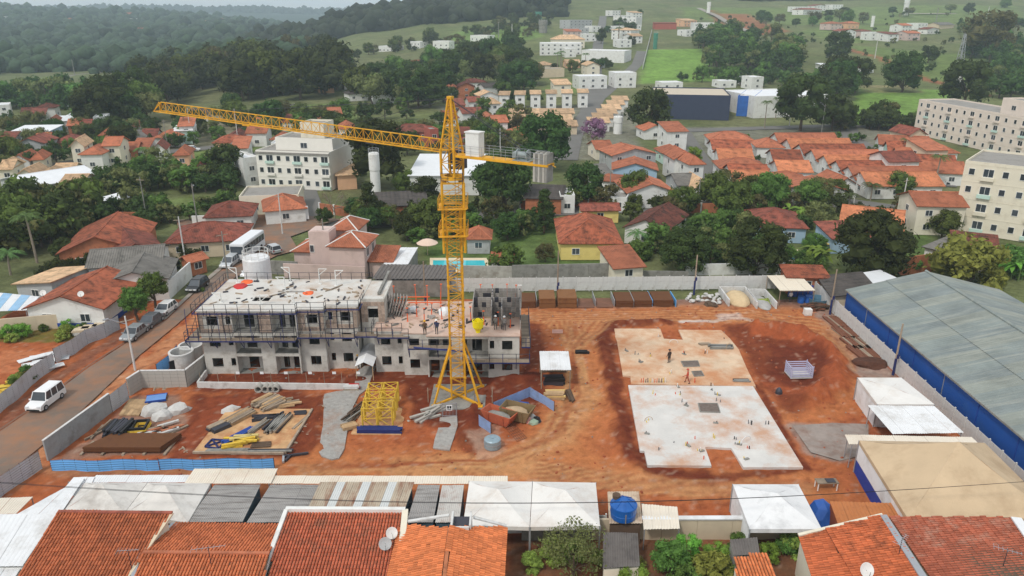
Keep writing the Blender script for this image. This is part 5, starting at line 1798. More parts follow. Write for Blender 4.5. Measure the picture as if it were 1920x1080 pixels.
def bundle(name, label, p, rz, L, W, H, nx, nz, mat, cat='timber', piece='bar', jit=0.06, sec='box'):
 """stack of long pieces, each piece a part"""
 mw = FR(Vector(p), rz)
 o = thing(name, label, cat, mw)
 w_, h_ = W / nx, H / nz
 r = random.Random(hash(label) % 1000 if False else len(label) * 7 + int(L * 10))
 for k in range(nz):
  for i in range(nx):
   a = r.uniform(-jit, jit)
   m = mw @ Matrix.Translation((r.uniform(-jit, jit) * 3, -W / 2 + (i + .5) * w_, k * h_ + h_ / 2)) @ Matrix.Rotation(a, 4, 'Z')
   l = L * r.uniform(0.82, 1.0)
   if sec == 'box':
    MB().cbox((0, 0, 0), (l, w_ * 0.86, h_ * 0.9)).build(piece, mat if not isinstance(mat, list) else r.choice(mat), o, m)
   else:
    MB().tube((-l / 2, 0, 0), (l / 2, 0, 0), min(w_, h_) * 0.46, 6).build(piece, mat if not isinstance(mat, list) else r.choice(mat), o, m)
 return o
def at(u, v, z=0.05):
 p = G(u, v, z)
 p.z = z
 return p
bundle('steel_bundle', 'grey steel bundle lying at the right rear of the muddy slab', at(1352, 652, .25), 0, 3.2, 1.0, 0.3, 6, 2, [STEEL, CONG], 'steel')
bundle('steel_bundle', 'small dark steel bundle left of the grey bundle on the muddy slab', at(1320, 646, .25), 0.1, 1.6, 0.5, 0.2, 4, 1, [STEEL, WOODG], 'steel')
bundle('plank_stack', 'thin grey plank stack at the right end of the slab seam', at(1388, 714, .25), 0, 2.0, 0.7, 0.15, 4, 1, [CONG, WOODD], 'timber')
bundle('pipe_bundle', 'black pipe bundle lying on the dirt track beside the white roofed shed', at(1091, 662), 0, 1.7, 0.7, 0.35, 4, 2, BLACK, 'pipes', 'pipe', sec='tube')
person('worker in dark clothes standing on the muddy slab', (*at(1254, 683).xy, 0.24), 0.5, C(60, 48, 44), C(60, 52, 50), C(70, 60, 56))
person('worker in red orange clothes walking along the seam of the two slabs', (*at(1288, 721).xy, 0.24), 1.2, C(196, 84, 60), C(150, 70, 56), C(190, 80, 60), 'walk')
person('worker with yellow helmet walking on the grey gravel path', (*at(672, 690).xy, 0.05), 0.8, C(56, 58, 60), C(86, 84, 88), C(230, 180, 40), 'walk')
# ------------------------------------------------------------------ gravel paths, working slab
poly_px('gravel_path', [(605, 742), (630, 736), (664, 731), (668, 700), (684, 688), (705, 688), (700, 699), (690, 730), (674, 742), (662, 765), (653, 800), (646, 843), (636, 861), (622, 864), (604, 858), (598, 850), (601, 825), (606, 800), (607, 770)], GRAV, 0.17, thick=0.25)
poly_px('gravel_path', [(825, 785), (857, 782), (858, 800), (852, 820), (843, 846), (830, 845), (812, 842), (815, 826), (822, 805)], GRAV, 0.16, thick=0.25)
ws = thing('working_slab', 'sandy working slab strewn with steel and timber in the left yard', 'slab', FR(at(370, 848)))
P = [at(u, v) for u, v in [(363, 849), (428, 768), (584, 769), (533, 851)]]
MB().prism([(p.x, p.y) for p in P], -0.1, 0.20).build('slab_top', OSB, ws)
MB().bar(P[0] + Vector((0, -.1, 0.12)), P[3] + Vector((0, -.1, .12)), 0.22).build('edge_board', WOODG, ws)
MB().bar(P[3] + Vector((.1, 0, 0.12)), P[2] + Vector((.1, 0, .12)), 0.22).build('edge_board', WOODG, ws)
y6 = Z(140, 720, 1920 / 460)
zt = 0.2
def Y6(x, y, z=0.2):
 return at(*y6(x, y), z)
bundle('steel_beams', 'three dark blue steel beams stacked on the sandy working slab', Y6(1280, 410), 1.0, 3.6, 0.8, 0.25, 3, 1, BLUE, 'steel')
bundle('clamp_pile', 'heap of yellow formwork clamps at the end of the blue beams', Y6(1300, 465), 0.2, 2.4, 1.6, 0.55, 5, 3, [YELM, M('clamp_pale', C(206, 186, 120))], 'clamps', 'clamp', 0.3)
fr = thing('braced_square', 'navy square steel frame with diagonal on the sandy working slab', 'frame', FR(Y6(1095, 470)))
b0, b1, b2, b3 = Y6(1020, 490, .3), Y6(1130, 505, .3), Y6(1175, 440, .3), Y6(1075, 432, .3)
for a, b in ((b0, b1), (b1, b2), (b2, b3), (b3, b0), (b0, b2), (b1, b3)):
 MB().bar(a, b, 0.14).build('bar', NAVY, fr)
bundle('steel_box', 'dark steel tray with pale rim on the sandy working slab', Y6(1120, 350), 0.9, 2.0, 1.6, 0.4, 2, 2, [STEEL, WOODG], 'tray')
bundle('timber_pile', 'pale timber pile at the upper left of the sandy working slab', Y6(1290, 270), 1.0, 3.4, 1.4, 0.45, 6, 3, [WOODG, WOOD], 'timber', 'plank')
bundle('timber_pile', 'timber and steel strip pile at the right of the sandy working slab', Y6(1590, 320), 1.35, 3.8, 1.5, 0.4, 7, 2, [WOODG, STEEL, CONG], 'timber', 'plank', 0.1)
bundle('plank_pile', 'narrow pile of pale planks in the middle of the sandy working slab', Y6(1440, 340), 1.2, 3.0, 0.6, 0.3, 4, 2, [CONG, WOODG], 'timber', 'plank')
bundle('steel_pile', 'dark angled steel sections above the strip pile on the working slab', Y6(1520, 265), 0.25, 2.6, 0.9, 0.3, 4, 1, STEEL, 'steel', 'bar', 0.25)
bundle('pallet_stack', 'brown panel pair at the lower right of the working slab', Y6(1460, 480), 0.1, 2.0, 1.0, 0.15, 3, 1, WOODD, 'pallet', 'board', 0.01)
bundle('plank_row', 'long grey planks along the front edge of the working slab', Y6(1200, 522), 0.02, 4.5, 0.5, 0.15, 2, 1, [WOODG, CONG], 'timber', 'plank', 0.02)
bundle('plank_row', 'grey blue planks at the lower right front edge of the working slab', Y6(1530, 525), 0.02, 4.6, 0.5, 0.15, 2, 1, [CONG, STEEL], 'timber', 'plank', 0.02)
bundle('small_frame_pile', 'small dark frame at the upper right corner of the working slab', Y6(1770, 228), 0.1, 1.3, 0.8, 0.15, 3, 1, STEEL, 'frame', 'bar', 0.05)
bundle('plank_row', 'thin boards along the right edge of the working slab', Y6(1770, 300), 1.3, 3.2, 0.3, 0.1, 2, 1, WOODG, 'timber', 'plank')
bundle('board_pile', 'weathered boards piled beyond the working slab, larger of two piles', Y6(1525, 160, .05), 0.9, 2.8, 3.0, 0.5, 9, 3, [WOODG, WOOD], 'timber', 'plank', 0.12)
bundle('board_pile', 'weathered boards piled beyond the working slab, smaller right pile', Y6(1635, 160, .05), 0.5, 2.4, 1.6, 0.35, 6, 2, [WOODG, WOOD], 'timber', 'plank', 0.3)
ob = thing('timber_floor', 'pale chipboard floor by the ribbed metal fence in the left yard', 'floor', FR(Y6(400, 230, 0)))
P = [Y6(x, y) for x, y in [(345, 235), (430, 110), (600, 115), (500, 240)]]
for i in range(5):
 for j in range(3):
  a = P[0].lerp(P[3], i / 5).lerp(P[1].lerp(P[2], i / 5), j / 3)
  b = P[0].lerp(P[3], (i + .97) / 5).lerp(P[1].lerp(P[2], (i + .97) / 5), (j + .0) / 3)
  c = P[0].lerp(P[3], (i + .97) / 5).lerp(P[1].lerp(P[2], (i + .97) / 5), (j + .97) / 3)
  d = P[0].lerp(P[3], i / 5).lerp(P[1].lerp(P[2], i / 5), (j + .97) / 3)
  MB().prism([(k.x, k.y) for k in (a, b, c, d)], 0.0, 0.14 + RN.uniform(0, .02)).build('board', WOOD, ob)
bs = FR(Y6(640, 118, .1), 0.3)
o = thing('blue_panel', 'blue framed panel lying flat in the left yard', 'panel', bs)
MB().box(-1.0, 1.0, -0.7, 0.7, 0.12, 0.2).build('sheet', M('panel_blue', C(108, 148, 206), var=0.1), o, bs)
MB().box(-1.06, 1.06, -0.78, -0.7, 0, 0.24).box(-1.06, 1.06, 0.7, 0.78, 0, 0.24).build('frame', BLUE, o, bs)
SACK = M('sack_white', C(196, 194, 190), var=0.12, scale=1.5, dirt=(C(150, 130, 116), 0.3, 1.2))
heap('big_bag', 'white builder bag of sand, largest of three in the left yard', Y6(630, 225, .05), 1.35, 1.2, SACK, 11, 'bag', 0.75, 0.2, 0.35)
heap('big_bag', 'white builder bag slumped in front of the largest one', Y6(690, 262, .05), 1.1, 0.8, SACK, 12, 'bag', 0.7, 0.5, 0.35)
heap('big_bag', 'white builder bag standing right of the other two', Y6(815, 215, .05), 1.25, 1.0, SACK, 13, 'bag', 0.7, 0.4, 0.35)
heap('big_bag', 'small crumpled white bag above the timber pile of the working slab', Y6(1225, 210, .05), 1.0, 0.6, SACK, 14, 'bag', 0.6, 0.4, 0.5)
fs_ = thing('formwork_stack', 'stack of yellow and black formwork frames in the left yard', 'formwork', FR(Y6(465, 370)))
base = Y6(470, 375, 0.05)
for i in range(6):
 m = FR(base + Vector((0.1 * math.sin(i), 0.05 * i, 0.13 * i)), 0.15)
 mb = MB().box(-1.3, 1.3, -0.9, -0.75, 0, .12).box(-1.3, 1.3, 0.75, 0.9, 0, .12).box(-1.3, -1.15, -0.75, 0.75, 0, .12).box(1.15, 1.3, -.75, .75, 0, .12).box(-0.08, .08, -.75, .75, 0, .12)
 mb.build('frame', YELM if i in (0, 2, 3) else BLACK, fs_, m)
bundle('rebar_stack', 'dark stack of steel stirrups left of the yellow and black frames', Y6(355, 385, .05), 1.57, 2.6, 2.2, 1.0, 8, 4, [STEEL, BLACK], 'steel', 'bar', 0.1)
pl = thing('plywood_stack', 'long brown plywood stack on bearers beside the blue fence', 'plywood', FR(Y6(400, 500, 0)))
mwp = FR(Y6(378, 545, 0.05), 0.0)
for k in range(5):
 MB().add([(-3.8, 0, 0), (3.6, 0, 0), (4.6, 2.6, 0), (-2.2, 2.6, 0), (-3.8, 0, .11), (3.6, 0, .11), (4.6, 2.6, .11), (-2.2, 2.6, .11)],
   [(3, 2, 1, 0), (4, 5, 6, 7), (0, 1, 5, 4), (1, 2, 6, 5), (2, 3, 7, 6), (3, 0, 4, 7)]).build('sheet', PLY, pl, mwp @ Matrix.Translation((RN.uniform(-.06, .06), RN.uniform(-.05, .05), 0.12 + k * 0.115)))
for k in range(5):
 MB().cbox((-3.9 + k * 2.0, 0.9, 0.05), (0.25, 2.4, 0.14)).build('bearer', WOODG, pl, mwp)
bundle('scrap_heap', 'heap of broken boards and sacks right of the formwork stack', Y6(690, 370, .05), 0.5, 2.4, 2.0, 0.4, 6, 2, [WOODG, SACK, BRICK], 'debris', 'board', 0.5)
bundle('plank_row', 'long weathered plank edging the left yard slab beside the red earth', Y6(745, 395, .05), 0.95, 5.0, 0.3, 0.15, 1, 1, WOODG, 'timber', 'plank')
bundle('scrap_heap', 'loose pale boards by the foot of the left concrete wall', Y6(180, 380, .05), 1.3, 2.6, 0.6, 0.2, 3, 1, [WOODG, WOOD], 'debris', 'board', 0.4)
lb = thing('steel_bracket', 'grey steel L-shaped bracket lying right of the blue fence end', 'bracket', FR(Y6(1650, 590, 0.1)))
for a, b in (((1632, 612), (1635, 565)), ((1635, 565), (1830, 540)), ((1650, 600), (1690, 560))):
 MB().bar(Y6(*a, .15), Y6(*b, .15), 0.2).build('bar', STEELL if a[0] == 1632 else STEEL, lb)
W6 = Z(0, 580, 4)
CWALL = M('wall_render_grey', C(158, 160, 160), var=0.2, scale=0.5, dirt=(C(112, 106, 100), 0.45, 0.5), bump=0.2)
wl = thing('concrete_wall', 'grey rendered boundary wall sloping beside the street at the left yard', 'wall', FR(at(92, 862, 0)))
A, B = at(90, 866, -0.1), at(211, 774, -0.1)
mwl, Lw = line_frame(A, B)
for i in range(5):
 MB().box(i * Lw / 5, (i + 1) * Lw / 5 - 0.012, -0.08, 0.08, 0, 2.25 + 0.03 * (i % 2)).build('wall_panel', CWALL, wl, mwl)
MB().box(0, Lw, -0.12, 0.12, 2.29, 2.36).build('coping', CONP, wl, mwl)
RIBG = M('sheet_galvanised', C(190, 194, 198), rough=0.45, var=0.10, scale=0.8, metal=0.3, dirt=(C(150, 140, 130), 0.25, 0.6))
sheet_fence('ribbed metal sheet closing the gap between the grey wall and block wall', [at(212, 773, 0), at(243, 748, 0)], 2.1, RIBG, 1.3)
BLOCKM = M('block_wall', C(176, 172, 164), var=0.10, scale=0.8, dirt=(C(130, 122, 112), 0.35, 0.8))
bw = thing('block_wall', 'concrete block retaining wall angled below the concrete rings', 'wall', FR(at(245, 745, 0)))
pts = [at(244, 744, -0.1), at(268, 728, -0.1), at(352, 727, -0.1), at(392, 694, -0.1)]
for a, b in zip(pts[:-1], pts[1:]):
 m, L = line_frame(a, b)
 nb_, nr_ = max(2, round(L / 0.8)), 5
 pm = MB().box(0.012, L / nb_ - 0.012, -0.1, 0.1, 0.012, 0.44 - 0.012).mesh('block', BLOCKM)
 MB().box(0, L, -0.085, 0.085, 0, nr_ * 0.44 - .02).build('mortar', CONG, bw, m)
 for r in range(nr_):
  for i in range(nb_):
   put('block', pm, bw, m @ Matrix.Translation((i * L / nb_, 0, r * 0.44)))
 MB().box(0, L, -0.13, 0.13, nr_ * 0.44, nr_ * 0.44 + 0.07).build('coping', CONP, bw, m)
for (u, v, r, h, lb_) in [(345, 694, 1.35, 2.5, 'nearer large concrete well ring standing behind the block wall'), (362, 680, 1.35, 2.4, 'farther large concrete well ring beside the scaffold')]:
 p = at(u, v, 0)
 MB().lathe([(r, 0), (r, h * 0.93), (r + 0.06, h * 0.94), (r + 0.06, h), (r - 0.2, h), (r - 0.2, 0.4), (0, 0.4)], 28).build('well_ring', CONP, None, FR(p), smooth=False, label=lb_, cat='ring')
o = thing('leaning_board', 'black panel leaning on the near concrete ring', 'panel', FR(at(333, 702, 0)))
m = FR(at(322, 706, 0), 0.75)
MB().box(0, 2.0, -0.04, 0.04, 0, 1.9).build('sheet', BLACK, o, m)
MB().bar((0, 0, 1.9), (2.0, 0, 1.9), 0.08).bar((0, 0, 0), (0, 0, 1.9), 0.08).bar((2, 0, 0), (2, 0, 1.9), 0.08).build('frame', STEEL, o, m)
sheet_fence('short blue ribbed hoarding beside the concrete rings', [at(297, 706, 0), at(318, 690, 0), at(335, 668, 0)], 1.6, BLUEL, 1.2)
lw = thing('low_wall', 'long low concrete wall in front of the left block with wire posts', 'wall', FR(at(372, 727, 0)))
for a, b in ((at(372, 727, 0), at(655, 731, 0)), (at(372, 727, 0), at(388, 704, 0))):
 m, L = line_frame(a, b)
 n = max(1, round(L / 3))
 for i in range(n):
  MB().box(i * L / n, (i + 1) * L / n - 0.01, -0.1, 0.1, -0.1, 0.75).build('panel', CONP, lw, m)
for i in range(9):
 p = at(378 + i * 33, 724, 0)
 MB().tube(p, p + Vector((0, 0, 1.7)), 0.035, 5).build('post', WOODG, lw)
for i in range(6):
 p = at(448 + i * 45, 716, 0) + Vector((0, 0, 1.15))
 o = MB().cbox((0, 0, 0), (0.42, 0.03, 0.3)).build('site_sign', SIGNW, None, FR(p), label='small blank white site sign hung on wire in front of the building', cat='sign', group='small white signs on the wire')
for i, (u, ds) in enumerate([(487, 'leftmost of four'), (500, 'second from left of four'), (510, 'third from left of four'), (519, 'rightmost of four')]):
 p = at(u, 732, 0.0)
 MB().lathe([(0.36, -0.6), (0.36, 0.45), (0.42, 0.46), (0.42, 0.62), (0.30, 0.62), (0.28, -0.6)], 18).build('drain_pipe', CONC, None, FR(p + Vector((0, 0, 0.42)), 0.1) @ Matrix.Rotation(math.pi / 2, 4, 'X'), label='short concrete drain pipe lying before the low wall, ' + ds, cat='pipe')
bundle('site_bench', 'small table with red striped top at the end of the low wall', at(660, 732, .05), 0, 1.8, 0.8, 0.7, 3, 4, [CONP, REDP, WOODG], 'table', 'board', 0.02)
# ------------------------------------------------------------------ yellow mast sections
bp = MB()
P = [at(u, v) for u, v in [(658, 814), (690, 752), (766, 742), (752, 816)]]
MB().prism([(p.x, p.y) for p in P], -0.1, 0.12).build('ground_pad', OSB, label='sandy base pad under the yellow mast sections', cat='pad')
names = ['front left', 'front right', 'middle left', 'middle right', 'rear left', 'rear right']
k = 0
for row, v in enumerate((797, 778, 760)):
 for cx_, du in ((696 + row * 4.5, 0), (725 + row * 4.5, 1)):
  p = at(cx_, v - (0 if du == 0 else 1), 0.12)
  mb = MB()
  lattice_box(mb, 0, 0, 0.05, 2.35, 1.45, 2, 0.03, 0.07, 0.04)
  for s in (-1, 1):
   mb.tube((s * .7, -.7, 2.3), (-s * .7, .7, 2.3), 0.04, 4)
  mb.build('crane_mast_section', YELM, None, FR(p, 0.02), label='yellow lattice mast section waiting on the ground, %s of six' % names[k], cat='crane section', group='spare crane mast sections')
  k += 1
bundle('steel_beams', 'dark blue wrapped steel bundle in front of the yellow mast sections', at(711, 809, .1), 0.0, 4.6, 0.9, 0.45, 4, 3, M('steel_navy', C(36, 50, 110), rough=0.5, var=0.2), 'steel', 'bar', 0.03)
bundle('scrap_heap', 'heap of grey scrap left of the yellow mast sections', at(668, 776, .05), 1.2, 3.2, 1.0, 0.5, 5, 3, [WOODG, CONG, WOODD], 'debris', 'board', 0.25)
o = bundle('crate', 'low pale wooden crate left of the wrapped blue steel', at(655, 802, .1), 0.5, 1.6, 1.0, 0.4, 4, 3, WOOD, 'crate', 'board', 0.02)
bundle('block_pile', 'pile of pale concrete offcuts left of the crane footing', at(808, 778, .05), 0.8, 2.6, 1.4, 0.6, 4, 3, CONC, 'rubble', 'block', 0.5)
gm = FR(at(843, 782, 0.0), 0.02)
gt = thing('site_gate', 'small mesh gate with a sign before the crane footing', 'gate', gm)
for x in (-0.75, 0.75):
 MB().bar((x, 0, 0), (x, 0, 1.7), 0.07).build('post', STEELL, gt, gm)
for x in [-.6 + .15 * i for i in range(9)]:
 MB().tube((x, 0, 0.15), (x, 0, 1.6), 0.018, 4).build('bar', STEELL, gt, gm)
MB().bar((-.75, 0, 1.62), (.75, 0, 1.62), 0.06).bar((-.75, 0, .15), (.75, 0, .15), 0.06).build('rail', STEELL, gt, gm)
sg_ = MB().box(-0.3, 0.3, -0.06, -0.03, 0.8, 1.45).build('sign', SIGNW, gt, gm)
MB().box(-0.22, -0.03, -0.075, -0.06, 1.05, 1.35).box(0.03, 0.22, -0.075, -0.06, 1.05, 1.35).box(-0.22, .22, -.075, -.06, .88, .96).build('sign_mark', BLACK, sg_, gm)
for i, (u, v) in enumerate([(803, 755), (875, 750), (923, 755), (890, 757), (958, 705), (1014, 715)]):
 p = at(u, v, 0)
 MB().tube((0, 0, -.1), (0, 0, 1.8), 0.05, 5).build('wooden_stake', WOODG, None, FR(p), label='upright wooden stake of the wire barrier round the crane base', cat='stake', group='stakes round the crane base')
# ------------------------------------------------------------------ waste corner
w5 = Z(870, 620, 4.5)
W5 = lambda x, y, z=0.05: at(*w5(x, y), z)
HOARD = M('hoarding_blue_grey', C(140, 164, 204), rough=0.5, var=0.10, scale=0.8, dirt=(C(120, 110, 110), 0.3, 0.7))
sheet_fence('pale blue ribbed hoarding, left run of the waste corner', [W5(250, 690, 0), W5(555, 560, 0)], 1.25, HOARD, 1.6, horiz=False)
sheet_fence('pale blue ribbed hoarding, right run of the waste corner', [W5(555, 560, 0), W5(757, 685, 0)], 1.25, HOARD, 1.6, horiz=False)
sheet_fence('single blue hoarding panel left of the orange skip', [W5(125, 800, 0), W5(225, 870, 0)], 1.3, HOARD, 1.2, horiz=False)
def skip(label, p, rz, L, W, H, mat, fill):
 m = FR(Vector(p), rz)
 o = thing('skip', label, 'skip', m)
 hl, hw = L / 2, W / 2
 t = 0.06
 mb = MB()
 bot, top = [(-hl * .7, -hw * .8), (hl * .7, -hw * .8), (hl * .7, hw * .8), (-hl * .7, hw * .8)], [(-hl, -hw), (hl, -hw), (hl, hw), (-hl, hw)]
 vs = [(x, y, 0.1) for x, y in bot] + [(x, y, H) for x, y in top] + [(x * .94, y * .94, H) for x, y in top] + [(x * .94, y * .94, .2) for x, y in bot]
 fsx = [(3, 2, 1, 0), (12, 13, 14, 15)]
 for i in range(4):
  j = (i + 1) % 4
  fsx += [(i, j, 4 + j, 4 + i), (4 + i, 4 + j, 8 + j, 8 + i), (8 + i, 8 + j, 12 + j, 12 + i)]
 mb.add(vs, fsx).build('tub', mat, o, m)
 for s in (-1, 1):
  MB().bar((-hl * .5, s * hw * .95, 0.2), (-hl * .5, s * hw * 1.02, H), 0.1).bar((hl * .5, s * hw * .95, .2), (hl * .5, s * hw * 1.02, H), .1).build('rib', mat, o, m)
 rng = np.random.RandomState(int(L * 100))
 v, f = ICO2
 qv = v * (1 + 0.3 * (rng.rand(len(v), 1) - .5)) * np.array([hl * .8, hw * .8, H * .35]) + np.array([0, 0, H * .55])
 MB().add(qv.tolist(), f).build('load', fill, o, m)
 return o
skip('orange waste skip tilted in the waste corner', W5(300, 770), -0.55, 3.6, 1.7, 1.3, M('skip_orange', C(184, 96, 66), var=0.15, dirt=(C(130, 70, 50), 0.3, 1)), CONG)
skip('skip under a beige tarpaulin beside the orange one', W5(450, 740), -0.4, 3.4, 2.0, 1.4, M('skip_olive', C(128, 108, 76), var=0.2), M('tarp_beige', C(178, 154, 124), var=0.2, scale=1.5))
heap('tarpaulin', 'crumpled bright blue tarpaulin in the waste corner', W5(485, 650), 0.9, 0.6, M('tarp_blue', C(46, 92, 170), rough=0.5, var=0.2), 21, spread=0.6)
for i, (x, y, mt, l) in enumerate([(545, 765, M('bag_pink', C(206, 150, 140)), 'pink and white rubbish bag'), (575, 745, SACK, 'white rubbish bag'), (610, 760, BLACK, 'black rubbish bag'), (585, 780, M('bag_green', C(150, 170, 150)), 'pale green rubbish bag')]):
 heap('rubbish_bag', l + ' right of the beige skip', W5(x, y), 0.5, 0.5, mt, 30 + i, 'bag', spread=0.4)
rm = thing('rebar_mesh', 'rusty reinforcement mesh lying in front of the skips', 'mesh', FR(W5(420, 860)))
c0, c1, c2, c3 = W5(330, 800, .12), W5(450, 935, .12), W5(530, 905, .12), W5(410, 770, .12)
RUST = M('rusty_steel', C(122, 78, 58), var=0.25, rough=0.8)
for i in range(6):
 MB().tube(c0.lerp(c3, i / 5), c1.lerp(c2, i / 5), 0.025, 4).build('bar', RUST, rm)
for i in range(8):
 MB().tube(c0.lerp(c1, i / 7) + Vector((0, 0, .03)), c3.lerp(c2, i / 7) + Vector((0, 0, .03)), 0.02, 4).build('bar', RUST, rm)
tkp = W5(240, 985, 0)
tk = thing('water_tank', 'round grey blue metal tank standing on the dirt by the waste corner', 'tank', FR(tkp))
TKM = M('tank_grey_blue', C(150, 170, 180), rough=0.4, var=0.15, metal=0.3, dirt=(C(110, 100, 96), 0.3, 1.0))
MB().lathe([(.72, 0), (.82, 0.12), (.82, .95), (.7, 1.05), (0.2, 1.12), (0.2, 1.16), (0, 1.16)], 20).build('shell', TKM, tk, FR(tkp))
MB().lathe([(.85, 0.55), (.85, 0.61), (.8, 0.61)], 20).build('hoop', STEELL, tk, FR(tkp))
sx0, sx1 = W5(655, 500, 0).x, W5(870, 350, 0).x
sh = canopy('white roofed work shed beside the right end of the building', 3.2, 6.6, 74.8, 79.2, 2.7, 0.25, WHITER, 3, 'work_shed', 'shed', pm=WOODG)
MB().box(3.4, 6.4, 79.0, 79.1, 0, 2.3).build('back_panel', WOODD, sh)
bundle('tool_bench', 'dark tarpaulin covered bench under the white roofed shed', (4.8, 76.2, 0.05), 0, 2.4, 1.2, 0.9, 4, 4, [BLACK, STEEL], 'bench', 'board', 0.04)
bundle('timber_pile', 'yellow and grey timber pile in front of the white roofed shed', (4.7, 72.9, 0.05), 0.02, 2.4, 1.3, 0.7, 4, 4, [WOOD, M('timber_yellow', C(214, 184, 120)), STEEL], 'timber', 'plank', 0.05)
bundle('plank_row', 'slanted brown posts right of the timber pile by the shed', (6.4, 73.2, 0.05), 1.75, 2.8, 0.7, 0.2, 5, 1, WOODD, 'timber', 'plank', 0.06)
o = MB().cbox((0, 0, 0), (1.4, 0.05, 0.5)).build('site_sign', M('sign_pinkish', C(226, 190, 180), var=0.1), None, FR(at(1045, 628, 0.05) + Vector((0, 0, 0.5))), label='white and red safety banner behind the white roofed shed', cat='sign')
# ------------------------------------------------------------------ rear bays of the site
precast_fence('long stepped white precast fence across the rear of the site', (-16.5, 105.9, 0), (46.0, 106.6, 0), 2.15, 2.0, step=lambda t: math.floor(t * 8) * 0.05)
precast_fence('white precast fence along the right side of the site by the warehouse', (45.3, 106.4, 0), (44.9, 51, 0), 2.15, 2.0)
zb = Z(960, 360, 4)
bays = [(55, 175, 760, 870, 1.0, 1), (205, 325, 722, 872, 1.5, 2), (345, 485, 712, 872, 1.6, 2), (495, 620, 765, 870, 0.12, 0), (635, 760, 762, 868, 0.12, 0), (778, 908, 745, 865, 1.0, 3), (918, 1050, 742, 862, 1.0, 3), (1062, 1210, 740, 858, 1.0, 3)]
bl = ['leftmost, low', 'second, tall and light brown', 'third, tall and light brown, beside the pole', 'fourth, nearly empty', 'fifth, nearly empty', 'third from right, dark', 'second from right, dark', 'rightmost, dark, between blue boards']
PLYL = M('plywood_light_brown', C(134, 92, 56), var=0.2, scale=1.0, dirt=(C(90, 56, 36), 0.4, 1.0))
for i, (x0, x1, y0, y1, h, kd) in enumerate(bays):
 a, b = at(*zb(x0, y1), 0.05), at(*zb(x1, y1), 0.05)
 o = thing('material_bay', 'brown sheet stack in the rear bays, ' + bl[i], 'stack', FR(a), 'material bays along the rear fence')
 n = max(1, round(h / 0.2))
 for k in range(n):
  ox, oy = RN.uniform(-.05, .05), RN.uniform(-.05, .05)
  MB().box(a.x + ox, b.x + ox, a.y + oy, a.y + oy + 3.6, 0.05 + k * h / n, 0.05 + (k + 1) * h / n - 0.01).build('sheet', PLYL if kd == 2 else (PLY if kd else M('bay_earth', C(120, 84, 66), var=0.3)), o)
for i, (x, mt) in enumerate([(185, STEELL), (490, STEELL), (625, STEELL), (768, STEELL), (912, STEELL), (1052, BLUEL), (1228, BLUEL)]):
 a = at(*zb(x, 862), 0)
 MB().box(-0.04, 0.04, 0, 3.9, 0, 1.0).build('bay_divider', mt, None, FR(a, 0.02), label='%s sheet divider between the rear bays, %s from the left' % ('blue' if mt is BLUEL else 'pale metal', ('first', 'second', 'third', 'fourth', 'fifth', 'sixth', 'seventh')[i]), cat='divider')
rs = random.Random(5)
for i in range(34):
 u, v = zb(1310 + rs.random() * 250, 765 + rs.random() * 70)
 heap('cement_sack', 'white cement sack in the tumbled heap by the rear pole', at(u, v, 0.0 + rs.random() * .35), rs.uniform(.3, .5), 0.24, SACK, 50 + i, 'sack', 0.65, rs.random() * 3).__setitem__('group', 'white sacks by the rear pole')
for i in range(6):
 u, v = zb(1370 + rs.random() * 150, 800 + rs.random() * 60)
 heap('rebar_coil', 'dark brown rusty tangle beside the white sacks', at(u, v, 0.0), 0.7, 0.5, WOODD, 90 + i, 'scrap', 0.8, rs.random() * 3, 0.7).__setitem__('group', 'rusty tangles by the sacks')
for (x0, x1, yt, yb2, lb2, mt, hh) in [(1620, 1830, 720, 860, 'sand bay of pale concrete walls with a sand heap', M('sand', C(206, 182, 144), var=0.12, scale=1.5, bump=0.5), 1.3), (1830, 1985, 735, 880, 'grey stone bay right of the sand bay', M('stone_chips', C(170, 168, 164), var=0.15, scale=2.0, bump=0.6), 0.5)]:
 a, b = at(*zb(x0, yb2), 0), at(*zb(x1, yb2), 0)
 o = thing('aggregate_bay', lb2, 'bay', FR(a))
 MB().box(a.x, a.x + .2, a.y, a.y + 5.5, 0, 1.1).build('side_wall', CONP, o)
 MB().box(b.x - .2, b.x, a.y, a.y + 5.5, 0, 1.1).build('side_wall', CONP, o)
 MB().box(a.x + .2, b.x - .2, a.y + 5.3, a.y + 5.5, 0, 1.1).build('back_wall', CONP, o)
 rng = np.random.RandomState(4)
 v, f = ico(3)
 w_ = (b.x - a.x) / 2 - .25
 qv = v * (1 + .10 * (rng.rand(len(v), 1) - .5))
 qv[:, 2] = np.clip(qv[:, 2], 0, 1) ** 1.4
 qv = qv * np.array([w_, 2.9, hh]) + np.array([(a.x + b.x) / 2, a.y + 2.5, 0.03])
 MB().add(qv.tolist(), f).build('heap', mt, o, smooth=True)
heap('plant_heap', 'green clump of weeds in the grey stone bay', at(1432, 565, .1), 0.9, 0.5, LF['yellow'], 101, 'plant', spread=0.9)
zr_ = Z(1440, 360, 4)
a, b = G(*zr_(90, 740), 2.4), G(*zr_(355, 738), 2.4)
cs_ = canopy('flat cream roofed shelter in the rear right corner of the site', a.x, b.x, a.y, a.y + 6.0, 2.6, 0.2, M('sheet_cream', C(226, 214, 194), rough=0.6, var=0.06, dirt=(C(180, 150, 120), 0.3, 0.3)), 4, 'site_shelter', 'shelter', amp=0.015, pm=WOODG)
for i in range(5):
 MB().box(a.x + 2.6 + i * 0.75, a.x + 3.25 + i * 0.75, a.y + 3.5, a.y + 3.6, 0.1, 1.9).build('locker', BLUE, cs_)
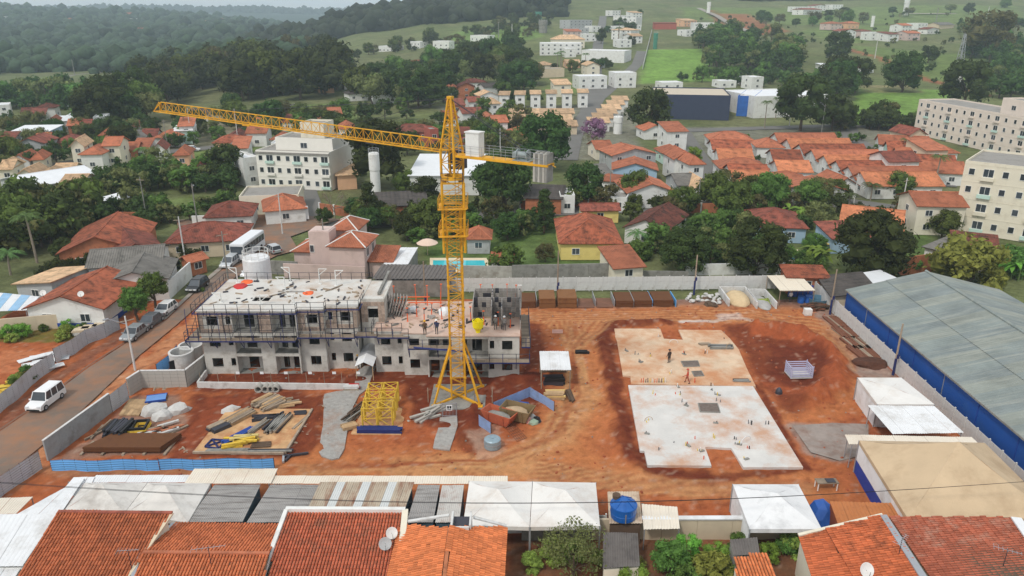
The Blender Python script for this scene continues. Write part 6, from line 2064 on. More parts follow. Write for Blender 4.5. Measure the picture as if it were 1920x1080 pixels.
for i, (x, y, r, h, lb2) in enumerate([(300, 830, .55, 1.1, 'bright blue drum in front of the rear corner shelter'), (245, 830, .5, 1.0, 'paler blue drum left of the bright one')]):
 p = at(*zr_(x, y), 0)
 MB().lathe([(r * .9, 0), (r, .1), (r, h * .5), (r * 1.05, h * .53), (r, h * .56), (r, h * .93), (r * .9, h), (0, h)], 16).build('drum', M('drum_blue', C(40, 96, 176), rough=.4, var=.1), None, FR(p), label=lb2, cat='drum')
p = at(*zr_(370, 840), 0)
MB().lathe([(1.2, 0), (1.35, .9), (1.4, .95), (1.28, .95), (1.15, .15), (0, .15)], 22).build('round_tub', M('tub_teal', C(84, 120, 140), rough=.5), None, FR(p), label='wide round teal tub beside the blue drums', cat='tub')
bundle('scrap_heap', 'rusty scrap pile at the foot of the right rear pole', at(*zr_(360, 875)), 0.3, 3.0, 1.6, 0.7, 6, 4, [RUST, WOODD], 'debris', 'bar', 0.3)
MB().box(-.5, .5, -.4, .4, 0, .9).box(-.46, .46, -.42, -.4, .1, .85).build('white_box', WHITE, None, FR(at(*zr_(295, 920))), label='white cabinet box left on the ground by the scrap pile', cat='box')
person('person in white shirt standing under the rear corner shelter', (*at(*zr_(165, 825)).xy, .03), 0.0, C(220, 220, 220), C(60, 60, 64), C(60, 46, 40))
for i, (v, lb2) in enumerate([(605, 'rearmost'), (625, 'second'), (645, 'third'), (662, 'nearest')]):
 p = at(1572 + (v - 600) * 0.85, v, .06)
 bundle('rebar_stack', 'rusty rebar laid across grey sleepers along the right fence, %s of four' % lb2, p, -1.5, 4.0, 3.4, 0.25, 12, 2, [RUST, WOODG, RUST], 'steel', 'bar', 0.05)
heap('spoil_heap', 'dark brown spoil heap by the right fence', at(1628, 682, 0), 2.0, 0.7, M('dark_soil', C(84, 52, 38), var=.3, scale=2, bump=.8), 111, 'heap', 0.9, 0, 0.5)
m = FR(at(1497, 703, 0.15), 0.05)
o = thing('slatted_crate', 'open crate of lilac grey rails on the red earth', 'crate', m)
for k in range(5):
 z = 0.25 + k * 0.26
 for c in (((-1.25, -.9, z), (1.25, -.9, z)), ((1.25, -.9, z), (1.25, .9, z)), ((1.25, .9, z), (-1.25, .9, z)), ((-1.25, .9, z), (-1.25, -.9, z))):
  MB().bar(c[0], c[1], 0.10).build('rail', M('rail_lilac', C(178, 176, 200), var=.1), o, m)
for x in (-1.25, 1.25):
 for y in (-.9, .9):
  MB().bar((x, y, 0), (x, y, 1.5), 0.1).build('post', M('rail_lilac'), o, m)
MB().box(-1.3, 1.3, -.95, .95, 0.02, .12).build('base', CONP, o, m)
heap('bollard', 'small dark bin beside the crate on the red earth', at(1460, 738, 0), 0.4, 0.8, STEEL, 113, 'bin', spread=.1)
m = FR(at(1548, 916, .02), 0.02)
o = thing('work_table', 'rough pale work table on the dirt by the big beige tent', 'table', m)
MB().box(-.95, .95, -.4, .4, .75, .82).build('top', WOODG, o, m)
MB().box(-.1, .7, -.3, .3, .82, .88).build('tool_tray', STEEL, o, m)
for x in (-.85, .85):
 for y in (-.33, .33):
  MB().bar((x, y, 0), (x, y, .75), .09).build('leg', WHITE, o, m)
for (u, vt, vb, lb2, bluep) in [(1301, 478, 552, 'wooden pole with blue foot before the rear fence, by the white sacks', 1), (1045, 470, 562, 'wooden pole with blue foot between the tall brown stacks', 1),
        (798, 490, 590, 'dark pole with blue foot behind the open deck', 1), (1556, 505, 589, 'wooden pole with blue foot by the rear corner shelter', 1), (1674, 607, 704, 'wooden pole with blue foot by the right fence, nearest the camera', 1)]:
 p = at(u, vb, 0)
 top = PV(u, vt, p.y)
 m = FR(p)
 o = thing('utility_pole', lb2, 'pole', m)
 MB().tube((0, 0, -.2), (0, 0, 2.2), .15, 8, .14).build('painted_foot', NAVY, o, m)
 MB().tube((0, 0, 2.2), (0, 0, top.z), .12, 8, .09).build('shaft', WOODG, o, m)
 MB().cbox((0.1, -.1, 2.5), (.3, .22, .5)).build('switch_box', NAVY, o, m)
poly_px('paved_patch', [(1485, 800), (1560, 795), (1628, 797), (1628, 852), (1575, 866), (1520, 850)], M('wet_concrete', C(150, 138, 130), var=.2, scale=.5, dirt=(C(120, 84, 66), .4, .4)), 0.12)
# ------------------------------------------------------------------ clay tile roofs near the camera: real tiles
def clay(key, col, dirt, amt):
 return (M('clay_%s' % key, col, var=0.16, scale=0.5, island=0.22, dirt=(dirt, amt, 0.9)), M('clay_%s_single' % key, col, var=0.16, scale=0.5, rnd=0.22, dirt=(dirt, amt, 0.9)))
CLAY = {'a': clay('brown', C(180, 102, 66), C(110, 60, 42), 0.40), 'b': clay('orange', C(196, 112, 72), C(140, 70, 44), 0.30), 'c': clay('red', C(186, 100, 70), C(120, 96, 78), 0.34), 'd': clay('apricot', C(212, 124, 76), C(160, 84, 54), 0.20),
  'e': clay('patchy', C(196, 106, 66), C(86, 54, 40), 0.42), 'f': clay('weathered', C(168, 94, 70), C(180, 150, 132), 0.36)}
def px4(q):
 return [G(u, v, z) for u, v, z in q]
def tile_slope(parent, quad, key, wt=0.23, lt=0.36, nobj=250, near=(-5, 20, 40)):
 """quad: eave a,b then ridge c,d (world points); barrels run from ridge to eave"""
 a, b, c, d = [Vector(p) for p in quad]
 e = (b - a).normalized()
 nrm = e.cross(d - a).normalized()
 if nrm.z < 0:
  nrm = -nrm
 s = nrm.cross(e).normalized()
 if s.dot(d - a) < 0:
  s = -s
 pol = [((p - a).dot(e), (p - a).dot(s)) for p in (a, b, c, d)]
 x0, x1 = min(p[0] for p in pol), max(p[0] for p in pol)
 y1 = max(p[1] for p in pol)
 tv = []
 for yy, lift in ((-0.05, 0.045), (lt, 0.0)):
  for k in range(5):
   t = math.pi * k / 4
   tv.append((wt / 2 - math.cos(t) * wt * 0.41, yy, lift + math.sin(t) * 0.10))
 tf = [(k, k + 1, k + 6, k + 5) for k in range(4)]
 for k in range(5):
  tv.append((wt / 2 - math.cos(math.pi * k / 4) * wt * 0.41, -0.05, -0.03))
 tf += [(10 + k, 11 + k, k + 1, k) for k in range(4)]
 tva = np.array(tv)
 gx, gy = np.meshgrid(np.arange(x0, x1, wt), np.arange(0, y1, lt), indexing='ij')
 gx, gy = gx.ravel(), gy.ravel()
 ok = in_poly(gx + wt / 2, gy + lt / 2, pol)
 gx, gy = gx[ok], gy[ok]
 A, E, S, Nn = (np.array(v) for v in (a, e, s, nrm))
 org = A + gx[:, None] * E + gy[:, None] * S
 cc = org - np.array([0, 0, CAMZ])
 dep = cc[:, 1] * CT - cc[:, 2] * ST
 vv = 540 - FPX * (cc[:, 1] * ST + cc[:, 2] * CT) / dep
 uu = 960 + FPX * cc[:, 0] / dep
 vis = (vv < 1085) & (uu > -10) & (uu < 1930)
 order = np.argsort(np.where(vis, dep, 1e6))
 sel = set(order[:min(nobj, int(vis.sum()))].tolist())
 rng = np.random.RandomState(len(gx))
 me = MB()
 me.v, me.f, me.m = tv, [list(q) for q in tf], [0] * len(tf)
 tm = me.mesh('tile', CLAY[key][1])
 rest_v, rest_f = [], []
 o = 0
 R = np.stack([E, S, Nn], 1)
 for i in range(len(gx)):
  j = rng.normal() * 0.012
  if i in sel:
   mt = Matrix([[*R[k], org[i][k] + (Nn * (0.02 + j))[k]] for k in range(3)] + [[0, 0, 0, 1]])
   put('tile', tm, parent, mt)
  else:
   rest_v.append(tva @ R.T + org[i] + Nn * (0.02 + j))
   rest_f += [[q + o for q in f] for f in tf]
   o += len(tv)
 if rest_v:
  mb = MB()
  mb.v, mb.f, mb.m = np.concatenate(rest_v).tolist(), rest_f, [0] * len(rest_f)
  mb.build('tiles', CLAY[key][0], parent, kind='stuff')
 MB().slabq(a, b, c, d, 0.12, uv=False).build('roof_deck', WOODD, parent)
def front_house(label, slopes, wall, nobj=250):
 """slopes: list of (quad of (u,v,z), tile key)"""
 q0 = px4(slopes[0][0])
 c = sum(q0, Vector()) / 4
 o = thing('house', label, 'house', FR(Vector((c.x, c.y, 0))))
 for quad, key in slopes:
  P = px4(quad)
  tile_slope(o, P, key, nobj=nobj // len(slopes))
  mb = MB()
  cc = sum(P, Vector()) / 4
  ps = [p + (cc - p) * 0.06 for p in P]
  n = 4
  vs = [(p.x, p.y, 0) for p in ps] + [(p.x, p.y, p.z - 0.2) for p in ps]
  ar = sum(ps[i].x * ps[(i + 1) % 4].y - ps[(i + 1) % 4].x * ps[i].y for i in range(4))
  fs = [(3, 2, 1, 0), (4, 5, 6, 7)] + [(i, (i + 1) % 4, 4 + (i + 1) % 4, 4 + i) for i in range(4)]
  if ar < 0:
   fs = [f[::-1] for f in fs]
  mb.add(vs, fs).build('wall', wall, o)
 return o
def gutter(o, p, q, w=0.35, mat=None, name='gutter', h=0.12):
 a, b = G(*p), G(*q)
 m, L = line_frame(a, b)
 mb = MB()
 d = b - a
 mb.cbox(Vector(), (d.length, w, h), mat=Matrix.Translation((a + b) / 2) @ d.to_track_quat('X', 'Z').to_matrix().to_4x4())
 mb.build(name, mat or CONP, o)
hA = front_house('house with a brown tile slope at the lower left, beside the white roof', [([(-9, 1150, 3.0), (192, 1150, 3.0), (322, 962, 5), (110, 960, 5)], 'a')], WALLM['cream'])
gutter(hA, (110, 959, 5.08), (323, 961, 5.08), 0.25, TILE['red'], 'ridge_cap')
gutter(hA, (322, 962, 5.0), (192, 1150, 3.0), 0.3, WALLM['beige'], 'verge')
hB = front_house('house with two orange tile slopes and a long ridge, second from the left in front', [([(228, 1150, 3.2), (480, 1150, 3.2), (505, 1037, 4.2), (268, 1035, 4.2)], 'b'), ([(523, 985, 3.3), (330, 982, 3.3), (268, 1035, 4.2), (505, 1037, 4.2)], 'b')], WHITE)
gutter(hB, (268, 1035, 4.3), (505, 1037, 4.3), 0.25, TILE['orange'], 'ridge_cap')
gutter(hB, (328, 982, 3.35), (268, 1035, 4.1), 0.5, STEELL)
gutter(hB, (268, 1036, 4.1), (228, 1150, 3.1), 0.5, STEELL)
hC = front_house('house with a red barrel tile slope framed by white parapets, front centre left', [([(478, 1150, 3.0), (735, 1150, 3.0), (757, 962, 4.2), (540, 960, 4.2)], 'c')], WHITE)
gutter(hC, (536, 956, 4.35), (760, 957, 4.35), 0.35, WHITE, 'parapet', 0.4)
gutter(hC, (537, 958, 4.3), (466, 1150, 3.1), 0.3, WHITE, 'parapet', 0.4)
gutter(hC, (760, 958, 4.3), (742, 1150, 3.1), 0.45, CREAM, 'parapet', 0.4)
hD = front_house('gabled house with apricot tiles and a white roof notch, front centre', [([(750, 983, 3.9), (712, 1150, 3.9), (826, 1150, 5.0), (843, 990, 5.0)], 'd'), ([(940, 1150, 3.7), (950, 988, 3.7), (843, 990, 5.0), (826, 1150, 5.0)], 'd')], WHITE)
gutter(hD, (843, 990, 5.08), (826, 1150, 5.08), 0.25, TILE['pale'], 'ridge_cap')
for a, b in (((756, 979, 4.1), (842, 966, 5.0)), ((888, 970, 4.6), (950, 986, 3.8))):
 gutter(hD, a, b, 0.25, CONP, 'verge')
p = G(865, 985, 4.6)
MB().box(p.x - .75, p.x - .6, p.y - .6, p.y + 1.0, 3.9, 5.1).box(p.x + .6, p.x + .75, p.y - .6, p.y + 1.0, 3.9, 5.1).box(p.x - .6, p.x + .6, p.y - .75, p.y - .6, 3.9, 5.0).build('roof_notch', CONP, hD)
MB().box(p.x - .6, p.x + .6, p.y - .6, p.y + 1.0, 4.0, 4.62).build('notch_grille', STEEL, hD)
hE = front_house('house with stepped patchy orange tile slopes at the lower right', [([(1498, 1005, 3.3), (1545, 1150, 3.3), (1640, 1150, 3.9), (1549, 993, 3.9)], 'e'), ([(1549, 992, 4.1), (1640, 1150, 4.1), (1775, 1150, 5.0), (1655, 966, 5.0)], 'e')], CREAM)
gutter(hE, (1656, 966, 5.05), (1775, 1150, 5.05), 0.5, STEELL)
gutter(hE, (1497, 1003, 3.5), (1655, 965, 5.0), 0.25, CREAM, 'verge')
hF = front_house('house with long weathered red tile rows at the lower right corner', [([(1668, 969, 3.7), (1790, 1150, 3.7), (2030, 1150, 5.0), (1905, 970, 5.0)], 'f')], CREAM)
gutter(hF, (1905, 971, 5.1), (2030, 1150, 5.1), 0.7, WHITER)
hG = front_house('small orange tile roof corner at the bottom edge, left of the stepped roofs', [([(1390, 1150, 2.8), (1490, 1150, 2.8), (1437, 1037, 3.4), (1377, 1046, 3.4)], 'd')], CREAM, 120)
def antenna(label, u, v, z, L, rz):
 p = G(u, v, z)
 m = FR(p, rz)
 o = thing('tv_antenna', label, 'antenna', m)
 MB().tube((0, 0, -.3), (0, 0, 1.6), .025, 5).build('mast', STEEL, o, m)
 mb = MB().tube((-L / 2, 0, 1.5), (L / 2, 0, 1.5), .02, 4)
 for i in range(7):
  mb.tube((-L / 2 + i * L / 6, -.35 + .03 * i, 1.5), (-L / 2 + i * L / 6, .35 - .03 * i, 1.5), .012, 3)
 mb.build('boom', STEELL, o, m)
antenna('tv antenna on the long ridged orange roof at the front', 396, 1060, 4.0, 2.2, 0.2)
antenna('tv antenna at the right edge of the brown tile roof', 247, 1065, 3.9, 1.4, 0.1)
antenna('tv antenna on the weathered red roof at the lower right', 1880, 1065, 4.4, 1.6, -0.5)
antenna('tv antenna on the stepped patchy roof at the lower right', 1684, 1045, 4.7, 1.4, 0.7)
def dish(label, p, rz, r=0.45, el=0.6, mat=None, name='satellite_dish'):
 m = Matrix.Translation(p) @ Matrix.Rotation(rz, 4, 'Z')
 o = thing(name, label, 'dish', m)
 md = m @ Matrix.Translation((0, 0, .5)) @ Matrix.Rotation(math.pi / 2 - el, 4, 'X')
 MB().lathe([(0.0, 0.0), (r * .5, r * .06), (r, r * .22), (r * 1.02, r * .2), (r * .5, r * .02), (0, -.03)], 20).build('reflector', mat or WHITE, o, md)
 MB().tube((0, 0, -.3), (0, 0, .5), .03, 5).build('mount', STEEL, o, m)
 MB().tube((0, -r, r * .2), (0, -r * .2, r * .9), .015, 4).build('feed_arm', STEEL, o, md)
dish('white satellite dish on the right parapet of the red barrel tile roof', G(735, 1010, 4.0), 0.4, 0.42)
dish('grey satellite dish just below the white one on the red barrel tile roof', G(723, 1030, 3.9), 0.2, 0.45, mat=WALLM['grey'])
dish('white dish on the stepped patchy roof at the bottom edge', G(1622, 1080, 4.2), 0.2, 0.5)
# ------------------------------------------------------------------ white metal roofs, tents, containers along the front of the site
def metal_roof(name, label, quad, n, mat, pitch=0.3, amp=0.035, walls=None, cat='roof', inset=0.05, wz=0.25):
 P = px4(quad)
 o = thing(name, label, cat, FR(Vector((P[0].x, P[0].y, 0))))
 roof_sheets(o, *P, n, pitch, amp, mat)
 c = sum(P, Vector()) / 4
 ps = [p + (c - p) * inset for p in P]
 if walls:
  vs = [(p.x, p.y, 0) for p in ps] + [(p.x, p.y, p.z - wz) for p in ps]
  ar = sum(ps[i].x * ps[(i + 1) % 4].y - ps[(i + 1) % 4].x * ps[i].y for i in range(4))
  fs = [(3, 2, 1, 0), (4, 5, 6, 7)] + [(i, (i + 1) % 4, 4 + (i + 1) % 4, 4 + i) for i in range(4)]
  MB().add(vs, fs if ar > 0 else [f[::-1] for f in fs]).build('wall', walls, o)
 else:
  for p in ps:
   MB().tube((p.x, p.y, -.1), (p.x, p.y, p.z - 0.03), .05, 5).build('post', STEELL, o)
 return o
CSH = M('sheet_cream_front', C(226, 216, 200), rough=0.55, var=0.06, dirt=(C(190, 165, 140), 0.3, 0.3))
GSH = M('sheet_grey_stained', C(168, 164, 160), rough=0.5, var=0.12, metal=0.2, dirt=(C(92, 84, 78), 0.42, 0.9), streak=(0.4, 4.0, 1))
RSH = M('sheet_rusting', C(186, 172, 152), rough=0.6, var=0.12, dirt=(C(128, 70, 40), 0.55, 0.5), streak=(2.0, 0.5, 1))
metal_roof('white_roof', 'large plain white metal roof at the lower left corner', [(-110, 1062, 3.4), (42, 1062, 3.4), (108, 964, 3.7), (-60, 964, 3.7)], 6, WHITER, 0.3, 0.012, WHITE, 'building')
metal_roof('white_roof', 'lower white metal lean-to at the very bottom left', [(-150, 1140, 2.8), (-10, 1140, 2.8), (40, 1064, 3.1), (-110, 1064, 3.1)], 5, WHITER, 0.3, 0.012, WHITE, 'building')
metal_roof('white_roof', 'smaller white metal roof between the large one and the dusty tents', [(28, 966, 2.9), (112, 966, 2.9), (160, 895, 2.9), (92, 930, 2.9)], 4, WHITER, 0.3, 0.012, None)
metal_roof('white_roof', 'white metal roof behind the dusty tents', [(108, 930, 2.7), (160, 930, 2.7), (178, 894, 2.7), (138, 895, 2.7)], 3, WHITER, 0.3, 0.012, None)
metal_roof('walkway_roof', 'narrow cream walkway roof at the left frame edge', [(-40, 964, 2.5), (30, 964, 2.5), (62, 932, 2.5), (-20, 935, 2.5)], 4, CSH, 0.2, 0.03, None)
metal_roof('walkway_roof', 'pale ribbed walkway roof behind the dusty tents', [(170, 905, 2.6), (365, 905, 2.6), (372, 891, 2.6), (180, 891, 2.6)], 6, WHITER, 0.2, 0.03, None)
metal_roof('walkway_roof', 'cream ribbed walkway roof stepping towards the site behind the grey containers', [(345, 907, 2.7), (508, 907, 2.7), (521, 879, 2.7), (364, 879, 2.7)], 6, CSH, 0.2, 0.03, None)
metal_roof('walkway_roof', 'long cream ribbed walkway roof behind the rusting roof', [(503, 907, 2.6), (952, 908, 2.6), (952, 893, 2.6), (512, 892, 2.6)], 14, CSH, 0.2, 0.03, None)
metal_roof('site_container', 'grey stained container roof at the left of the row', [(350, 979, 2.6), (455, 979, 2.6), (489, 909, 2.6), (402, 909, 2.6)], 2, GSH, 0.16, 0.03, M('container_teal', C(70, 92, 104)), 'container')
metal_roof('site_container', 'grey stained container roof with a wide seam, second in the row', [(462, 980, 2.6), (572, 980, 2.6), (598, 909, 2.6), (507, 909, 2.6)], 3, GSH, 0.16, 0.03, M('container_teal'), 'container')
ro = metal_roof('site_shed', 'rust streaked ribbed roof with pale skylight strips', [(574, 960, 3.0), (757, 961, 3.0), (777, 904, 3.0), (600, 904, 3.0)], 11, [RSH, RSH, M('skylight_strip', C(206, 208, 206), rough=.4, var=.05)], 0.18, 0.035, M('container_teal'), 'shed')
metal_roof('site_container', 'pale grey container roof right of the rusting roof', [(762, 980, 2.6), (812, 980, 2.6), (825, 910, 2.6), (784, 909, 2.6)], 2, GSH, 0.16, 0.03, M('container_teal'), 'container')
metal_roof('site_container', 'pale container roof with rust spots beside the white tents', [(816, 980, 2.6), (861, 980, 2.6), (870, 910, 2.6), (829, 910, 2.6)], 2, M('sheet_pale_rusty', C(194, 190, 184), rough=.5, var=.1, dirt=(C(140, 80, 50), .3, .7)), 0.16, 0.03, M('container_teal'), 'container')
def tent(label, quad, za, mat, apex=None, side=None, sidem=None, wz=0.0):
 """pyramid tent: quad near-left, near-right, far-right, far-left at eave height"""
 P = px4(quad)
 c = sum(P, Vector()) / 4
 o = thing('tent', label, 'tent', FR(Vector((P[0].x, P[0].y, 0))))
 ap = Vector((c.x, c.y, za))
 for i in range(4):
  a, b = P[i], P[(i + 1) % 4]
  vs, fs, n = [], [], 7
  idx = {}
  for r in range(n + 1):
   for k in range(r + 1):
    t = r / n
    p = ap.lerp(a.lerp(b, k / max(r, 1)), t)
    p = p - Vector((0, 0, 0.45 * t * (1 - t) * (za - a.z) / 1.3)) + Vector((0, 0, 0.12 * math.sin(k * 2.1 + r) * t * (1 - t)))
    idx[r, k] = len(vs)
    vs.append(p)
  for r in range(n):
   for k in range(r + 1):
    fs.append((idx[r, k], idx[r + 1, k], idx[r + 1, k + 1]))
    if k < r:
     fs.append((idx[r, k], idx[r + 1, k + 1], idx[r, k + 1]))
  MB().add(vs, fs).build('canvas', mat, o, smooth=True)
  MB().add([a, b, b - Vector((0, 0, .35)), a - Vector((0, 0, .35))], [(0, 1, 2, 3)]).build('valance', mat, o)
  MB().tube((a.x, a.y, -.1), a, .06, 6).build('post', STEELL, o)
 if side:
  for i, mt in side:
   a, b = P[i], P[(i + 1) % 4]
   n = max(2, round((b - a).length / 1.5))
   for k in range(n):
    p, q = a.lerp(b, k / n), a.lerp(b, (k + 1) / n)
    cen = c - (p + q) / 2
    off = Vector((cen.x, cen.y, 0)).normalized() * 0.06
    m1, m2 = mt if isinstance(mt, tuple) else (mt, mt)
    zs = [0.02, p.z * 0.42, p.z - 0.02]
    for (z0, z1, mm) in ((zs[0], zs[1], m2), (zs[1], zs[2], m1)):
     mb = MB()
     corr_mesh(mb, Vector((p.x, p.y, z0)) + off, Vector((q.x, q.y, z0)) + off, Vector((q.x, q.y, z1)) + off, Vector((p.x, p.y, z1)) + off, 0.2, 0.03)
     mb.build('side_sheet', mm, o)
 return o
CANV = M('canvas_white', C(226, 223, 218), rough=0.7, var=0.05, dirt=(C(196, 182, 168), 0.38, 0.35))
CANG = M('canvas_dusty', C(214, 210, 204), rough=0.8, var=0.08, dirt=(C(160, 152, 144), 0.38, 0.5))
CANB = M('canvas_beige', C(198, 174, 142), rough=0.8, var=0.08, scale=0.3, dirt=(C(168, 142, 112), 0.42, 0.25))
tent('dusty white pyramid tent, left of two beside the white roofs', [(112, 960, 2.7), (233, 962, 2.7), (276, 905, 2.7), (160, 905, 2.7)], 4.0, CANG)
tent('dusty white pyramid tent, right of two, beside the grey container', [(234, 962, 2.7), (352, 980, 2.7), (395, 906, 2.7), (277, 905, 2.7)], 4.1, CANG)
tent('clean white pyramid tent, left of the front pair behind the tree', [(868, 985, 2.8), (993, 988, 2.8), (998, 903, 2.8), (880, 902, 2.8)], 4.1, CANV)
tent('clean white pyramid tent, right of the front pair, beside the blue tank', [(994, 988, 2.8), (1125, 986, 2.8), (1117, 905, 2.8), (999, 903, 2.8)], 4.1, CANV)
tent('white pyramid tent with ribbed sides right of the blue water tank', [(1406, 992, 2.8), (1541, 992, 2.8), (1497, 908, 2.8), (1374, 908, 2.8)], 4.0, M('canvas_grey_white', C(226, 226, 226), rough=.7, var=.06, dirt=(C(170, 170, 170), .3, .5)), side=[(3, WHITER), (2, WHITER)])
tent('big beige tent with white and blue side at the right', [(1702, 972, 3.4), (1990, 972, 3.4), (1846, 830, 3.4), (1611, 826, 3.4)], 6.8, CANB, side=[(3, (WHITER, M('side_blue', C(44, 66, 150), rough=.5)))])
tent('low white box tent beside the blue warehouse wall', [(1645, 758, 2.7), (1752, 758, 2.7), (1690, 708, 2.7), (1608, 708, 2.7)], 3.1, CANV, side=[(3, WHITER), (0, WHITER)])
metal_roof('lean_to', 'white ribbed lean-to roof in front of the low box tent', [(1674, 814, 2.4), (1808, 812, 2.4), (1752, 762, 2.6), (1627, 760, 2.6)], 6, WHITER, 0.25, 0.035, None, 'canopy')
metal_roof('lean_to', 'thin cream walkway roof behind the big beige tent', [(1592, 833, 2.6), (1838, 835, 2.6), (1822, 820, 2.6), (1584, 815, 2.6)], 8, CSH, 0.22, 0.03, None, 'canopy')
pf = metal_roof('tank_stand', 'rough ribbed roof platform carrying the blue water tank', [(1142, 982, 2.2), (1205, 982, 2.2), (1198, 922, 2.2), (1139, 922, 2.2)], 4, M('sheet_dirty_cream', C(196, 178, 156), var=.15, dirt=(C(140, 100, 76), .4, .8)), 0.25, 0.03, WOODD, 'stand', 0.08)
metal_roof('lean_to', 'cream corrugated lean-to right of the blue water tank', [(1207, 993, 2.0), (1275, 992, 2.0), (1270, 951, 2.2), (1203, 945, 2.2)], 4, CSH, 0.22, 0.035, None, 'canopy')
tp = G(1168, 968, 2.3)
tp.z = 2.3
tm = FR(tp)
tkb = thing('water_tank', 'round bright blue plastic water tank with ribbed lid', 'tank', tm)
TB = M('tank_blue', C(26, 92, 168), rough=.35, var=.08, spec=.5)
MB().lathe([(.86, 0), (.98, .05), (1.02, .5), (1.04, .52), (1.02, .55), (1.03, 1.05), (1.08, 1.08), (1.08, 1.16), (.98, 1.16)], 28).build('shell', TB, tkb, tm, smooth=False)
MB().lathe([(1.06, 1.15), (1.06, 1.2), (.35, 1.62), (.3, 1.62), (0, 1.62)], 28).build('lid', TB, tkb, tm)
for i in range(8):
 t = i * math.pi / 4
 MB().bar((1.0 * math.cos(t), 1.0 * math.sin(t), 1.25), (.32 * math.cos(t), .32 * math.sin(t), 1.66), .07).build('lid_rib', TB, tkb, tm)
MB().lathe([(.3, 1.5), (.33, 1.8), (0, 1.82)], 14, (-.55, .35, 0)).build('vent_cap', WOODD, tkb, tm)
MB().tube((0.05, -1.06, .9), (.05, -1.06, .1), .04, 6).build('pipe', WOODG, tkb, tm)
heap('tarpaulin', 'bright blue tarpaulin bundle between the white tent and orange container', at(1537, 985, 0), 1.3, 2.3, M('tarp_blue'), 141, 'tarpaulin', 0.9, 0, 0.25)
metal_roof('site_container', 'orange rusty shipping container behind the stepped tile roof', [(1572, 985, 2.5), (1712, 985, 2.5), (1686, 944, 2.5), (1556, 940, 2.5)], 6, M('container_orange', C(186, 116, 66), rough=.6, var=.12, dirt=(C(120, 70, 44), .35, .6)), 0.3, 0.03, M('container_rust', C(150, 78, 48), var=.15), 'container', 0.02)
m, L = line_frame(at(978, 1012, 0), at(1500, 1010, 0))
bwl = thing('boundary_wall', 'weathered pale boundary wall with white coping behind the front trees', 'wall', m)
for i in range(8):
 MB().box(i * L / 8, (i + 1) * L / 8 - .02, -.1, .1, 0, 2.0).build('panel', CONG if i < 2 else WALLM['beige'], bwl, m)
MB().box(L * .42, L * 1.02, -.22, .22, 2.0, 2.12).build('coping', WHITER, bwl, m)
metal_roof('shed', 'small dark corrugated shed with tile edge between the front trees', [(1130, 1066, 2.2), (1200, 1062, 2.2), (1196, 1000, 2.5), (1131, 998, 2.5)], 3, M('fibre_cement_dark', C(112, 106, 102), var=.25, dirt=(C(60, 56, 54), .4, .6)), 0.18, 0.04, CREAM, 'shed', 0.06)
metal_roof('shed', 'grey corrugated lean-to left of the small orange roof corner', [(1376, 1042, 2.2), (1425, 1040, 2.2), (1420, 1008, 2.4), (1368, 1012, 2.4)], 2, M('fibre_cement_dark'), 0.18, 0.04, CONG, 'shed', 0.06)
precast_fence('white plank fence under the power cables at the lower centre', at(950, 1000, 0), at(1135, 996, 0), 1.6, 1.8, WHITE)
WX, WY0, WY1, WE, WR = 46.3, 28.0, 96.4, 3.95, 6.6
wh = thing('warehouse', 'big blue walled warehouse with weathered grey metal roof at the right', 'warehouse', FR(Vector((WX, WY1, 0))))
WSH = [M('roof_sheet_%d' % i, c, rough=.75, var=.22, scale=.25, dirt=(C(160, 162, 152), .38, .45), streak=(.25, 3.0, 1)) for i, c in enumerate((C(128, 136, 133), C(134, 139, 132), C(122, 130, 129)))]
nsh = 34
for i in range(nsh):
 y0, y1 = WY0 + (WY1 - WY0) * i / nsh, WY0 + (WY1 - WY0) * (i + 1) / nsh + .08
 z = .012 * (i % 2)
 for k, (xa, xb, za, zb3) in enumerate(((WX - .3, WX + 5.1, WE, (WE + WR) / 2), (WX + 4.95, WX + 10.3, (WE + WR) / 2 + .02, WR), (WX + 20.9, WX + 10.3, WE, WR))):
  mb = MB()
  corr_mesh(mb, (xa, y0, za + z), (xa, y1, za + z), (xb, y1, zb3 + z), (xb, y0, zb3 + z), .42, .03)
  mb.build('roof_sheet', WSH[(i * 7 + k * 2) % 3], wh)
MB().tube((WX + 10.3, WY0, WR + .03), (WX + 10.3, WY1 + .1, WR + .03), .22, 6).build('ridge_cap', WSH[0], wh)
BLW = M('warehouse_blue', C(34, 84, 160), rough=.55, var=.10, scale=.3, dirt=(C(52, 96, 160), .3, .5))
npn = 11
for i in range(npn):
 y0, y1 = WY0 + (WY1 - WY0) * i / npn, WY0 + (WY1 - WY0) * (i + 1) / npn
 MB().box(WX, WX + .15, y0 + .03, y1 - .03, 0, WE - .15).build('wall_panel', BLW, wh)
 MB().box(WX - .05, WX + .12, y1 - .05, y1 + .05, 0, WE - .1).build('column', STEELL if i % 3 == 0 else BLUE, wh)
MB().add([(WX, WY1, 0), (WX + 20.6, WY1, 0), (WX + 20.6, WY1, WE - .15), (WX + 10.3, WY1, WR - .15), (WX, WY1, WE - .15)], [(0, 1, 2, 3, 4)]).build('gable_wall', BLW, wh)
MB().box(WX - .38, WX - .26, WY0, WY1, WE - .16, WE + .03).build('gutter', CONG, wh)
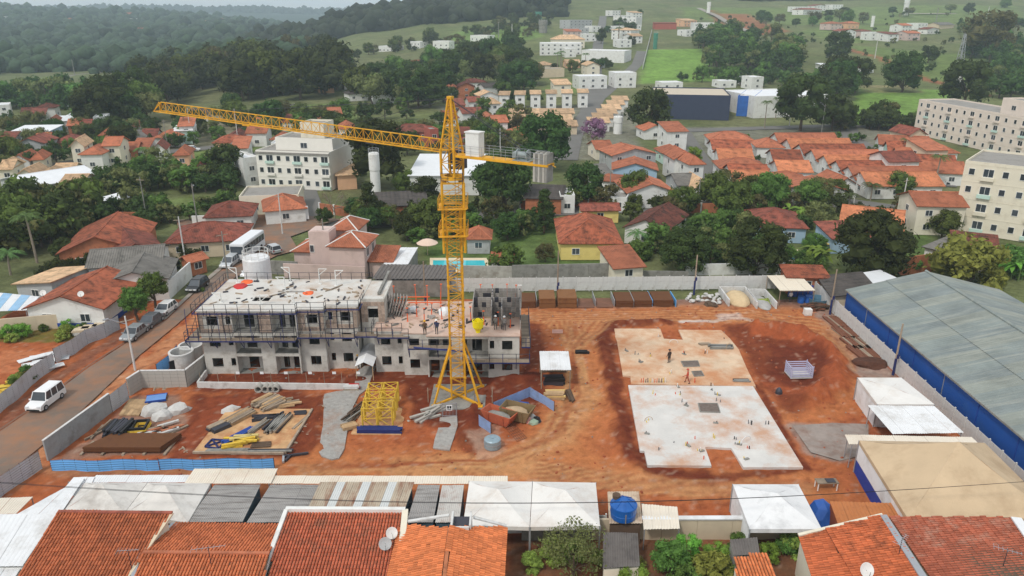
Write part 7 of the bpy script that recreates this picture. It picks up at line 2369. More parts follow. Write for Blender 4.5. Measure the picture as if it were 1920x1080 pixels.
# ------------------------------------------------------------------ vehicles
TYRE, LAMP, TAIL = M('tyre', C(28, 28, 28), rough=.8), M('headlamp', C(220, 224, 226), rough=.15), M('tail_lamp', C(150, 26, 26), rough=.3)
def car(label, u, v, rz, kind='hatch', col=C(200, 200, 200), group=None, z=0.18, at_=None):
 p = at_ or at(u, v, z)
 m = FR(p, rz)
 nm = 'van' if kind == 'van' else 'car'
 o = thing('parked_' + nm, label, nm, m, group)
 pm = M('carpaint_%d_%d_%d' % tuple(int(200 * c) for c in col), col, rough=.25, var=.03, spec=.5)
 L, W, H = {'hatch': (4.0, 1.72, 1.5), 'suv': (4.4, 1.82, 1.65), 'van': (4.2, 1.76, 1.86), 'sedan': (4.4, 1.75, 1.46)}[kind]
 hb = .78 if kind != 'van' else .92
 hw = W / 2
 xf, xr = L / 2, -L / 2
 prof = [(xr, .32), (xr, hb - .05), (xr + .12, hb + .02), (xf - 1.15, hb + .06), (xf - .15, hb - .12), (xf, hb - .3), (xf, .32), (xf - .15, .24), (xr + .15, .24)]
 n = len(prof)
 vs = [(x, -hw * (0.95 if zz < .3 else 1), zz) for x, zz in prof] + [(x, hw * (0.95 if zz < .3 else 1), zz) for x, zz in prof]
 MB().add(vs, [tuple(range(n)), tuple(range(2 * n - 1, n - 1, -1))] + [((i + 1) % n, i, n + i, n + (i + 1) % n) for i in range(n)]).build('body', pm, o, m)
 rear = {'hatch': .12, 'suv': .1, 'van': .04, 'sedan': .75}[kind]
 b0, b1, t0, t1 = xr + rear, xf - 1.0, xr + rear + (.35 if kind != 'van' else .12), xf - (1.75 if kind != 'van' else 1.45)
 hy, ty = hw * .95, hw * .80
 def frus(mb, sh, zb_, zt_, e):
  mb.add([(b0 - e, -hy - e, zb_), (b1 + e, -hy - e, zb_), (b1 + e, hy + e, zb_), (b0 - e, hy + e, zb_), (t0 - e, -ty - e, zt_), (t1 + e, -ty - e, zt_), (t1 + e, ty + e, zt_), (t0 - e, ty + e, zt_)],
   [(3, 2, 1, 0), (4, 5, 6, 7), (0, 1, 5, 4), (1, 2, 6, 5), (2, 3, 7, 6), (3, 0, 4, 7)])
 g_ = MB()
 frus(g_, 0, hb, H - .07, 0)
 g_.build('glass', GLASS, o, m)
 MB().add([(t0 - .04, -ty - .02, H - .08), (t1 + .04, -ty - .02, H - .08), (t1 + .04, ty + .02, H - .08), (t0 - .04, ty + .02, H - .08), (t0 + .1, -ty + .1, H), (t1 - .1, -ty + .1, H), (t1 - .1, ty - .1, H), (t0 + .1, ty - .1, H)],
   [(3, 2, 1, 0), (4, 5, 6, 7), (0, 1, 5, 4), (1, 2, 6, 5), (2, 3, 7, 6), (3, 0, 4, 7)]).build('roof', pm, o, m)
 for s in (-1, 1):
  for xb_, xt_ in ((b0, t0), (b0 + (b1 - b0) * .36, t0 + (t1 - t0) * .36), (b0 + (b1 - b0) * .66, t0 + (t1 - t0) * .70), (b1, t1)):
   MB().bar((xb_, s * (hy + .0), hb), (xt_, s * (ty + .0), H - .07), .07).build('pillar', pm, o, m)
  MB().cbox((xf - .06, s * hw * .72, hb - .22), (.16, .34, .16)).build('headlight', LAMP, o, m)
  MB().cbox((xr + .04, s * hw * .8, hb - .12), (.12, .22, .26)).build('tail_light', TAIL, o, m)
  MB().cbox((b1 - .1, s * (hw + .1), hb + .1), (.12, .2, .14)).build('mirror', pm, o, m)
  for x in (xr + .78, xf - .8):
   wo_ = MB().tube((x, s * (hw - .17), .31), (x, s * (hw + .02), .31), .31, 14).build('wheel', TYRE, o, m)
   MB().tube((x, s * (hw + .02), .31), (x, s * (hw + .035), .31), .19, 10).build('rim', STEELL, wo_, m)
 MB().box(xf - .04, xf + .04, -hw * .8, hw * .8, .3, .45).build('bumper', TYRE if kind == 'van' else pm, o, m)
 MB().box(xf, xf + .045, -.22, .22, .5, .6).build('number_plate', SIGNW, o, m)
 return o
sd = math.atan2(*(lambda d: (d.y, d.x))(G(425, 500) - G(65, 765)))
car('white boxy van driving down the street at the left', 88, 757, sd + math.pi, 'van', C(232, 232, 232))
car('silver grey sedan parked nearest the ribbed fence on the street', 254, 630, sd + math.pi, 'sedan', C(134, 138, 140))
car('dark grey car parked in the middle of three on the street', 284, 608, sd + math.pi, 'sedan', C(96, 98, 102))
car('white car parked under the round street trees', 311, 586, sd + math.pi, 'hatch', C(224, 224, 222))
car('black car standing alone on the street', 371, 541, sd + math.pi, 'suv', C(34, 36, 38))
car('silver minivan parked behind the bus', 432, 497, sd + math.pi, 'suv', C(186, 190, 192))
car('white car half hidden behind the left block roof', 470, 515, sd + math.pi, 'hatch', C(226, 226, 226))
car('silver car parked by the pink house wall', 512, 472, sd + .8, 'hatch', C(180, 184, 186))
bm_ = FR(at(467, 476, .18), sd + math.pi)
bus = thing('parked_bus', 'white bus with dark windows standing at the street corner', 'bus', bm_)
MB().box(-4.5, 4.5, -1.2, 1.2, .35, 3.0).box(-4.4, 4.4, -1.1, 1.1, 3.0, 3.12).build('body', M('bus_white', C(226, 228, 230), rough=.4, var=.04), bus, bm_)
for s in (-1, 1):
 for i in range(7):
  MB().box(-4.2 + i * 1.2, -3.1 + i * 1.2, s * 1.2 - .02, s * 1.2 + .02, 1.5, 2.6).build('window', GLASS, bus, bm_)
 MB().cbox((4.48, s * .85, .8), (.1, .4, .22)).build('headlight', LAMP, bus, bm_)
 for x in (-2.7, 2.9):
  MB().tube((x, s * .95, .48), (x, s * 1.23, .48), .48, 14).build('wheel', TYRE, bus, bm_)
MB().box(4.5, 4.53, -1.1, 1.1, 1.35, 2.7).build('windscreen', GLASS, bus, bm_)
# ------------------------------------------------------------------ houses of the town
FIB = tile_mat('fibre_cement_roof', C(124, 120, 114), amt=0.35, dirt=(0.05, 0.05, 0.045), pitch=0.35)
FIBD = tile_mat('fibre_cement_black', C(84, 78, 74), amt=0.4, dirt=(0.02, 0.02, 0.02), pitch=0.9)
TEAL = M('pool_water', C(64, 190, 200), rough=.08, var=.06, spec=.6)
MTL = M('metal_roof_far', C(226, 228, 230), rough=.5, var=.05)
XT = {'fib': FIB, 'fibd': FIBD, 'mtl': MTL, 'flat': FLATR}
SH = lambda lb, a, b, c, d, ez, dp, rf, rh, wl, tl, **k: simple_house('house', lb, (a, b), (c, d), ez, dp, rf, rh, wl, XT.get(tl, tl), **k)
gx, gy, hp, fl, sy, sx = 'gable_x', 'gable_y', 'hip', 'flat', 'shed_y', 'shed_x'
o, m, L = SH('white gabled house with a blue painted base left of the street', 50, 578, 192, 578, 2.9, 11.5, gy, 1.7, 'white', 'rust')
MB().box(-.03, L + .03, -.03, .0, 0, .75).build('base_band', BLUE, o, m)
MB().box(L, L + .03, 0, 9, 0, .75).build('base_band', BLUE, o, m)
dish('white dish on the left slope of the blue based house', G(82, 556, 4.2), 0.3, .4)
dish('white dish on the right slope of the blue based house', G(153, 558, 4.2), 0.3, .4)
for r in [
 ('grey fibre cement house with dark stained slopes behind the blue based house', 190, 532, 312, 522, 3.3, 9, gy, 1.3, 'white', 'fib'),
 ('paler grey fibre cement house with a round white tank on its roof', 165, 503, 300, 492, 3.6, 9, gx, 1.4, 'white', 'fib'),
 ('grey walled house with a tan ribbed slope at the left', 30, 533, 98, 541, 2.6, 7, sx, 0.9, 'grey', 'tan'),
 ('brick house with large orange red tile roof beside the palm at the left', 110, 476, 256, 466, 3.0, 16, gy, 2.4, 'brick', 'rust'),
 ('long red tiled house in an L shape by the street corner', 312, 456, 452, 450, 2.8, 10, hp, 2.0, 'beige', 'red'),
 ('red tiled wing running back from the long red house', 205, 484, 305, 468, 2.9, 12, gy, 1.6, 'beige', 'red'),
 ('small orange tiled gate roof on the street pavement', 355, 492, 385, 484, 2.4, 2.5, gx, .6, 'brick', 'orange'),
 ('white house with red tile roof across the junction, left part', 385, 408, 470, 404, 2.9, 9, hp, 1.8, 'white', 'red'),
 ('white house with orange hip roof across the junction, right part', 497, 396, 572, 390, 2.9, 9, hp, 2.0, 'white', 'orange'),
 ('small house with low white roof among trees left of the junction', 195, 383, 240, 378, 2.6, 6, sx, .8, 'white', 'mtl'),
 ('dark roofed long shed above the white apartment house', 705, 388, 800, 384, 2.8, 8, sy, .9, 'brick', 'fibd'),
 ('yellow walled house with a broad orange hip roof behind the rear fence', 1052, 456, 1164, 456, 3.0, 15, hp, 2.6, 'yellow', 'rust'),
 ('orange tiled veranda roof joined to the right of the yellow house', 1153, 504, 1206, 500, 2.4, 7, sy, 1.2, 'cream', 'orange'),
 ('dark red tiled house right behind the yellow house', 1172, 426, 1248, 436, 3.0, 14, gy, 1.8, 'white', 'dark'),
 ('low red tiled gate house behind the yellow house', 1092, 395, 1160, 394, 2.6, 4, gx, .8, 'yellow', 'red'),
 ('blue walled house with red hip roof behind the pool at the right', 1408, 424, 1512, 428, 2.9, 11, hp, 2.0, 'blue', 'red'),
 ('white house with orange gabled roof and big mesh dish', 1578, 412, 1690, 424, 3.2, 9, gx, 1.7, 'white', 'pale'),
 ('lower red tiled wing in front of the mesh dish house', 1562, 448, 1662, 444, 2.7, 6, sy, 1.2, 'blue', 'red'),
 ('two storey cream house with orange gable roof below the white apartment block', 1722, 386, 1812, 388, 5.6, 9, gx, 1.6, 'cream', 'orange'),
 ('brown tiled low shed by the brick wall at the right', 1788, 476, 1872, 486, 2.6, 9, sy, 1.4, 'beige', 'dark'),
 ('grey flat lean-to left of the brown tiled shed', 1735, 464, 1790, 478, 2.4, 7, sy, .5, 'white', 'fib'),
 ('dark ribbed roof shed beside the rear right corner of the site', 1562, 556, 1640, 560, 2.4, 8, sx, .9, 'beige', 'fibd'),
 ('brick outbuilding with tile edge behind the rear fence, right', 1478, 520, 1552, 522, 2.6, 4, sy, .4, 'brick', 'rust'),
 ('white lean-to strip left of the warehouse gable', 1630, 540, 1690, 530, 2.6, 4, sy, .3, 'white', 'mtl'),
 ('long brown walled house with grey black roof behind the big dark tree', 985, 372, 1052, 374, 3.2, 9, sy, .8, 'brick', 'fibd'),
 ('white ended annex beside the grey black roof', 1050, 370, 1078, 370, 3.4, 7, fl, 0, 'white', 'mtl'),
 ('pale blue house with orange roof and solar panels', 1150, 318, 1232, 320, 3.4, 9, gy, 1.6, 'blue', 'orange'),
 ('grey two storey house with orange roof and solar panels', 1148, 292, 1230, 288, 5.2, 9, gy, 1.5, 'grey', 'orange'),
 ('white house with large orange roof in front of the pale blue house', 1178, 362, 1265, 360, 3.4, 12, gy, 1.8, 'white', 'orange'),
 ('small white house with terracotta strip roof left of the pale blue house', 1118, 338, 1178, 344, 3.0, 5, sy, .5, 'white', 'orange'),
 ('flat grey garage below the orange roofed white house', 1145, 372, 1175, 374, 2.8, 6, fl, 0, 'white', 'flat'),
 ('pink red long house with arches left of the crane head', 727, 245, 808, 248, 3.0, 9, hp, 1.6, 'red', 'red'),
 ('tall pink box house beside the arched red house', 806, 245, 822, 244, 6.0, 6, fl, 0, 'red', 'flat'),
 ('white house with red roof right of the crane head', 868, 228, 905, 226, 3.0, 8, gx, 1.6, 'white', 'red'),
 ('red roofed house with grey top right of the crane mast head', 860, 252, 908, 252, 3.2, 9, gx, 1.5, 'red', 'red'),
 ('orange hip roofed house behind the counter jib', 948, 252, 990, 252, 2.8, 8, hp, 1.6, 'brick', 'orange'),
 ('house with pale tile roof and white gable above the crane head', 900, 200, 935, 198, 4.5, 9, gy, 1.6, 'white', 'tan'),
 ('white villa with dark roof left above the crane', 700, 195, 748, 193, 5.0, 9, hp, 1.6, 'white', 'fibd'),
 ('grey roofed white house left of the white villa', 655, 190, 690, 188, 3.2, 9, hp, 1.5, 'white', 'fibd'),
 ('yellowish two storey house at the wood edge', 598, 175, 627, 174, 5.2, 8, hp, 1.4, 'peach', 'tan'),
 ('white house with red roof among trees left of the hill road', 695, 142, 722, 140, 3.2, 9, hp, 1.5, 'white', 'red'),
 ('long red roofed farmhouse below the hillside lots', 768, 128, 828, 122, 3.0, 10, hp, 1.8, 'white', 'red'),
 ('dark roofed pavilion left of the tan townhouses', 865, 168, 912, 166, 3.4, 9, hp, 1.4, 'white', 'dark'),
 ('white house with dark eaves above the tan townhouses', 908, 182, 935, 180, 4.5, 9, gx, 1.2, 'white', 'fibd'),
 ('large dark blue and black trade hall with beige roof', 1222, 222, 1366, 226, 9.0, 30, fl, 0, M('hall_dark_blue', C(58, 66, 88), var=.08), M('hall_roof_beige', C(196, 184, 164), var=.06)),
 ('long white warehouse right of the blue fronted hall', 1412, 222, 1548, 216, 8.0, 26, fl, 0, 'white', 'mtl'),
 ('blue fronted hall joined to the left of the long white warehouse', 1380, 217, 1411, 219, 7.5, 26, fl, 0, M('hall_blue', C(52, 104, 180)), 'mtl'),
 ('white factory with wide white roof behind the crane mast', 768, 330, 905, 330, 4.5, 24, sy, .5, 'white', 'mtl'),
 ('yellow walled long shed left of the white factory', 632, 330, 668, 328, 3.4, 14, sy, .5, 'peach', 'tan'),
 ('big white modern mansion on the slope with stepped boxes', 1012, 104, 1090, 102, 8.0, 18, fl, 0, 'white', 'mtl'),
 ('long low white wing of the modern mansion', 1090, 116, 1170, 118, 7.0, 16, fl, 0, 'white', 'mtl'),
 ('cream house with pyramid roofs behind the modern mansion', 1035, 92, 1096, 90, 7.0, 14, hp, 3.0, 'cream', 'tan'),
 ('white two storey house with dark windows beside the green field', 1152, 165, 1192, 164, 7.0, 12, fl, 0, 'white', 'mtl'),
 ('white house with long balcony left of the dark windowed one', 1085, 168, 1138, 166, 6.0, 12, fl, 0, 'white', 'mtl'),
 ('unfinished beige house behind a grey wall on the slope', 1000, 146, 1058, 144, 4.5, 10, fl, 0, 'beige', 'flat'),
 ('white house at the top of the hill street, right side', 1150, 50, 1192, 52, 9.0, 14, fl, 0, 'white', 'mtl'),
 ('second white house below the one at the top of the hill street', 1146, 74, 1182, 76, 8.0, 14, hp, 1.5, 'white', 'tan'),
 ('grey and orange house at the top left of the hill street', 1068, 55, 1110, 52, 8.0, 16, fl, 0, 'grey', 'flat'),
 ('red brick unfinished house at the edge of the upper field', 1228, 56, 1268, 56, 6.0, 12, sy, .5, 'red', 'red'),
 ('white boxy house on the hillside lots, leftmost', 812, 95, 842, 94, 7.0, 12, fl, 0, 'white', 'mtl'),
 ('white boxy house on the hillside lots, upper right', 882, 83, 914, 82, 7.0, 12, fl, 0, 'white', 'mtl'),
 ('beige framed house on the hillside lots, lower right', 866, 98, 892, 97, 7.0, 12, fl, 0, 'beige', 'flat'),
 ('small white house left of the hillside lots', 770, 92, 788, 91, 6.0, 10, fl, 0, 'white', 'mtl'),
 ('white low wall house at the far left of the hillside lots', 710, 97, 745, 95, 4.5, 10, fl, 0, 'white', 'mtl'),
 ('peach house with orange roof on the far right slope', 1588, 54, 1610, 53, 5.0, 10, hp, 1.5, 'peach', 'orange'),
 ('pink house with red roof on the far right slope', 1612, 70, 1632, 69, 5.0, 10, hp, 1.2, 'pink', 'red'),
 ('white flat house with dark base on the far right slope', 1632, 76, 1660, 75, 6.0, 12, fl, 0, 'white', 'mtl'),
 ('white villa spread along the top right hill', 1505, 28, 1540, 24, 6.0, 14, hp, 1.5, 'white', 'red'),
 ('white house pair at the left end of the top right fields', 1300, 56, 1338, 56, 6.0, 12, fl, 0, 'white', 'mtl'),
 ('white shed behind the oak shaped tree at the right fields', 1540, 132, 1574, 132, 3.0, 10, sy, .4, 'white', 'mtl'),
 ('white house with red roof by the dirt road at the right', 1590, 134, 1624, 138, 3.0, 8, gx, 1.2, 'white', 'red'),
 ('small white house with red roof near the pylon', 1738, 64, 1760, 62, 4.0, 9, gy, 1.4, 'white', 'red'),
 ('grey roofed barn near the pylon', 1760, 55, 1788, 52, 4.0, 12, gx, 2.0, 'beige', 'fib'),
]:
 if r[2] < 236:
  r = r[:5] + (0,) + r[6:] + (r[5],)
 SH(*r[:11], h=(r[11:] or (None,))[0], wins=not any(k in r[0] for k in ('hall', 'warehouse', 'factory', 'shed', 'strip', 'wing', 'lean-to', 'barn')))
n = 0
RG = 'orange roofed row houses on the right'
for k in range(8):
 SH('row house with long orange roof, middle terrace, number %s from the back' % ('one', 'two', 'three', 'four', 'five', 'six', 'seven', 'eight')[k], 1462 + 24 * k, 268 + 11.5 * k, 1572 + 28 * k, 268 + 11.5 * k, 3.0, 9.2, gx, 2.1, 'white', ('orange', 'pale', 'rust')[k % 3], group=RG)
for k in range(5):
 SH('row house with orange roof in the right terrace, number %s from the back' % ('one', 'two', 'three', 'four', 'five')[k], 1650 + 17 * k, 270 + 13 * k, 1742 + 17 * k, 274 + 13 * k, 3.0, 8, gx, 2.0, 'mint' if k in (1, 3) else 'white', ('orange', 'rust')[k % 2], group=RG)
for k, (a, b, c) in enumerate([(1332, 262, 80), (1338, 280, 70), (1350, 298, 62), (1352, 316, 88), (1372, 330, 70), (1378, 342, 66), (1420, 276, 50), (1452, 300, 52), (1462, 322, 60), (1440, 344, 86)]):
 SH('row house with orange roof in the left terrace, %s' % ('far left', 'second on the left side', 'third on the left side', 'wide one with an antenna', 'fifth on the left side', 'nearest on the left side', 'first behind on its right side', 'middle on its right side', 'third on its right side', 'nearest with a white gable')[k], a, b, a + c, b + 1, 3.0, 9.5, gx if k % 3 else hp, 1.8, 'white', ('orange', 'rust', 'pale')[k % 3], group=RG)
SH('low white house with orange roof at the near end of the row houses', 1480, 352, 1585, 356, 3.2, 7, gy, 1.4, 'white', 'orange')
TG = 'tan roofed townhouses'
for k in range(6):
 SH('white two storey townhouse with tan roof, %s in the upper row' % ('leftmost', 'second from left', 'third from left', 'fourth from left', 'fifth from left', 'rightmost')[k], 936 + 29.5 * k, 207 - 1.0 * k, 954 + 29.5 * k, 207 - 1.0 * k, 0, 7, sy, .8, 'white', 'tan', group=TG, h=6.2)
for k in range(4):
 for j in range(3):
  SH('low tan roofed townhouse, %s row, %s' % (('upper low', 'middle low', 'front low')[j], ('left end', 'second from left', 'third from left', 'right end')[k]), 950 + 32 * k - 4 * j + 14 * (j == 2), 213 + 12 * j, 980 + 32 * k - 4 * j + 14 * (j == 2), 213 + 12 * j, 2.8, 7, sy, .9, 'beige', 'tan', group=TG, wins=False)
for k in range(6):
 SH('tan roofed house in the column beside the townhouse street, %s' % ('farthest', 'second farthest', 'third farthest', 'third nearest', 'second nearest', 'nearest')[k], 1150 - 9 * k, 188 + 8.5 * k, 1178 - 7 * k, 188 + 8.5 * k, 3.0, 7, sy, .9, 'white', 'tan', group=TG, wins=False)
LH = [(20, 248, 70, 'blue', 'mtl'), (88, 228, 40, 'white', 'mtl'), (118, 222, 44, 'white', 'mtl'), (40, 212, 32, 'brick', 'dark'), (66, 203, 36, 'white', 'dark'), (110, 188, 32, 'white', 'mtl'), (238, 238, 22, 'white', 'red'), (290, 258, 46, 'white', 'orange'),
 (325, 246, 34, 'mint', 'mtl'), (352, 214, 36, 'white', 'fibd'), (400, 268, 50, 'peach', 'rust'), (425, 258, 36, 'pink', 'dark'), (462, 250, 36, 'white', 'orange'), (508, 262, 30, 'white', 'orange'), (222, 262, 44, 'white', 'fib'), (222, 282, 34, 'brick', 'orange'),
 (150, 290, 40, 'white', 'orange'), (20, 302, 34, 'white', 'orange'), (0, 318, 22, 'cream', 'tan'), (60, 300, 20, 'cream', 'orange'), (365, 318, 24, 'pink', 'red'), (98, 325, 36, 'cream', 'tan'), (70, 333, 34, 'cream', 'tan'), (30, 330, 36, 'cream', 'tan'),
 (110, 350, 40, 'cream', 'tan'), (60, 352, 34, 'cream', 'tan'), (20, 352, 34, 'cream', 'tan'), (480, 232, 18, 'white', 'orange'), (560, 232, 20, 'white', 'red'), (590, 230, 24, 'white', 'orange'), (640, 250, 26, 'white', 'mtl'), (100, 268, 40, 'brick', 'red'), (30, 270, 50, 'grey', 'red'), (150, 236, 30, 'brick', 'red')]
POS = ('at the left frame edge', 'left of the long white shed', 'behind the white shed', 'under the jib tip', 'under the jib', 'behind the apartment house', 'near the crane head')
ORD = 'first second third fourth fifth sixth seventh eighth ninth tenth eleventh twelfth thirteenth fourteenth fifteenth'.split()
def ranked(rows):
 ks = {}
 for k, u in rows:
  ks.setdefault(k, []).append(u)
 for k, u in rows:
  q = sorted(ks[k])
  yield k if len(q) == 1 else '%s, %s from left' % (k, ORD[min(14, q.index(u))])
HN = list(ranked([('%s house with %s roof %s' % (wl, {'mtl': 'white metal', 'fibd': 'black', 'fib': 'grey'}.get(tl, tl + ' tile'), POS[min(6, a // 100)]), a + b / 1000) for a, b, w_, wl, tl in LH]))
for i, (a, b, w_, wl, tl) in enumerate(LH):
 key = HN[i]
 SH(key, a, b, a + w_, b - 1, 3.0 if i % 4 else 4.2, 8 if w_ < 40 else 10, (gx, hp, gy)[i % 3] if tl != 'mtl' else sy, 1.5 if tl != 'mtl' else .6, wl, tl, group='small houses on the left')
XH = '''646 168 26 w d;672 172 24 w k;668 150 20 w o;735 172 28 w k;760 182 24 b r;838 178 26 w o;860 186 30 b d;842 212 30 b r;880 205 22 w r;918 222 20 w t;905 240 30 c o;840 238 20 w r;926 262 26 w o;968 270 30 b o;1000 288 24 w t;
1040 182 30 c t;1062 128 26 p t;1010 132 30 c t;1100 142 24 c t;1060 108 20 w m;1108 128 26 w m;1160 40 24 w m;1180 60 22 w m;1152 62 24 w m;1184 82 20 w t;1160 90 24 w m;1080 66 24 g m;1062 72 28 o o;1096 78 22 w m;1056 86 22 w m;1110 62 16 w m;1186 34 18 w t;1148 30 16 w m;
1286 70 22 w m;1312 66 22 w m;1282 50 24 p t;1330 72 20 w m;1556 56 22 o o;1580 72 24 w r;1664 78 20 w r;1690 60 18 w o;1490 22 24 w m;1526 20 22 w r;1560 18 20 w m;1700 76 24 o o;1720 56 18 w m;1350 165 30 w m;1385 158 26 w m;1408 168 22 w m;1240 168 40 w m;
1208 262 40 w o;1250 282 36 w o;1118 300 30 c o;1246 310 40 m o;1262 340 40 w o;1120 360 30 w f;1270 372 36 g f;1290 352 26 w o;1300 378 34 w t;1600 352 60 w o;1660 346 56 w r;1700 334 48 w o;1560 372 44 w o;1730 322 40 n o;1640 368 50 w r;1756 308 36 w o;1700 288 30 n r;
560 252 24 w o;596 262 26 w r;640 276 26 w o;690 272 30 w m;530 246 20 w r;620 244 22 b o;510 290 26 w m;430 296 30 w f;340 270 26 w o;270 274 26 w r;190 272 26 w o;180 252 24 g m;60 232 26 w r;130 252 26 b o;0 225 24 w m;90 246 24 w o;250 300 30 w o;200 312 30 c o;
330 312 26 p o;290 300 22 w r;440 318 28 w o;380 340 30 w m;0 340 24 c t;140 312 24 c t;0 285 26 w r;70 282 24 w o'''
WK = dict(w='white', c='cream', b='brick', g='grey', p='peach', o='pink', m='mint', n='beige')
TK = dict(o='orange', r='red', d='dark', t='tan', m='mtl', f='fib', k='fibd')
TN = dict(o='orange tile', r='red tile', d='brown tile', t='tan', m='flat white', f='grey', k='black')
AR = lambda u, v: ('on the top right slope' if u > 1270 else 'along the hill street' if u > 1040 else 'above the wood') if v < 110 else 'left of the far road' if u < 250 else 'near the jib tip' if u < 500 else 'under the crane jib' if u < 640 else 'up the slope left of the crane head' if v < 200 and u < 800 else 'behind the crane head' if u < 1000 else 'below the mansions' if v < 200 and u < 1200 else 'behind the trade halls' if v < 200 else 'left of the row house street' if u < 1400 else 'among the near row houses'
XR_ = [(int(r.split()[0]), int(r.split()[1]), int(r.split()[2]), *r.split()[3:]) for r in XH.replace('\n', '').split(';')]
HN = list(ranked([('%s house with %s roof %s' % (WK[wl], TN[tl], AR(a, b)), a + b / 1000) for a, b, w_, wl, tl in XR_]))
for i, (a, b, w_, wl, tl) in enumerate(XR_):
 key = HN[i]
 two = i % 3 == 0 or b < 110
 SH(key, a, b, a + w_, b - 1, 0, 9 if b > 150 else 13, fl if tl == 'm' else (gx, hp, gy, sy)[i % 4], 0 if tl == 'm' else 1.6, WK[wl], TK[tl], h=5.6 if two else 3.0, group='houses of the town')
SH('long white metal warehouse roof at the left edge of the town', 52, 352, 185, 330, 4.5, 14, gx, 1.4, 'grey', 'mtl')
SH('cream annex block in front of the white apartment house', 448, 372, 560, 368, 3.6, 10, fl, 0, 'cream', 'flat')
SH('white annex with a flat roof left of the apartment house', 455, 300, 485, 296, 6.5, 14, fl, 0, 'white', 'mtl')
def block_flats(label, pL, pR, ez, h, depth, wall, floors, cols, name='apartment_block', pent=None, rows_left=0):
 mw, L = house_frame(pL, pR, ez)
 o = thing(name, label, 'apartment block', mw)
 gable_vol(o, mw, 0, L, 0, depth, h, 'flat', 0, wall, FLATR)
 fh = h / floors
 for f in range(floors):
  for i in range(cols):
   wide = i % 3 == 1
   window(o, mw, 'f', L * (i + .5) / cols, fh * (f + .55), 1.6 if wide else .9, 1.4 if wide else 1.1, 0.0, pane=GLASS)
   if wide:
    MB().box(L * (i + .5) / cols - 1.1, L * (i + .5) / cols + 1.1, -.5, -.003, fh * (f + .12), fh * (f + .32)).build('balcony', wall if f % 2 else WALLM['mint'], o, mw)
  for i in range(rows_left):
   window(o, mw, 'l', depth * (i + .5) / rows_left, fh * (f + .55), .8, 1.2, 0.0)
  MB().box(-.04, L + .04, -.04, 0.0, fh * (f + 1) - .12, fh * (f + 1)).build('floor_band', wall, o, mw)
 if pent:
  x0, x1, y0, y1, hh = pent
  gable_vol(o, mw, x0, x1, y0, y1, h + hh, 'flat', 0, wall, FLATR, z0=h + .05)
  window(o, mw, 'f', (x0 + x1) / 2, h + hh * .5, 1.6, 1.2, y0)
 return o, mw, L
ab, am, aL = block_flats('cream white apartment house with penthouse terrace left of the white tower', (487, 352), (622, 358), 0, 8.6, 16, M('paint_offwhite', C(234, 230, 220), var=.04), 3, 8, pent=(3.5, 18, 3.5, 13, 2.6))
gable_vol(ab, am, 9, 15, 6, 12, 14.5, 'flat', 0, CREAM, FLATR, z0=11.3)
MB().box(-.1, aL + .1, -.25, 0, 8.3, 8.75).build('cornice', FLATR, ab, am)
block_flats('tall white apartment block at the right edge of the picture', (1783, 432), (2080, 480), 0, 13.2, 16, CREAM, 4, 9, rows_left=3, pent=(13, 22, 5, 12, 3))
block_flats('long pale pink and white apartment block behind the row houses', (1712, 250), (1990, 318), 0, 11.2, 13, M('paint_pale_rose', C(228, 214, 200), var=.06), 4, 18, rows_left=3, pent=(34, 44, 3, 9, 4))
pm_, pL_ = house_frame((570, 520), (672, 524), 0)
ph = thing('house', 'pink two storey house with several orange roofs behind the left block', 'house', pm_)
PK = WALLM['pink']
for (x0, x1, y0, y1, h, rf, rh) in [(4.6, 10.2, 0, 6.5, 5.4, hp, 1.4), (3.0, 7.2, 5.8, 11.5, 6.4, hp, 1.3), (-2.8, 2.0, 3.5, 9.5, 3.2, hp, 1.2), (2.2, 5.0, 2.6, 5.7, 3.4, sy, 1.0), (10.4, 14, 1.5, 6.0, 2.6, sy, 1.0)]:
 gable_vol(ph, pm_, x0, x1, y0, y1, h, rf, rh, PK, TILE['orange'], trim=WHITE)
MB().box(.8, 4.2, 1.5, 4.8, 0, 7.2).box(1.0, 4.0, 1.7, 4.6, 7.2, 7.3).build('tower', PK, ph, pm_)
MB().box(-3, 10.3, -.6, -.4, 0, 2.4).build('yard_wall', PK, ph, pm_)
for c, z, w_ in ((3.9, 4.0, 2.0), (1.2, 4.4, .6)):
 window(ph, pm_, 'f', c, z, w_, 1.1, 1.5 if c < 3 else 2.6)
for c in (1.8, 4.6):
 window(ph, pm_, 'r', c, 4.1, 1.1, 1.3, 10.2)
metal_roof('shed', 'long black ribbed shed roof behind the open deck', [(696, 524, 2.8), (843, 524, 2.8), (858, 498, 3.2), (716, 496, 3.2)], 10, M('fibre_cement_dark'), .55, .10, CONG, 'shed', 0.05)
metal_roof('shed', 'white sheet roof right of the pink house', [(718, 496, 2.6), (765, 496, 2.6), (784, 464, 2.8), (742, 464, 2.8)], 4, WHITER, .4, .02, CONG, 'shed', 0.05)
metal_roof('canopy', 'white and blue striped metal canopy left of the blue based house', [(-40, 585, 2.4), (50, 582, 2.4), (74, 556, 2.7), (-10, 548, 2.7)], 5, [WHITER, M('sheet_sky', C(150, 186, 214))], .25, .03, None, 'canopy')
SH('garden kiosk with red hip roof and glazed walls by the pool', 876, 448, 918, 448, 2.7, 5, hp, 1.4, 'grey', 'orange')
SH('small garden bar with orange roof right of the pool', 922, 488, 958, 490, 2.0, 3, gx, .7, 'white', 'orange')
poly_px('pool_deck', [(806, 484), (912, 484), (928, 512), (806, 512)], M('deck_cream', C(216, 200, 170), var=.08), 0.05)
poly_px('pool_water', [(812, 489), (908, 489), (912, 506), (812, 506)], TEAL, 0.09)
poly_px('pool_deck', [(1450, 468), (1496, 468), (1492, 495), (1450, 493)], M('deck_cream'), 0.05)
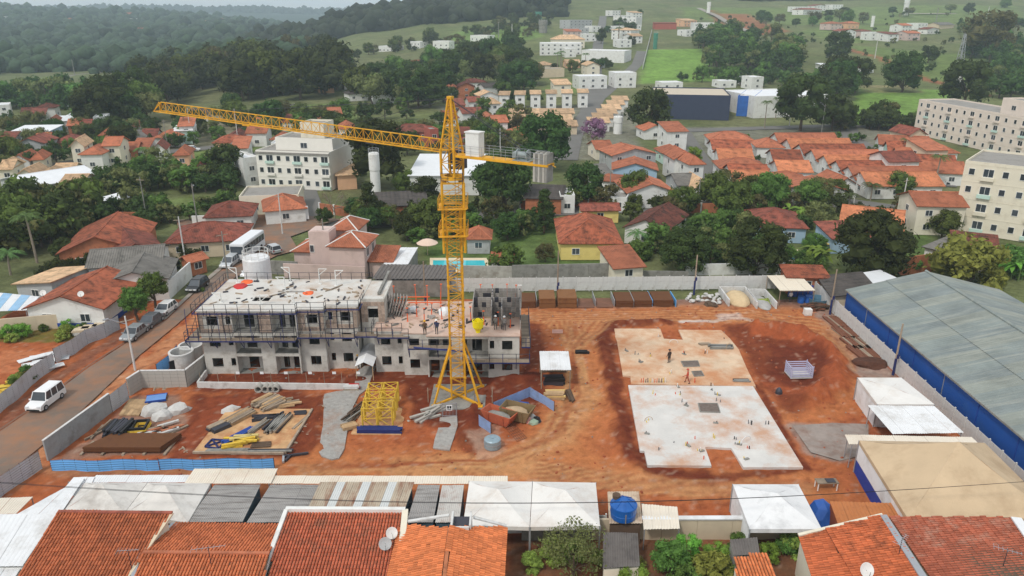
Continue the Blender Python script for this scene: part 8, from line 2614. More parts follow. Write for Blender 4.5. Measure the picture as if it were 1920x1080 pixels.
poly_px('pool_water', [(1455, 475), (1491, 475), (1490, 487), (1454, 487)], M('pool_blue', C(60, 160, 216), rough=.08), 0.09)
MB().lathe([(1.9, 2.2), (1.0, 2.7), (0, 3.0), (0, 2.95), (1.85, 2.1)], 10).tube((0, 0, 0), (0, 0, 2.8), .05, 5).build('parasol', M('parasol_cream', C(222, 196, 176), var=.06), None, FR(at(802, 478, 0)), label='pale garden parasol beside the pool', cat='parasol')
car('yellow and white car parked in the garden at the right', 1547, 468, 1.6, 'hatch', C(216, 190, 90), z=0.02)
car('white car on the far road left of the apartment house', 361, 283, .1, 'suv', C(226, 226, 226), at_=G(361, 283))
car('red car parked below the white apartment block', 1700, 388, .2, 'hatch', C(190, 30, 44), at_=G(1700, 388))
car('dark car parked beside the row house street', 1762, 345, -.5, 'suv', C(60, 66, 74), at_=G(1762, 345))
car('white car on the street left of the row houses', 1296, 300, 1.4, 'suv', C(190, 194, 196), at_=G(1296, 300))
WB = lambda p0, p1, h, lb, mat, post=None: wall_run(p0, p1, h, lb, mat, post)
def wall_run(p0, p1, h, lb, mat, post=None, pan=4.0):
 a, b = G(*p0), G(*p1)
 a.z, b.z = terr(a.x, a.y), terr(b.x, b.y)
 m, L = line_frame(a, b)
 o = thing('garden_wall', lb, 'wall', m)
 n = max(2, round(L / pan))
 sl = (b.z - a.z) / n
 for i in range(n):
  MB().box(i * L / n, (i + 1) * L / n - .02, -.1, .1, -.2 + sl * i, h + sl * i).build('panel', mat, o, m)
  if post:
   MB().box(i * L / n - .15, i * L / n + .15, -.16, .16, -.2 + sl * i, h + .15 + sl * i).build('post', post, o, m)
 return o
for r in [((975, 392), (1165, 384), 1.8, 'brick wall with white posts along the street behind the yellow house', BRICK, WHITE), ((735, 404), (782, 400), 1.8, 'brick wall with white coping posts left of the crane mast', BRICK, WHITE),
  ((600, 398), (655, 406), 2.0, 'brick and white wall left of the dark shed', BRICK, WHITE), ((1250, 400), (1345, 398), 2.0, 'brick wall by the black gate behind the big trees', BRICK, WHITE),
  ((865, 522), (960, 524), 2.2, 'pale block wall behind the rear fence near the crane', CONC, None), ((960, 524), (1150, 520), 2.4, 'dark stained tall wall behind the rear fence', CONG, None),
  ((1150, 520), (1290, 522), 1.2, 'low dark stone wall right of the stained wall', CONG, None), ((1285, 515), (1470, 512), 1.8, 'white wall with tile coping behind the white sacks', WHITE, None),
  ((1672, 515), (1690, 460), 3.0, 'tall orange brick garden wall, long side', BRICK, None), ((1674, 517), (1770, 505), 3.0, 'tall orange brick garden wall, front side', BRICK, None),
  ((1670, 470), (1560, 440), 1.6, 'curving terracotta wall left of the tall brick wall', BRICK, None), ((125, 415), (270, 418), 2.2, 'brick wall with dark buttresses in front of the left meadow', BRICK, WOODD),
  ((0, 625), (212, 606), 2.0, 'rough beige garden wall below the blue based house', WALLM['beige'], None), ((362, 425), (480, 420), 2.2, 'white street wall across the junction', WHITE, None),
  ((318, 560), (360, 520), 2.6, 'white street wall of the grey roofed house', WHITE, None), ((1190, 382), (1262, 380), 1.6, 'pale fence wall below the orange roofed houses', WALLM['beige'], WHITE),
  ((392, 480), (462, 420), 1.8, 'grey wall along the street beside the bus', CONG, None), ((1205, 130), (1222, 60), 2.5, 'long pale wall beside the green field', CONP, None), ((560, 515), (500, 512), 2.2, 'grey block wall left of the pink house', CONG, None)]:
 WB(*r)
pts = [at(-30, 800, 0), at(30, 752, 0), at(72, 712, 0), at(105, 690, 0)]
sheet_fence('long white ribbed metal hoarding left of the street, near run', pts, 2.0, RIBG, 1.1)
sheet_fence('white ribbed metal hoarding left of the street, far run', [at(106, 682, 0), at(140, 664, 0), at(165, 645, 0), at(200, 632, 0), at(226, 617, 0)], 2.0, RIBG, 1.1)
sheet_fence('pale ribbed metal hoarding at the lower left corner', [at(-30, 960, 0), at(8, 928, 0), at(80, 878, 0)], 1.9, RIBG, 1.2)
sheet_fence('long wavy blue sheet fence in front of the left yard', [at(98, 884, 0), at(300, 882, 0), at(515, 880, 0)], 1.2, BLUEL, 1.1, wob=.12)
for i, (u, v, L_) in enumerate([(85, 668, 3.6), (95, 675, 4.0), (75, 680, 3.8), (110, 660, 3.0), (90, 690, 3.4), (60, 672, 3.0)]):
 MB().box(-L_ / 2, L_ / 2, -.5, .5, 0, .08).build('white_sheet', WHITER, None, FR(at(u, v, .1 + .06 * i), .3 + .1 * i), label='white metal sheet lying in the scattered pile behind the ribbed hoarding', cat='sheet', group='white sheets behind the hoarding')
for i, (u, v) in enumerate([(8, 738), (18, 742), (30, 728), (4, 752)]):
 bundle('scaffold_parts', 'yellow scaffold part stack behind the hoarding, %s' % ('upper left', 'middle', 'right', 'lowest')[i], at(u, v, .05), .5, 1.8, 1.2, .9, 4, 4, YELM, 'scaffold', 'frame', .1)
for i, (u, v) in enumerate([(155, 626), (170, 622), (188, 618)]):
 bundle('panel_stack', 'grey panel stack at the far end of the hoarding, %s' % ('left', 'middle', 'right')[i], at(u, v, .05), .2, 2.0, 1.6, .8, 1, 5, [CONP, WALLM['beige']], 'panels', 'panel', .04)
for (u, vt, vb, r, lb2) in [(706, 286, 374, 1.15, 'tall white cylindrical water tower beside the apartment house'), (1158, 218, 250, 1.6, 'white water tower among the tan townhouses'), (1697, -6, 28, 3.0, 'tall white tapered tower on the top right hill'), (1328, 4, 24, 2.2, 'white water tower at the top of the right fields'), (1635, 30, 50, 1.6, 'slim white water tower by the pink hill house'),
       (1018, 38, 62, 4.0, 'grey cylindrical tank on the hillside lots'), (1008, 22, 36, 4.5, 'green cylindrical tank above the grey one'), (1228, 62, 92, 1.6, 'white post tower at the corner of the green field'), (1576, 182, 212, 1.2, 'white sign tower beside the white warehouse'), (1798, 135, 158, 1.0, 'pale stone pillar by the fence at the right fields')]:
 p = G(u, vb)
 top = PV(u, vt, p.y).z - p.z
 gm_ = M('tank_green', C(70, 130, 110)) if 'green' in lb2 else (CONG if 'grey' in lb2 else WHITE)
 m = FR(p)
 o = thing('water_tower', lb2, 'tower', m)
 MB().lathe([(r * .95, -.3), (r * .95, top * .62), (r * 1.04, top * .64), (r * 1.04, top * .97), (r * .9, top)], 18).build('shaft', gm_, o, m)
 mb = MB()
 for i in range(10):
  t = i * math.pi / 5
  mb.tube((r * math.cos(t), r * math.sin(t), top), (r * math.cos(t), r * math.sin(t), top + .9), .04, 4)
  mb.tube((r * math.cos(t), r * math.sin(t), top + .9), (r * math.cos(t + .628), r * math.sin(t + .628), top + .9), .04, 4)
 mb.build('railing', STEELL, o, m)
wp = Vector((-33.9, 94.0, 0))
wtk = thing('water_tank', 'white cylindrical tank with railing behind the left block', 'tank', FR(wp))
MB().lathe([(1.75, 0), (1.75, 9.3), (1.6, 9.5), (0, 9.7)], 24).build('shell', WHITER, wtk, FR(wp))
mb = MB()
for i in range(12):
 t = i * math.pi / 6
 q = lambda a, z: (1.65 * math.cos(a), 1.65 * math.sin(a), z)
 mb.tube(q(t, 9.3), q(t, 10.4), .03, 4).tube(q(t, 10.4), q(t + .5236, 10.4), .03, 4).tube(q(t, 9.9), q(t + .5236, 9.9), .025, 4)
mb.build('railing', WHITE, wtk, FR(wp))
rs = random.Random(8)
for i, (u, vb, h, lb2) in enumerate([(254, 695, 7, 'street lamp pole with long arm beside the street, nearest'), (276, 414, 9, 'concrete pole at the meadow behind the brick house'), (41, 410, 8, 'pole among the dark trees at the left'), (372, 430, 9, 'pole with transformer at the junction'), (348, 492, 8, 'pole in the garden of the red L shaped house'), (428, 525, 8, 'dark pole on the street beside the left block'),
         (530, 440, 8, 'pole at the corner of the pink house'), (613, 512, 9, 'thin white pole before the pink house'), (360, 267, 11, 'pole below the crane jib'), (316, 287, 10, 'pole by the far road left'), (448, 277, 12, 'tall pole above the meadow'), (1142, 392, 8, 'slim white flag pole behind the yellow house'), (1688, 405, 8, 'thick pale pole left of the cream two storey house'),
         (1308, 395, 7, 'pole at the street beside the row houses'), (1600, 385, 7, 'pole in front of the near row house'), (1540, 250, 10, 'lamp pole before the trade warehouse'), (1480, 235, 10, 'pole behind the row houses'), (895, 262, 12, 'concrete pole behind the counter jib'), (938, 300, 9, 'pole left of the big dark tree'), (1820, 170, 12, 'white pole by the fence of the right fields'),
         (960, 78, 14, 'pole on the hillside lots'), (935, 72, 14, 'second pole on the hillside lots'), (1640, 110, 12, 'pole in the right field'), (1755, 40, 14, 'pole near the top right road'), (1850, 38, 14, 'farther right pole near the top right road'), (140, 140, 12, 'pole by the far left meadow')]):
 p = G(u, vb)
 m = FR(p, rs.uniform(0, 3))
 o = thing('utility_pole', lb2, 'pole', m)
 sc_ = max(1.0, p.y / 260)
 MB().tube((0, 0, -.2), (0, 0, h), .14 * sc_, 7, .09 * sc_).build('shaft', CONG if i % 2 else CONP, o, m)
 MB().bar((-.9, 0, h - .6), (.9, 0, h - .6), .1 * sc_).build('crossarm', WOODG, o, m)
 if i in (0, 3, 15):
  MB().tube((0, 0, h - 1), (-1.8, 0, h + .1), .05, 5).cbox((-2.0, 0, h + .1), (.6, .2, .12)).build('lamp_arm', STEELL, o, m)
pyl = G(1790, 165)
pm2 = FR(pyl)
pyo = lattice_box(MB(), 0, 0, 0, 26, 4.2, 8, .4, .10, .06, s2=.7).build('power_pylon', STEELL, None, pm2, label='grey lattice power pylon in the right fields', cat='pylon')
bbm, bbL = line_frame(G(543, 417), G(580, 415))
bb = thing('sign_board', 'white sign board with a grey ring emblem and faint name across the junction', 'sign', bbm)
MB().box(0, bbL, -.06, .06, .5, 3.2).build('board', SIGNW, bb, bbm)
GM = M('sign_grey', C(168, 172, 176))
MB().lathe([(.42, 0), (.42, .02), (.34, .02), (.34, 0)], 20).build('emblem', GM, bb, bbm @ Matrix.Translation((bbL * .22, -.065, 2.0)) @ Matrix.Rotation(math.pi / 2, 4, 'X'))
tcv = bpy.data.curves.new('lettering', 'FONT')
tcv.body, tcv.size, tcv.extrude = 'TReal', .75, .01
tob = bpy.data.objects.new('lettering_source', tcv)
tme = bpy.data.meshes.new_from_object(tob)
bpy.data.objects.remove(tob)
tme.materials.append(GM)
put('lettering', tme, bb, bbm @ Matrix.Translation((bbL * .36, -.075, 1.8)) @ Matrix.Rotation(math.pi / 2, 4, 'X'))
for x in (.3, bbL - .3):
 MB().bar((x, .1, 0), (x, .1, 3.1), .12).build('post', STEEL, bb, bbm)
for i, (z0, z1) in enumerate(((4.9, 5.3), (4.5, 5.0))):
 a, b = Vector((-46, 48.2 + i * .4, z0 + 2)), Vector((48, 48.0 + i * .4, z1 + 2))
 mb = MB()
 pts = [a.lerp(b, t / 24) - Vector((0, 0, 2.6 * math.sin(math.pi * t / 24))) for t in range(25)]
 mb.path(pts, .016, 4).build('overhead_cable', BLACK, label='thin black overhead cable crossing the front of the site, %s' % ('rear one', 'front one')[i], cat='cable')
# ------------------------------------------------------------------ trees one can tell apart
D, MD, OL = 'dark', 'mid', 'olive'
for t in [
 ('mango', 945, 392, 118, 'huge dark tree standing right of the crane mast'), ('dark1', 712, 352, 118, 'large dark tree behind the white water tower'), ('bare1', 627, 412, 62, 'leafless grey tree beside the apartment house'),
 ('cone', 694, 428, 46, 'dark pointed tree right of the pink house'), ('dark2', 608, 420, 34, 'compact dark tree behind the pink house'), ('mid1', 803, 442, 74, 'green tree in the garden left of the crane mast'),
 ('mango', 951, 450, 56, 'clipped round dark tree in the pool garden'), ('cone', 1020, 436, 44, 'pointed dark tree left of the yellow house'), ('shrub', 950, 506, 68, 'broad shrub beside the pool'), ('olive1', 1022, 490, 40, 'grey green shrub left of the yellow house'),
 ('dark2', 800, 388, 64, 'dark tree below the white factory'), ('dark3', 873, 424, 42, 'narrow dark tree behind the crane mast'), ('dark1', 1092, 385, 76, 'dark tree in front of the pale terrace wall'), ('dark1', 1018, 318, 100, 'large dark tree behind the counterweights'),
 ('mid2', 760, 362, 50, 'light green tree right of the white water tower'), ('coco', 1190, 470, 58, 'coconut palm beside the yellow house'), ('shrub', 1198, 485, 50, 'dense shrub under the coconut palm'), ('mango', 1283, 512, 92, 'round dense dark tree behind the white sacks'),
 ('mango', 1415, 516, 108, 'largest round tree behind the rear fence'), ('mid1', 1362, 480, 56, 'bright green tree between the two round ones'), ('mid1', 1370, 415, 76, 'green tree above the round ones'), ('mangom', 1440, 395, 78, 'light crowned tree near the low row house'),
 ('mid2', 1280, 400, 60, 'tree by the brick wall and black gate'), ('bright1', 1300, 305, 32, 'bright green street tree left of the row houses'), ('mango', 1625, 524, 128, 'massive dark tree in front of the tall brick wall'), ('shruby', 1812, 532, 108, 'yellow green bushy tree behind the warehouse ridge'),
 ('shrub', 1882, 515, 66, 'green bush at the right edge behind the warehouse'), ('olive1', 1530, 425, 50, 'willowy grey green tree in the right gardens'), ('banana', 1492, 415, 46, 'banana clump in the right gardens, upper'), ('banana', 1525, 498, 62, 'banana clump beside the blue pool'),
 ('banana', 1900, 522, 60, 'banana clump at the right edge'), ('mangom', 1525, 480, 46, 'dark clipped bush near the blue pool'), ('mid2', 1765, 445, 52, 'green tree before the cream two storey house'), ('coco', 1835, 432, 62, 'palm between the cream house and the white block'), ('coco', 1630, 452, 48, 'palm rising behind the massive dark tree'),
 ('mid1', 1685, 372, 46, 'green tree left of the thick pale pole'), ('palm1', 1752, 352, 40, 'palm in front of the right terrace houses'), ('coco', 1500, 388, 44, 'palm below the near row house'), ('coco', 1632, 375, 44, 'palm in front of the near row houses, right'), ('coco', 1592, 390, 40, 'palm in front of the near row houses, middle'),
 ('mid2', 1410, 380, 56, 'green tree in front of the left terrace houses'), ('lolli', 293, 580, 46, 'clipped round street tree, farther of two'), ('lolli', 259, 604, 45, 'clipped round street tree, nearer of two'), ('palm1', 70, 492, 60, 'feathery palm at the left edge of the gardens'), ('coco', 20, 515, 60, 'palm at the left frame edge'),
 ('airy', 1074, 1085, 112, 'loose dark green tree in the front yard at the bottom'), ('mid1', 1255, 1075, 66, 'green bush in the front yard beside the dark shed'), ('bright1', 1190, 1110, 62, 'bright green bush at the bottom edge'), ('shruby', 1330, 1090, 74, 'yellow green shrub left of the small orange roof'), ('shrub', 1285, 1105, 60, 'broad leaf shrub at the bottom edge'),
 ('shrub', 1390, 1090, 50, 'green shrub hanging over the small orange roof'), ('shruby', 1075, 1120, 40, 'pale green tree top at the bottom edge'), ('pink1', 1112, 275, 54, 'pink blossoming tree beside the townhouse street'), ('bare2', 1108, 280, 44, 'grey bare tree in front of the pink one'), ('dark1', 1215, 250, 76, 'dark tree in front of the blue trade hall'), ('dark2', 1240, 205, 34, 'olive tree at the corner of the trade hall'),
 ('palm2', 1454, 222, 20, 'tall palm before the white warehouse, left'), ('palm2', 1500, 216, 18, 'palm before the white warehouse, right'), ('palm2', 1433, 240, 26, 'palm left of the white warehouse'), ('dark1', 1500, 245, 90, 'dark tree before the white warehouse'), ('dark2', 1560, 245, 70, 'dark tree right of the white warehouse'),
 ('palm2', 350, 265, 26, 'tall royal palm under the crane jib tip'), ('palm1', 488, 272, 22, 'palm by the far wall under the jib'), ('palm1', 275, 330, 36, 'palm left of the bare lot'), ('palm1', 310, 345, 34, 'second palm left of the bare lot'), ('bare2', 222, 350, 56, 'grey leafless tree left of the palms'), ('dark1', 430, 345, 66, 'dark tree left of the apartment house'),
 ('mango', 1690, 172, 66, 'lone broad tree in the right field'), ('dark1', 1568, 115, 46, 'lone dark tree by the dirt road'), ('dark1', 1805, 205, 72, 'dark tree behind the rose apartment block'), ('olive1', 1850, 110, 80, 'greyish tree group crown in the right field'), ('dark2', 1740, 118, 30, 'small dark tree in the right field'), ('palm2', 1690, 300, 20, 'small palm between the terraces'),
 ('mid2', 380, 548, 10, 'tiny sapling on the pavement'), ('mid2', 370, 470, 34, 'green shrub in front of the red L shaped house'), ('shrub', 335, 480, 30, 'dark shrub in the corner of the red L shaped house'), ('shruby', 322, 470, 20, 'yellow green shrub by the red L shaped house'), ('dark2', 125, 490, 44, 'dark shrub in front of the brick house'),
]:
 nm = {'p': 'palm_tree', 'c': 'palm_tree', 'b': 'tree', 's': 'shrub'}.get(t[0][0], 'tree')
 if t[0].startswith('banana'):
  nm = 'banana_plant'
 if t[0] in ('cone', 'bare1', 'bare2', 'bright1'):
  nm = 'tree'
 tree(t[0], t[1], t[2], t[3], t[4], name=nm, hk=1.25 if t[0] == 'bare1' else 1.0, cat={'palm_tree': 'palm', 'banana_plant': 'plant', 'shrub': 'shrub'}.get(nm, 'tree'))
def scatter(n, poly, keys, wm, label, group, seed, name='tree'):
 """single trees standing in an area of the picture, crowns wm metres wide"""
 r = random.Random(seed)
 us, vs_ = [p[0] for p in poly], [p[1] for p in poly]
 k, tries = 0, 0
 while k < n and tries < n * 30:
  tries += 1
  u, v = r.uniform(min(us), max(us)), r.uniform(min(vs_), max(vs_))
  if not in_poly(np.array([u]), np.array([v]), poly)[0]:
   continue
  p = G(u, v)
  d = (p - Vector((0, 0, CAMZ))).length
  tree(r.choice(keys), u, v, r.uniform(*wm) * FPX / d, label, group, name, r.uniform(.85, 1.15), at=p)
  k += 1
FK = ['fd1', 'fd2', 'fm1', 'fd1', 'fo1']
for kk_, sd_, lf_ in (('fd1', 31, 'dark'), ('fd2', 32, 'dark'), ('fm1', 33, 'mid'), ('fo1', 34, 'olive')):
 make_tree(kk_, sd_, 5.0, 6.8, 1.6, lf_, 18, 620, 0.5)
def grove(n, poly, keys, wm, label, group, seed, name='grove'):
 r = random.Random(seed)
 us, vs_ = [p[0] for p in poly], [p[1] for p in poly]
 acc = {}
 k = t = 0
 while k < n and t < n * 30:
  t += 1
  u, v = r.uniform(min(us), max(us)), r.uniform(min(vs_), max(vs_))
  if not in_poly(np.array([u]), np.array([v]), poly)[0]:
   continue
  k += 1
  key = r.choice(keys)
  p, s, h = np.array(G(u, v)), r.uniform(*wm) / 10, r.uniform(.8, 1.2)
  c, q = math.cos(k * 2.4), math.sin(k * 2.4)
  R = np.array([[c, -q, 0], [q, c, 0], [0, 0, h]]) * s
  for me in PROTO[key][:2]:
   acc.setdefault(me.materials[0], []).append((me, R, p))
 mats = list(acc)
 V, LI, LT, MI, o = [], [], [], [], 0
 for mi, mt in enumerate(mats):
  for me, R, p in acc[mt]:
   co = np.empty(len(me.vertices) * 3)
   me.vertices.foreach_get('co', co)
   li = np.empty(len(me.loops), int)
   me.loops.foreach_get('vertex_index', li)
   lt = np.empty(len(me.polygons), int)
   me.polygons.foreach_get('loop_total', lt)
   V.append(co.reshape(-1, 3) @ R.T + p)
   LI.append(li + o)
   LT.append(lt)
   MI.append(np.full(len(lt), mi))
   o += len(me.vertices)
 V, LI, LT, MI = map(np.concatenate, (V, LI, LT, MI))
 me = bpy.data.meshes.new(name)
 me.vertices.add(len(V))
 me.vertices.foreach_set('co', V.ravel())
 me.loops.add(len(LI))
 me.loops.foreach_set('vertex_index', LI)
 me.polygons.add(len(LT))
 me.polygons.foreach_set('loop_start', np.cumsum(LT) - LT)
 me.polygons.foreach_set('material_index', MI)
 for mt in mats:
  me.materials.append(mt)
 me.update(calc_edges=True)
 put(name, me, kind='stuff', label=label, cat='trees')
DK = ['dark1', 'dark2', 'dark3', 'dark1', 'mid1', 'flat1']
MX = ['dark1', 'mid1', 'mid2', 'olive1', 'dark2', 'flat1', 'bare2']
for a in [
 (120, [(250, 175), (290, 140), (340, 128), (420, 115), (520, 108), (600, 110), (650, 130), (640, 165), (590, 185), (450, 195), (320, 200)], FK, (15, 23), 'big dark wood left of the crane', '', 1),
 (70, [(0, 185), (120, 180), (260, 180), (290, 205), (180, 215), (0, 210)], FK, (9, 14), 'tree belt along the far left houses', '', 2),
 (16, [(160, 245), (270, 235), (300, 230), (280, 215), (170, 220)], DK, (10, 16), 'dark tree in the clump under the jib tip', 'clump under the jib tip', 3),
 (44, [(0, 425), (60, 412), (175, 418), (150, 450), (0, 490)], FK, (6, 10), 'dark garden thicket at the left edge', '', 4),
 (34, [(200, 335), (330, 330), (440, 335), (440, 365), (300, 372), (200, 372)], FK, (5, 8), 'tree belt behind the left meadow', '', 5),
 (26, [(640, 135), (760, 150), (850, 150), (840, 200), (740, 215), (650, 205)], DK, (10, 16), 'dark tree in the grove above the crane jib', 'grove above the jib', 6),
 (24, [(780, 130), (960, 100), (1010, 110), (1000, 140), (960, 165), (870, 160)], DK, (11, 17), 'dark tree in the grove left of the modern mansion', 'grove left of the mansion', 7),
 (10, [(950, 160), (1030, 150), (1030, 172), (950, 178)], DK, (11, 15), 'dark tree above the tan townhouses', 'trees above the townhouses', 8),
 (60, [(1300, 85), (1370, 60), (1480, 85), (1520, 110), (1500, 135), (1330, 132), (1305, 120)], FK, (12, 18), 'wood right of the green field', '', 9),
 (12, [(1540, 160), (1590, 150), (1625, 195), (1600, 215), (1560, 195)], DK, (11, 16), 'dark tree in the grove behind the white warehouse', 'grove behind the warehouse', 10),
 (34, [(1550, 232), (1715, 232), (1715, 246), (1560, 246)], FK, (5, 9), 'hedge of trees behind the row houses', '', 11),
 (60, [(1800, 60), (1920, 50), (1960, 200), (1870, 185), (1820, 110)], FK, (10, 16), 'mixed wood at the right edge', '', 12),
 (70, [(0, 225), (330, 240), (640, 215), (700, 240), (480, 265), (190, 296), (0, 330)], FK, (4, 7), 'garden greenery between the small houses on the left', '', 41),
 (60, [(700, 170), (1000, 150), (1080, 250), (1000, 300), (720, 300), (650, 240)], FK, (4, 8), 'garden greenery between the houses behind the crane', '', 42),
 (50, [(660, 395), (1300, 375), (1760, 370), (1760, 420), (1300, 425), (700, 440)], FK, (3, 6), 'garden greenery along the street behind the gardens', '', 43),
 (40, [(1270, 150), (1420, 140), (1560, 150), (1560, 172), (1440, 165), (1275, 162)], FK, (5, 9), 'greenery round the trade halls', '', 44),
 (110, [(1270, 40), (1420, 30), (1900, 20), (1920, 150), (1700, 160), (1560, 120), (1480, 70)], FK, (2, 5), 'scattered scrub in the right fields', '', 48),
 (26, [(790, 428), (1040, 425), (1040, 445), (870, 440), (800, 470), (770, 460)], FK, (3, 5), 'garden greenery round the pool lawn', '', 49),
 (26, [(1205, 440), (1290, 420), (1420, 430), (1560, 440), (1540, 500), (1330, 500), (1215, 480)], FK, (3, 6), 'garden greenery behind the rear fence', '', 50),
 (30, [(120, 405), (330, 396), (460, 385), (455, 402), (330, 428), (150, 440)], FK, (3, 5.5), 'greenery round the left meadow', '', 51),
 (26, [(1320, 262), (1790, 262), (1790, 350), (1330, 365)], FK, (2, 4), 'small garden greenery between the row houses', '', 45),
 (60, [(640, 118), (1000, 70), (1060, 40), (1010, 30), (760, 80)], FK, (7, 12), 'bushes along the edge of the hillside lots', '', 46),
 (30, [(0, 545), (50, 520), (250, 470), (400, 470), (380, 500), (240, 540)], FK, (2, 4), 'garden bushes between the houses left of the street', '', 47),
 (22, [(1390, 40), (1560, 30), (1900, 12), (1920, 20), (1700, 38), (1460, 60)], MX, (9, 15), 'scattered tree on the top right slope', 'trees on the top right slope', 13),
 (12, [(1030, 128), (1170, 120), (1165, 132), (1040, 140)], ['dark2', 'mid1', 'palm2'], (5, 8), 'garden tree in front of the white mansions', 'mansion garden trees', 14),
 (12, [(1060, 60), (1200, 30), (1205, 95), (1140, 95)], ['dark2', 'mid1', 'palm2', 'dark3'], (7, 11), 'garden tree along the hill street', 'hill street trees', 15),
 (26, [(330, 225), (640, 215), (700, 240), (640, 262), (400, 275), (330, 262)], MX, (6, 10), 'garden tree between the small houses under the jib', 'garden trees under the jib', 16),
 (24, [(0, 230), (300, 250), (330, 280), (190, 300), (0, 315)], MX, (6, 9), 'garden tree between the small houses at the left', 'garden trees at the left', 17),
 (14, [(700, 245), (1000, 245), (1000, 300), (860, 290)], MX, (5, 9), 'small tree around the houses behind the crane', 'small trees behind the crane', 18),
 (14, [(1180, 375), (1420, 370), (1560, 375), (1560, 392), (1200, 392)], ['mid1', 'mid2', 'dark2', 'olive1'], (5, 8), 'street garden tree along the street behind the gardens', 'street garden trees', 19),
 (14, [(640, 400), (740, 410), (800, 420), (760, 455), (690, 440)], MX + ['banana'], (3.5, 6), 'garden tree between the pink house and the crane', 'gardens by the pink house', 20),
 (9, [(1200, 500), (1700, 500), (1860, 520), (1600, 515)], ['shrub', 'mid2'], (3, 5), 'low garden shrub behind the rear fence', 'shrubs behind the rear fence', 21, 'shrub'),
 (12, [(980, 1040), (1500, 1030), (1480, 1060), (990, 1070)], ['shrub', 'bright1', 'shruby'], (1.4, 2.6), 'small plant in the front yards', 'front yard plants', 22, 'shrub'),
 (12, [(0, 615), (170, 612), (215, 602), (120, 640), (0, 642)], ['shrub', 'shruby', 'bright1'], (1.2, 2.4), 'weedy shrub behind the ribbed hoarding', 'weeds behind the hoarding', 23, 'shrub'),
 (8, [(20, 720), (80, 690), (70, 705), (20, 750)], ['shrub', 'shruby'], (1.0, 2.0), 'weedy shrub along the near hoarding', 'weeds along the near hoarding', 24, 'shrub'),
]:
 (grove if a[2] is FK else scatter)(*a)
# ------------------------------------------------------------------ far woods that read as one mass
def wood(name, label, n, ylim, alim, size, seed, mat, cond=None):
 rng = np.random.RandomState(seed)
 y = rng.uniform(*ylim, n * 3)
 a = rng.uniform(*alim, n * 3)
 x = a * y
 ok = np.ones(len(y), bool) if cond is None else cond(x, y, a)
 x, y = x[ok][:n], y[ok][:n]
 z = terr_np(x, y) + (fbm(x / 140, y / 140) - .5) * 14 * np.clip((y - 500) / 900, 0, 1)
 v0, f0 = ICO1
 f0 = np.array(f0)
 s = rng.uniform(.6, 1.35, len(x)) * size
 V, Fc, o = [], [], 0
 for k in range(3):
  off = rng.normal(size=(len(x), 3)) * s[:, None] * np.array([.32, .32, .22])
  sc = s * rng.uniform(.32, .6, len(x))
  vv = v0[None] * (1 + .35 * (rng.rand(len(x), len(v0), 1) - .5)) * sc[:, None, None] * np.array([1, 1, .85])
  vv = vv + (np.stack([x, y, z + s * .42], 1) + off)[:, None, :]
  V.append(vv.reshape(-1, 3))
  Fc.append((f0[None] + (np.arange(len(x)) * len(v0))[:, None, None]).reshape(-1, 3) + o)
  o += len(x) * len(v0)
 V, Fc = np.concatenate(V), np.concatenate(Fc)
 me = bpy.data.meshes.new(name)
 me.vertices.add(len(V))
 me.vertices.foreach_set('co', V.ravel())
 me.loops.add(Fc.size)
 me.loops.foreach_set('vertex_index', Fc.ravel())
 me.polygons.add(len(Fc))
 me.polygons.foreach_set('loop_start', np.arange(len(Fc)) * 3)
 me.update(calc_edges=True)
 me.materials.append(mat)
 put(name, me, kind='stuff', label=label, cat='wood')
FW = leaf_mat('leaf_far_wood', C(56, 70, 50), hv=.45)
wood('far_wood', 'wooded hillside rising behind the crane', 2600, (760, 1180), (-.34, .06), 15, 1, FW, lambda x, y, a: (y > 930 - 260 * np.clip((a + .12) / .18, 0, 1) + 60 * np.clip(a + .02, 0, 1) * 20) & ~((a > -.08) & (y < 900)))
wood('far_wood', 'distant wooded ridge at the upper left', 3800, (1150, 2350), (-.95, -.28), 19, 2, FW, lambda x, y, a: fbm(x / 90, y / 90) > .36)
wood('valley_wood', 'wooded valley floor at the left', 1900, (560, 1150), (-.82, -.27), 13, 3, FW, lambda x, y, a: (fbm(x / 60 + 9, y / 60) > .40) & ~((y < 640) & (a < -.45)))
wood('far_wood', 'hazy farthest ridge of trees', 1500, (3900, 4350), (-.75, -.12), 22, 4, FW)
wood('far_wood', 'wooded crest along the top of the right hill', 700, (1150, 1400), (.0, .75), 14, 5, FW, lambda x, y, a: fbm(x / 50, y / 50 + 4) > .5)
rs = random.Random(21)
for i in range(30):
 a, y = rs.uniform(-.72, -.33), rs.uniform(1250, 2100)
 x = a * y
 z = terr(x, y) + float((fbm(np.array([x / 140]), np.array([y / 140]))[0] - .5) * 14)
 m = FR(Vector((x, y, z + 10)), rs.uniform(-.3, .3))
 o = thing('far_house', 'tiny pale house half hidden in trees on the distant left ridge', 'house', m, 'houses on the distant ridge')
 gable_vol(o, m, 0, rs.uniform(16, 30), 0, 12, rs.uniform(5, 8), rs.choice(('gable_x', 'flat', 'hip')), 3, rs.choice((WHITE, CREAM, WALLM['peach'])), TILE['rust'], z0=-12)
rng = np.random.RandomState(9)
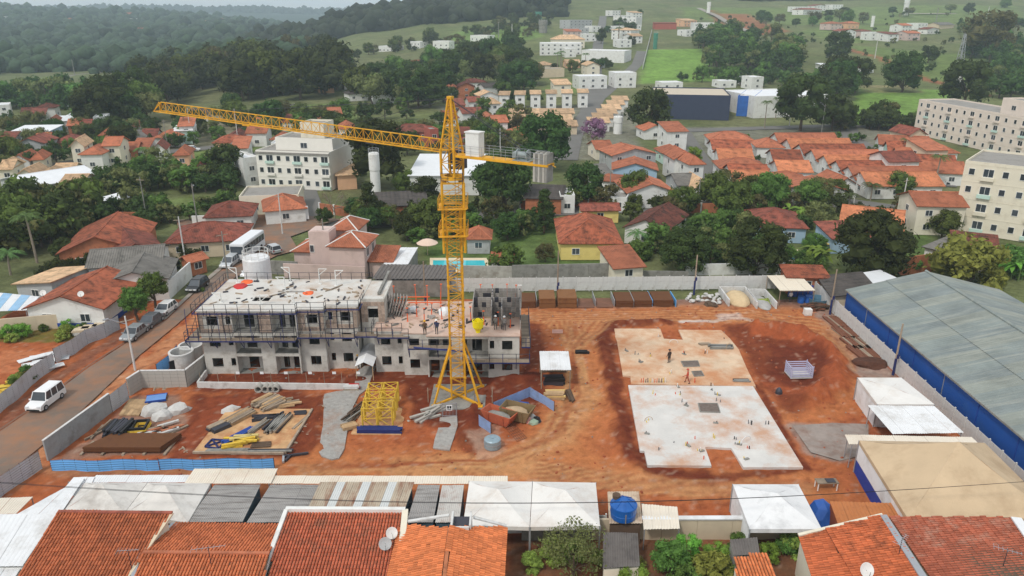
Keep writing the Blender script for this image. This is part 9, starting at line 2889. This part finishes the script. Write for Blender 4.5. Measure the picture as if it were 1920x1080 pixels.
for nm, mt, cnt, sz, ar in (('loose_stones', CONG, 450, .09, (-42, 44, 50, 100)), ('earth_clods', M('clod', C(156, 84, 54), var=.3), 1100, .13, (-42, 44, 50, 100)), ('wood_offcuts', WOODG, 260, .10, (-41, -13, 60, 76))):
 X = rng.uniform(ar[0], ar[1], cnt)
 Yy = rng.uniform(ar[2], ar[3], cnt)
 ok = (fbm(X / 6, Yy / 6) > .45) & ~((X > 11) & (X < 28) & (Yy > 58) & (Yy < 92)) & (X > -44 + (Yy - 61) * .15)
 X, Yy = X[ok], Yy[ok]
 ix = np.clip(((X + 72) / .36).astype(int), 0, Xs.shape[1] - 1)
 iy = np.clip(((Yy - 38) / .36).astype(int), 0, Xs.shape[0] - 1)
 zz_ = Zs[iy, ix]
 v0 = np.array([(-1, -1, -1), (1, -1, -1), (1, 1, -1), (-1, 1, -1), (-.6, -.6, 1), (.7, -.5, 1), (.5, .7, 1), (-.7, .6, 1)]) * .5
 mb = MB()
 for x, y, z in zip(X, Yy, zz_):
  t = rng.uniform(0, 6.28)
  s_ = sz * rng.uniform(.5, 2.0)
  l = 4 if nm[0] == 'w' else rng.uniform(.8, 1.5)
  R = np.array([[math.cos(t) * l, -math.sin(t), 0], [math.sin(t) * l, math.cos(t), 0], [0, 0, .7]]) * s_
  mb.add((v0 @ R.T + np.array([x, y, z + s_ * .2])).tolist(), [(4, 5, 6, 7), (0, 1, 5, 4), (1, 2, 6, 5), (2, 3, 7, 6), (3, 0, 4, 7)])
 mb.build(nm, mt, kind='stuff', label='loose small %s scattered over the site' % nm.split('_')[1], cat='debris')
# ------------------------------------------------------------------ the air
hz = bpy.data.materials.new('haze_air')
hz.use_nodes = True
hn = hz.node_tree
hn.nodes.clear()
ho = N(hn, 'ShaderNodeOutputMaterial')
hv = N(hn, 'ShaderNodeVolumePrincipled')
hv.inputs['Color'].default_value = (0.74, 0.90, 1.0, 1)
hv.inputs['Density'].default_value = 0.00021
hv.inputs['Anisotropy'].default_value = 0.0
hn.links.new(hv.outputs[0], ho.inputs['Volume'])
MB().box(-7600, 7600, -400, 4750, -60, 92).build('haze', hz, kind='stuff')
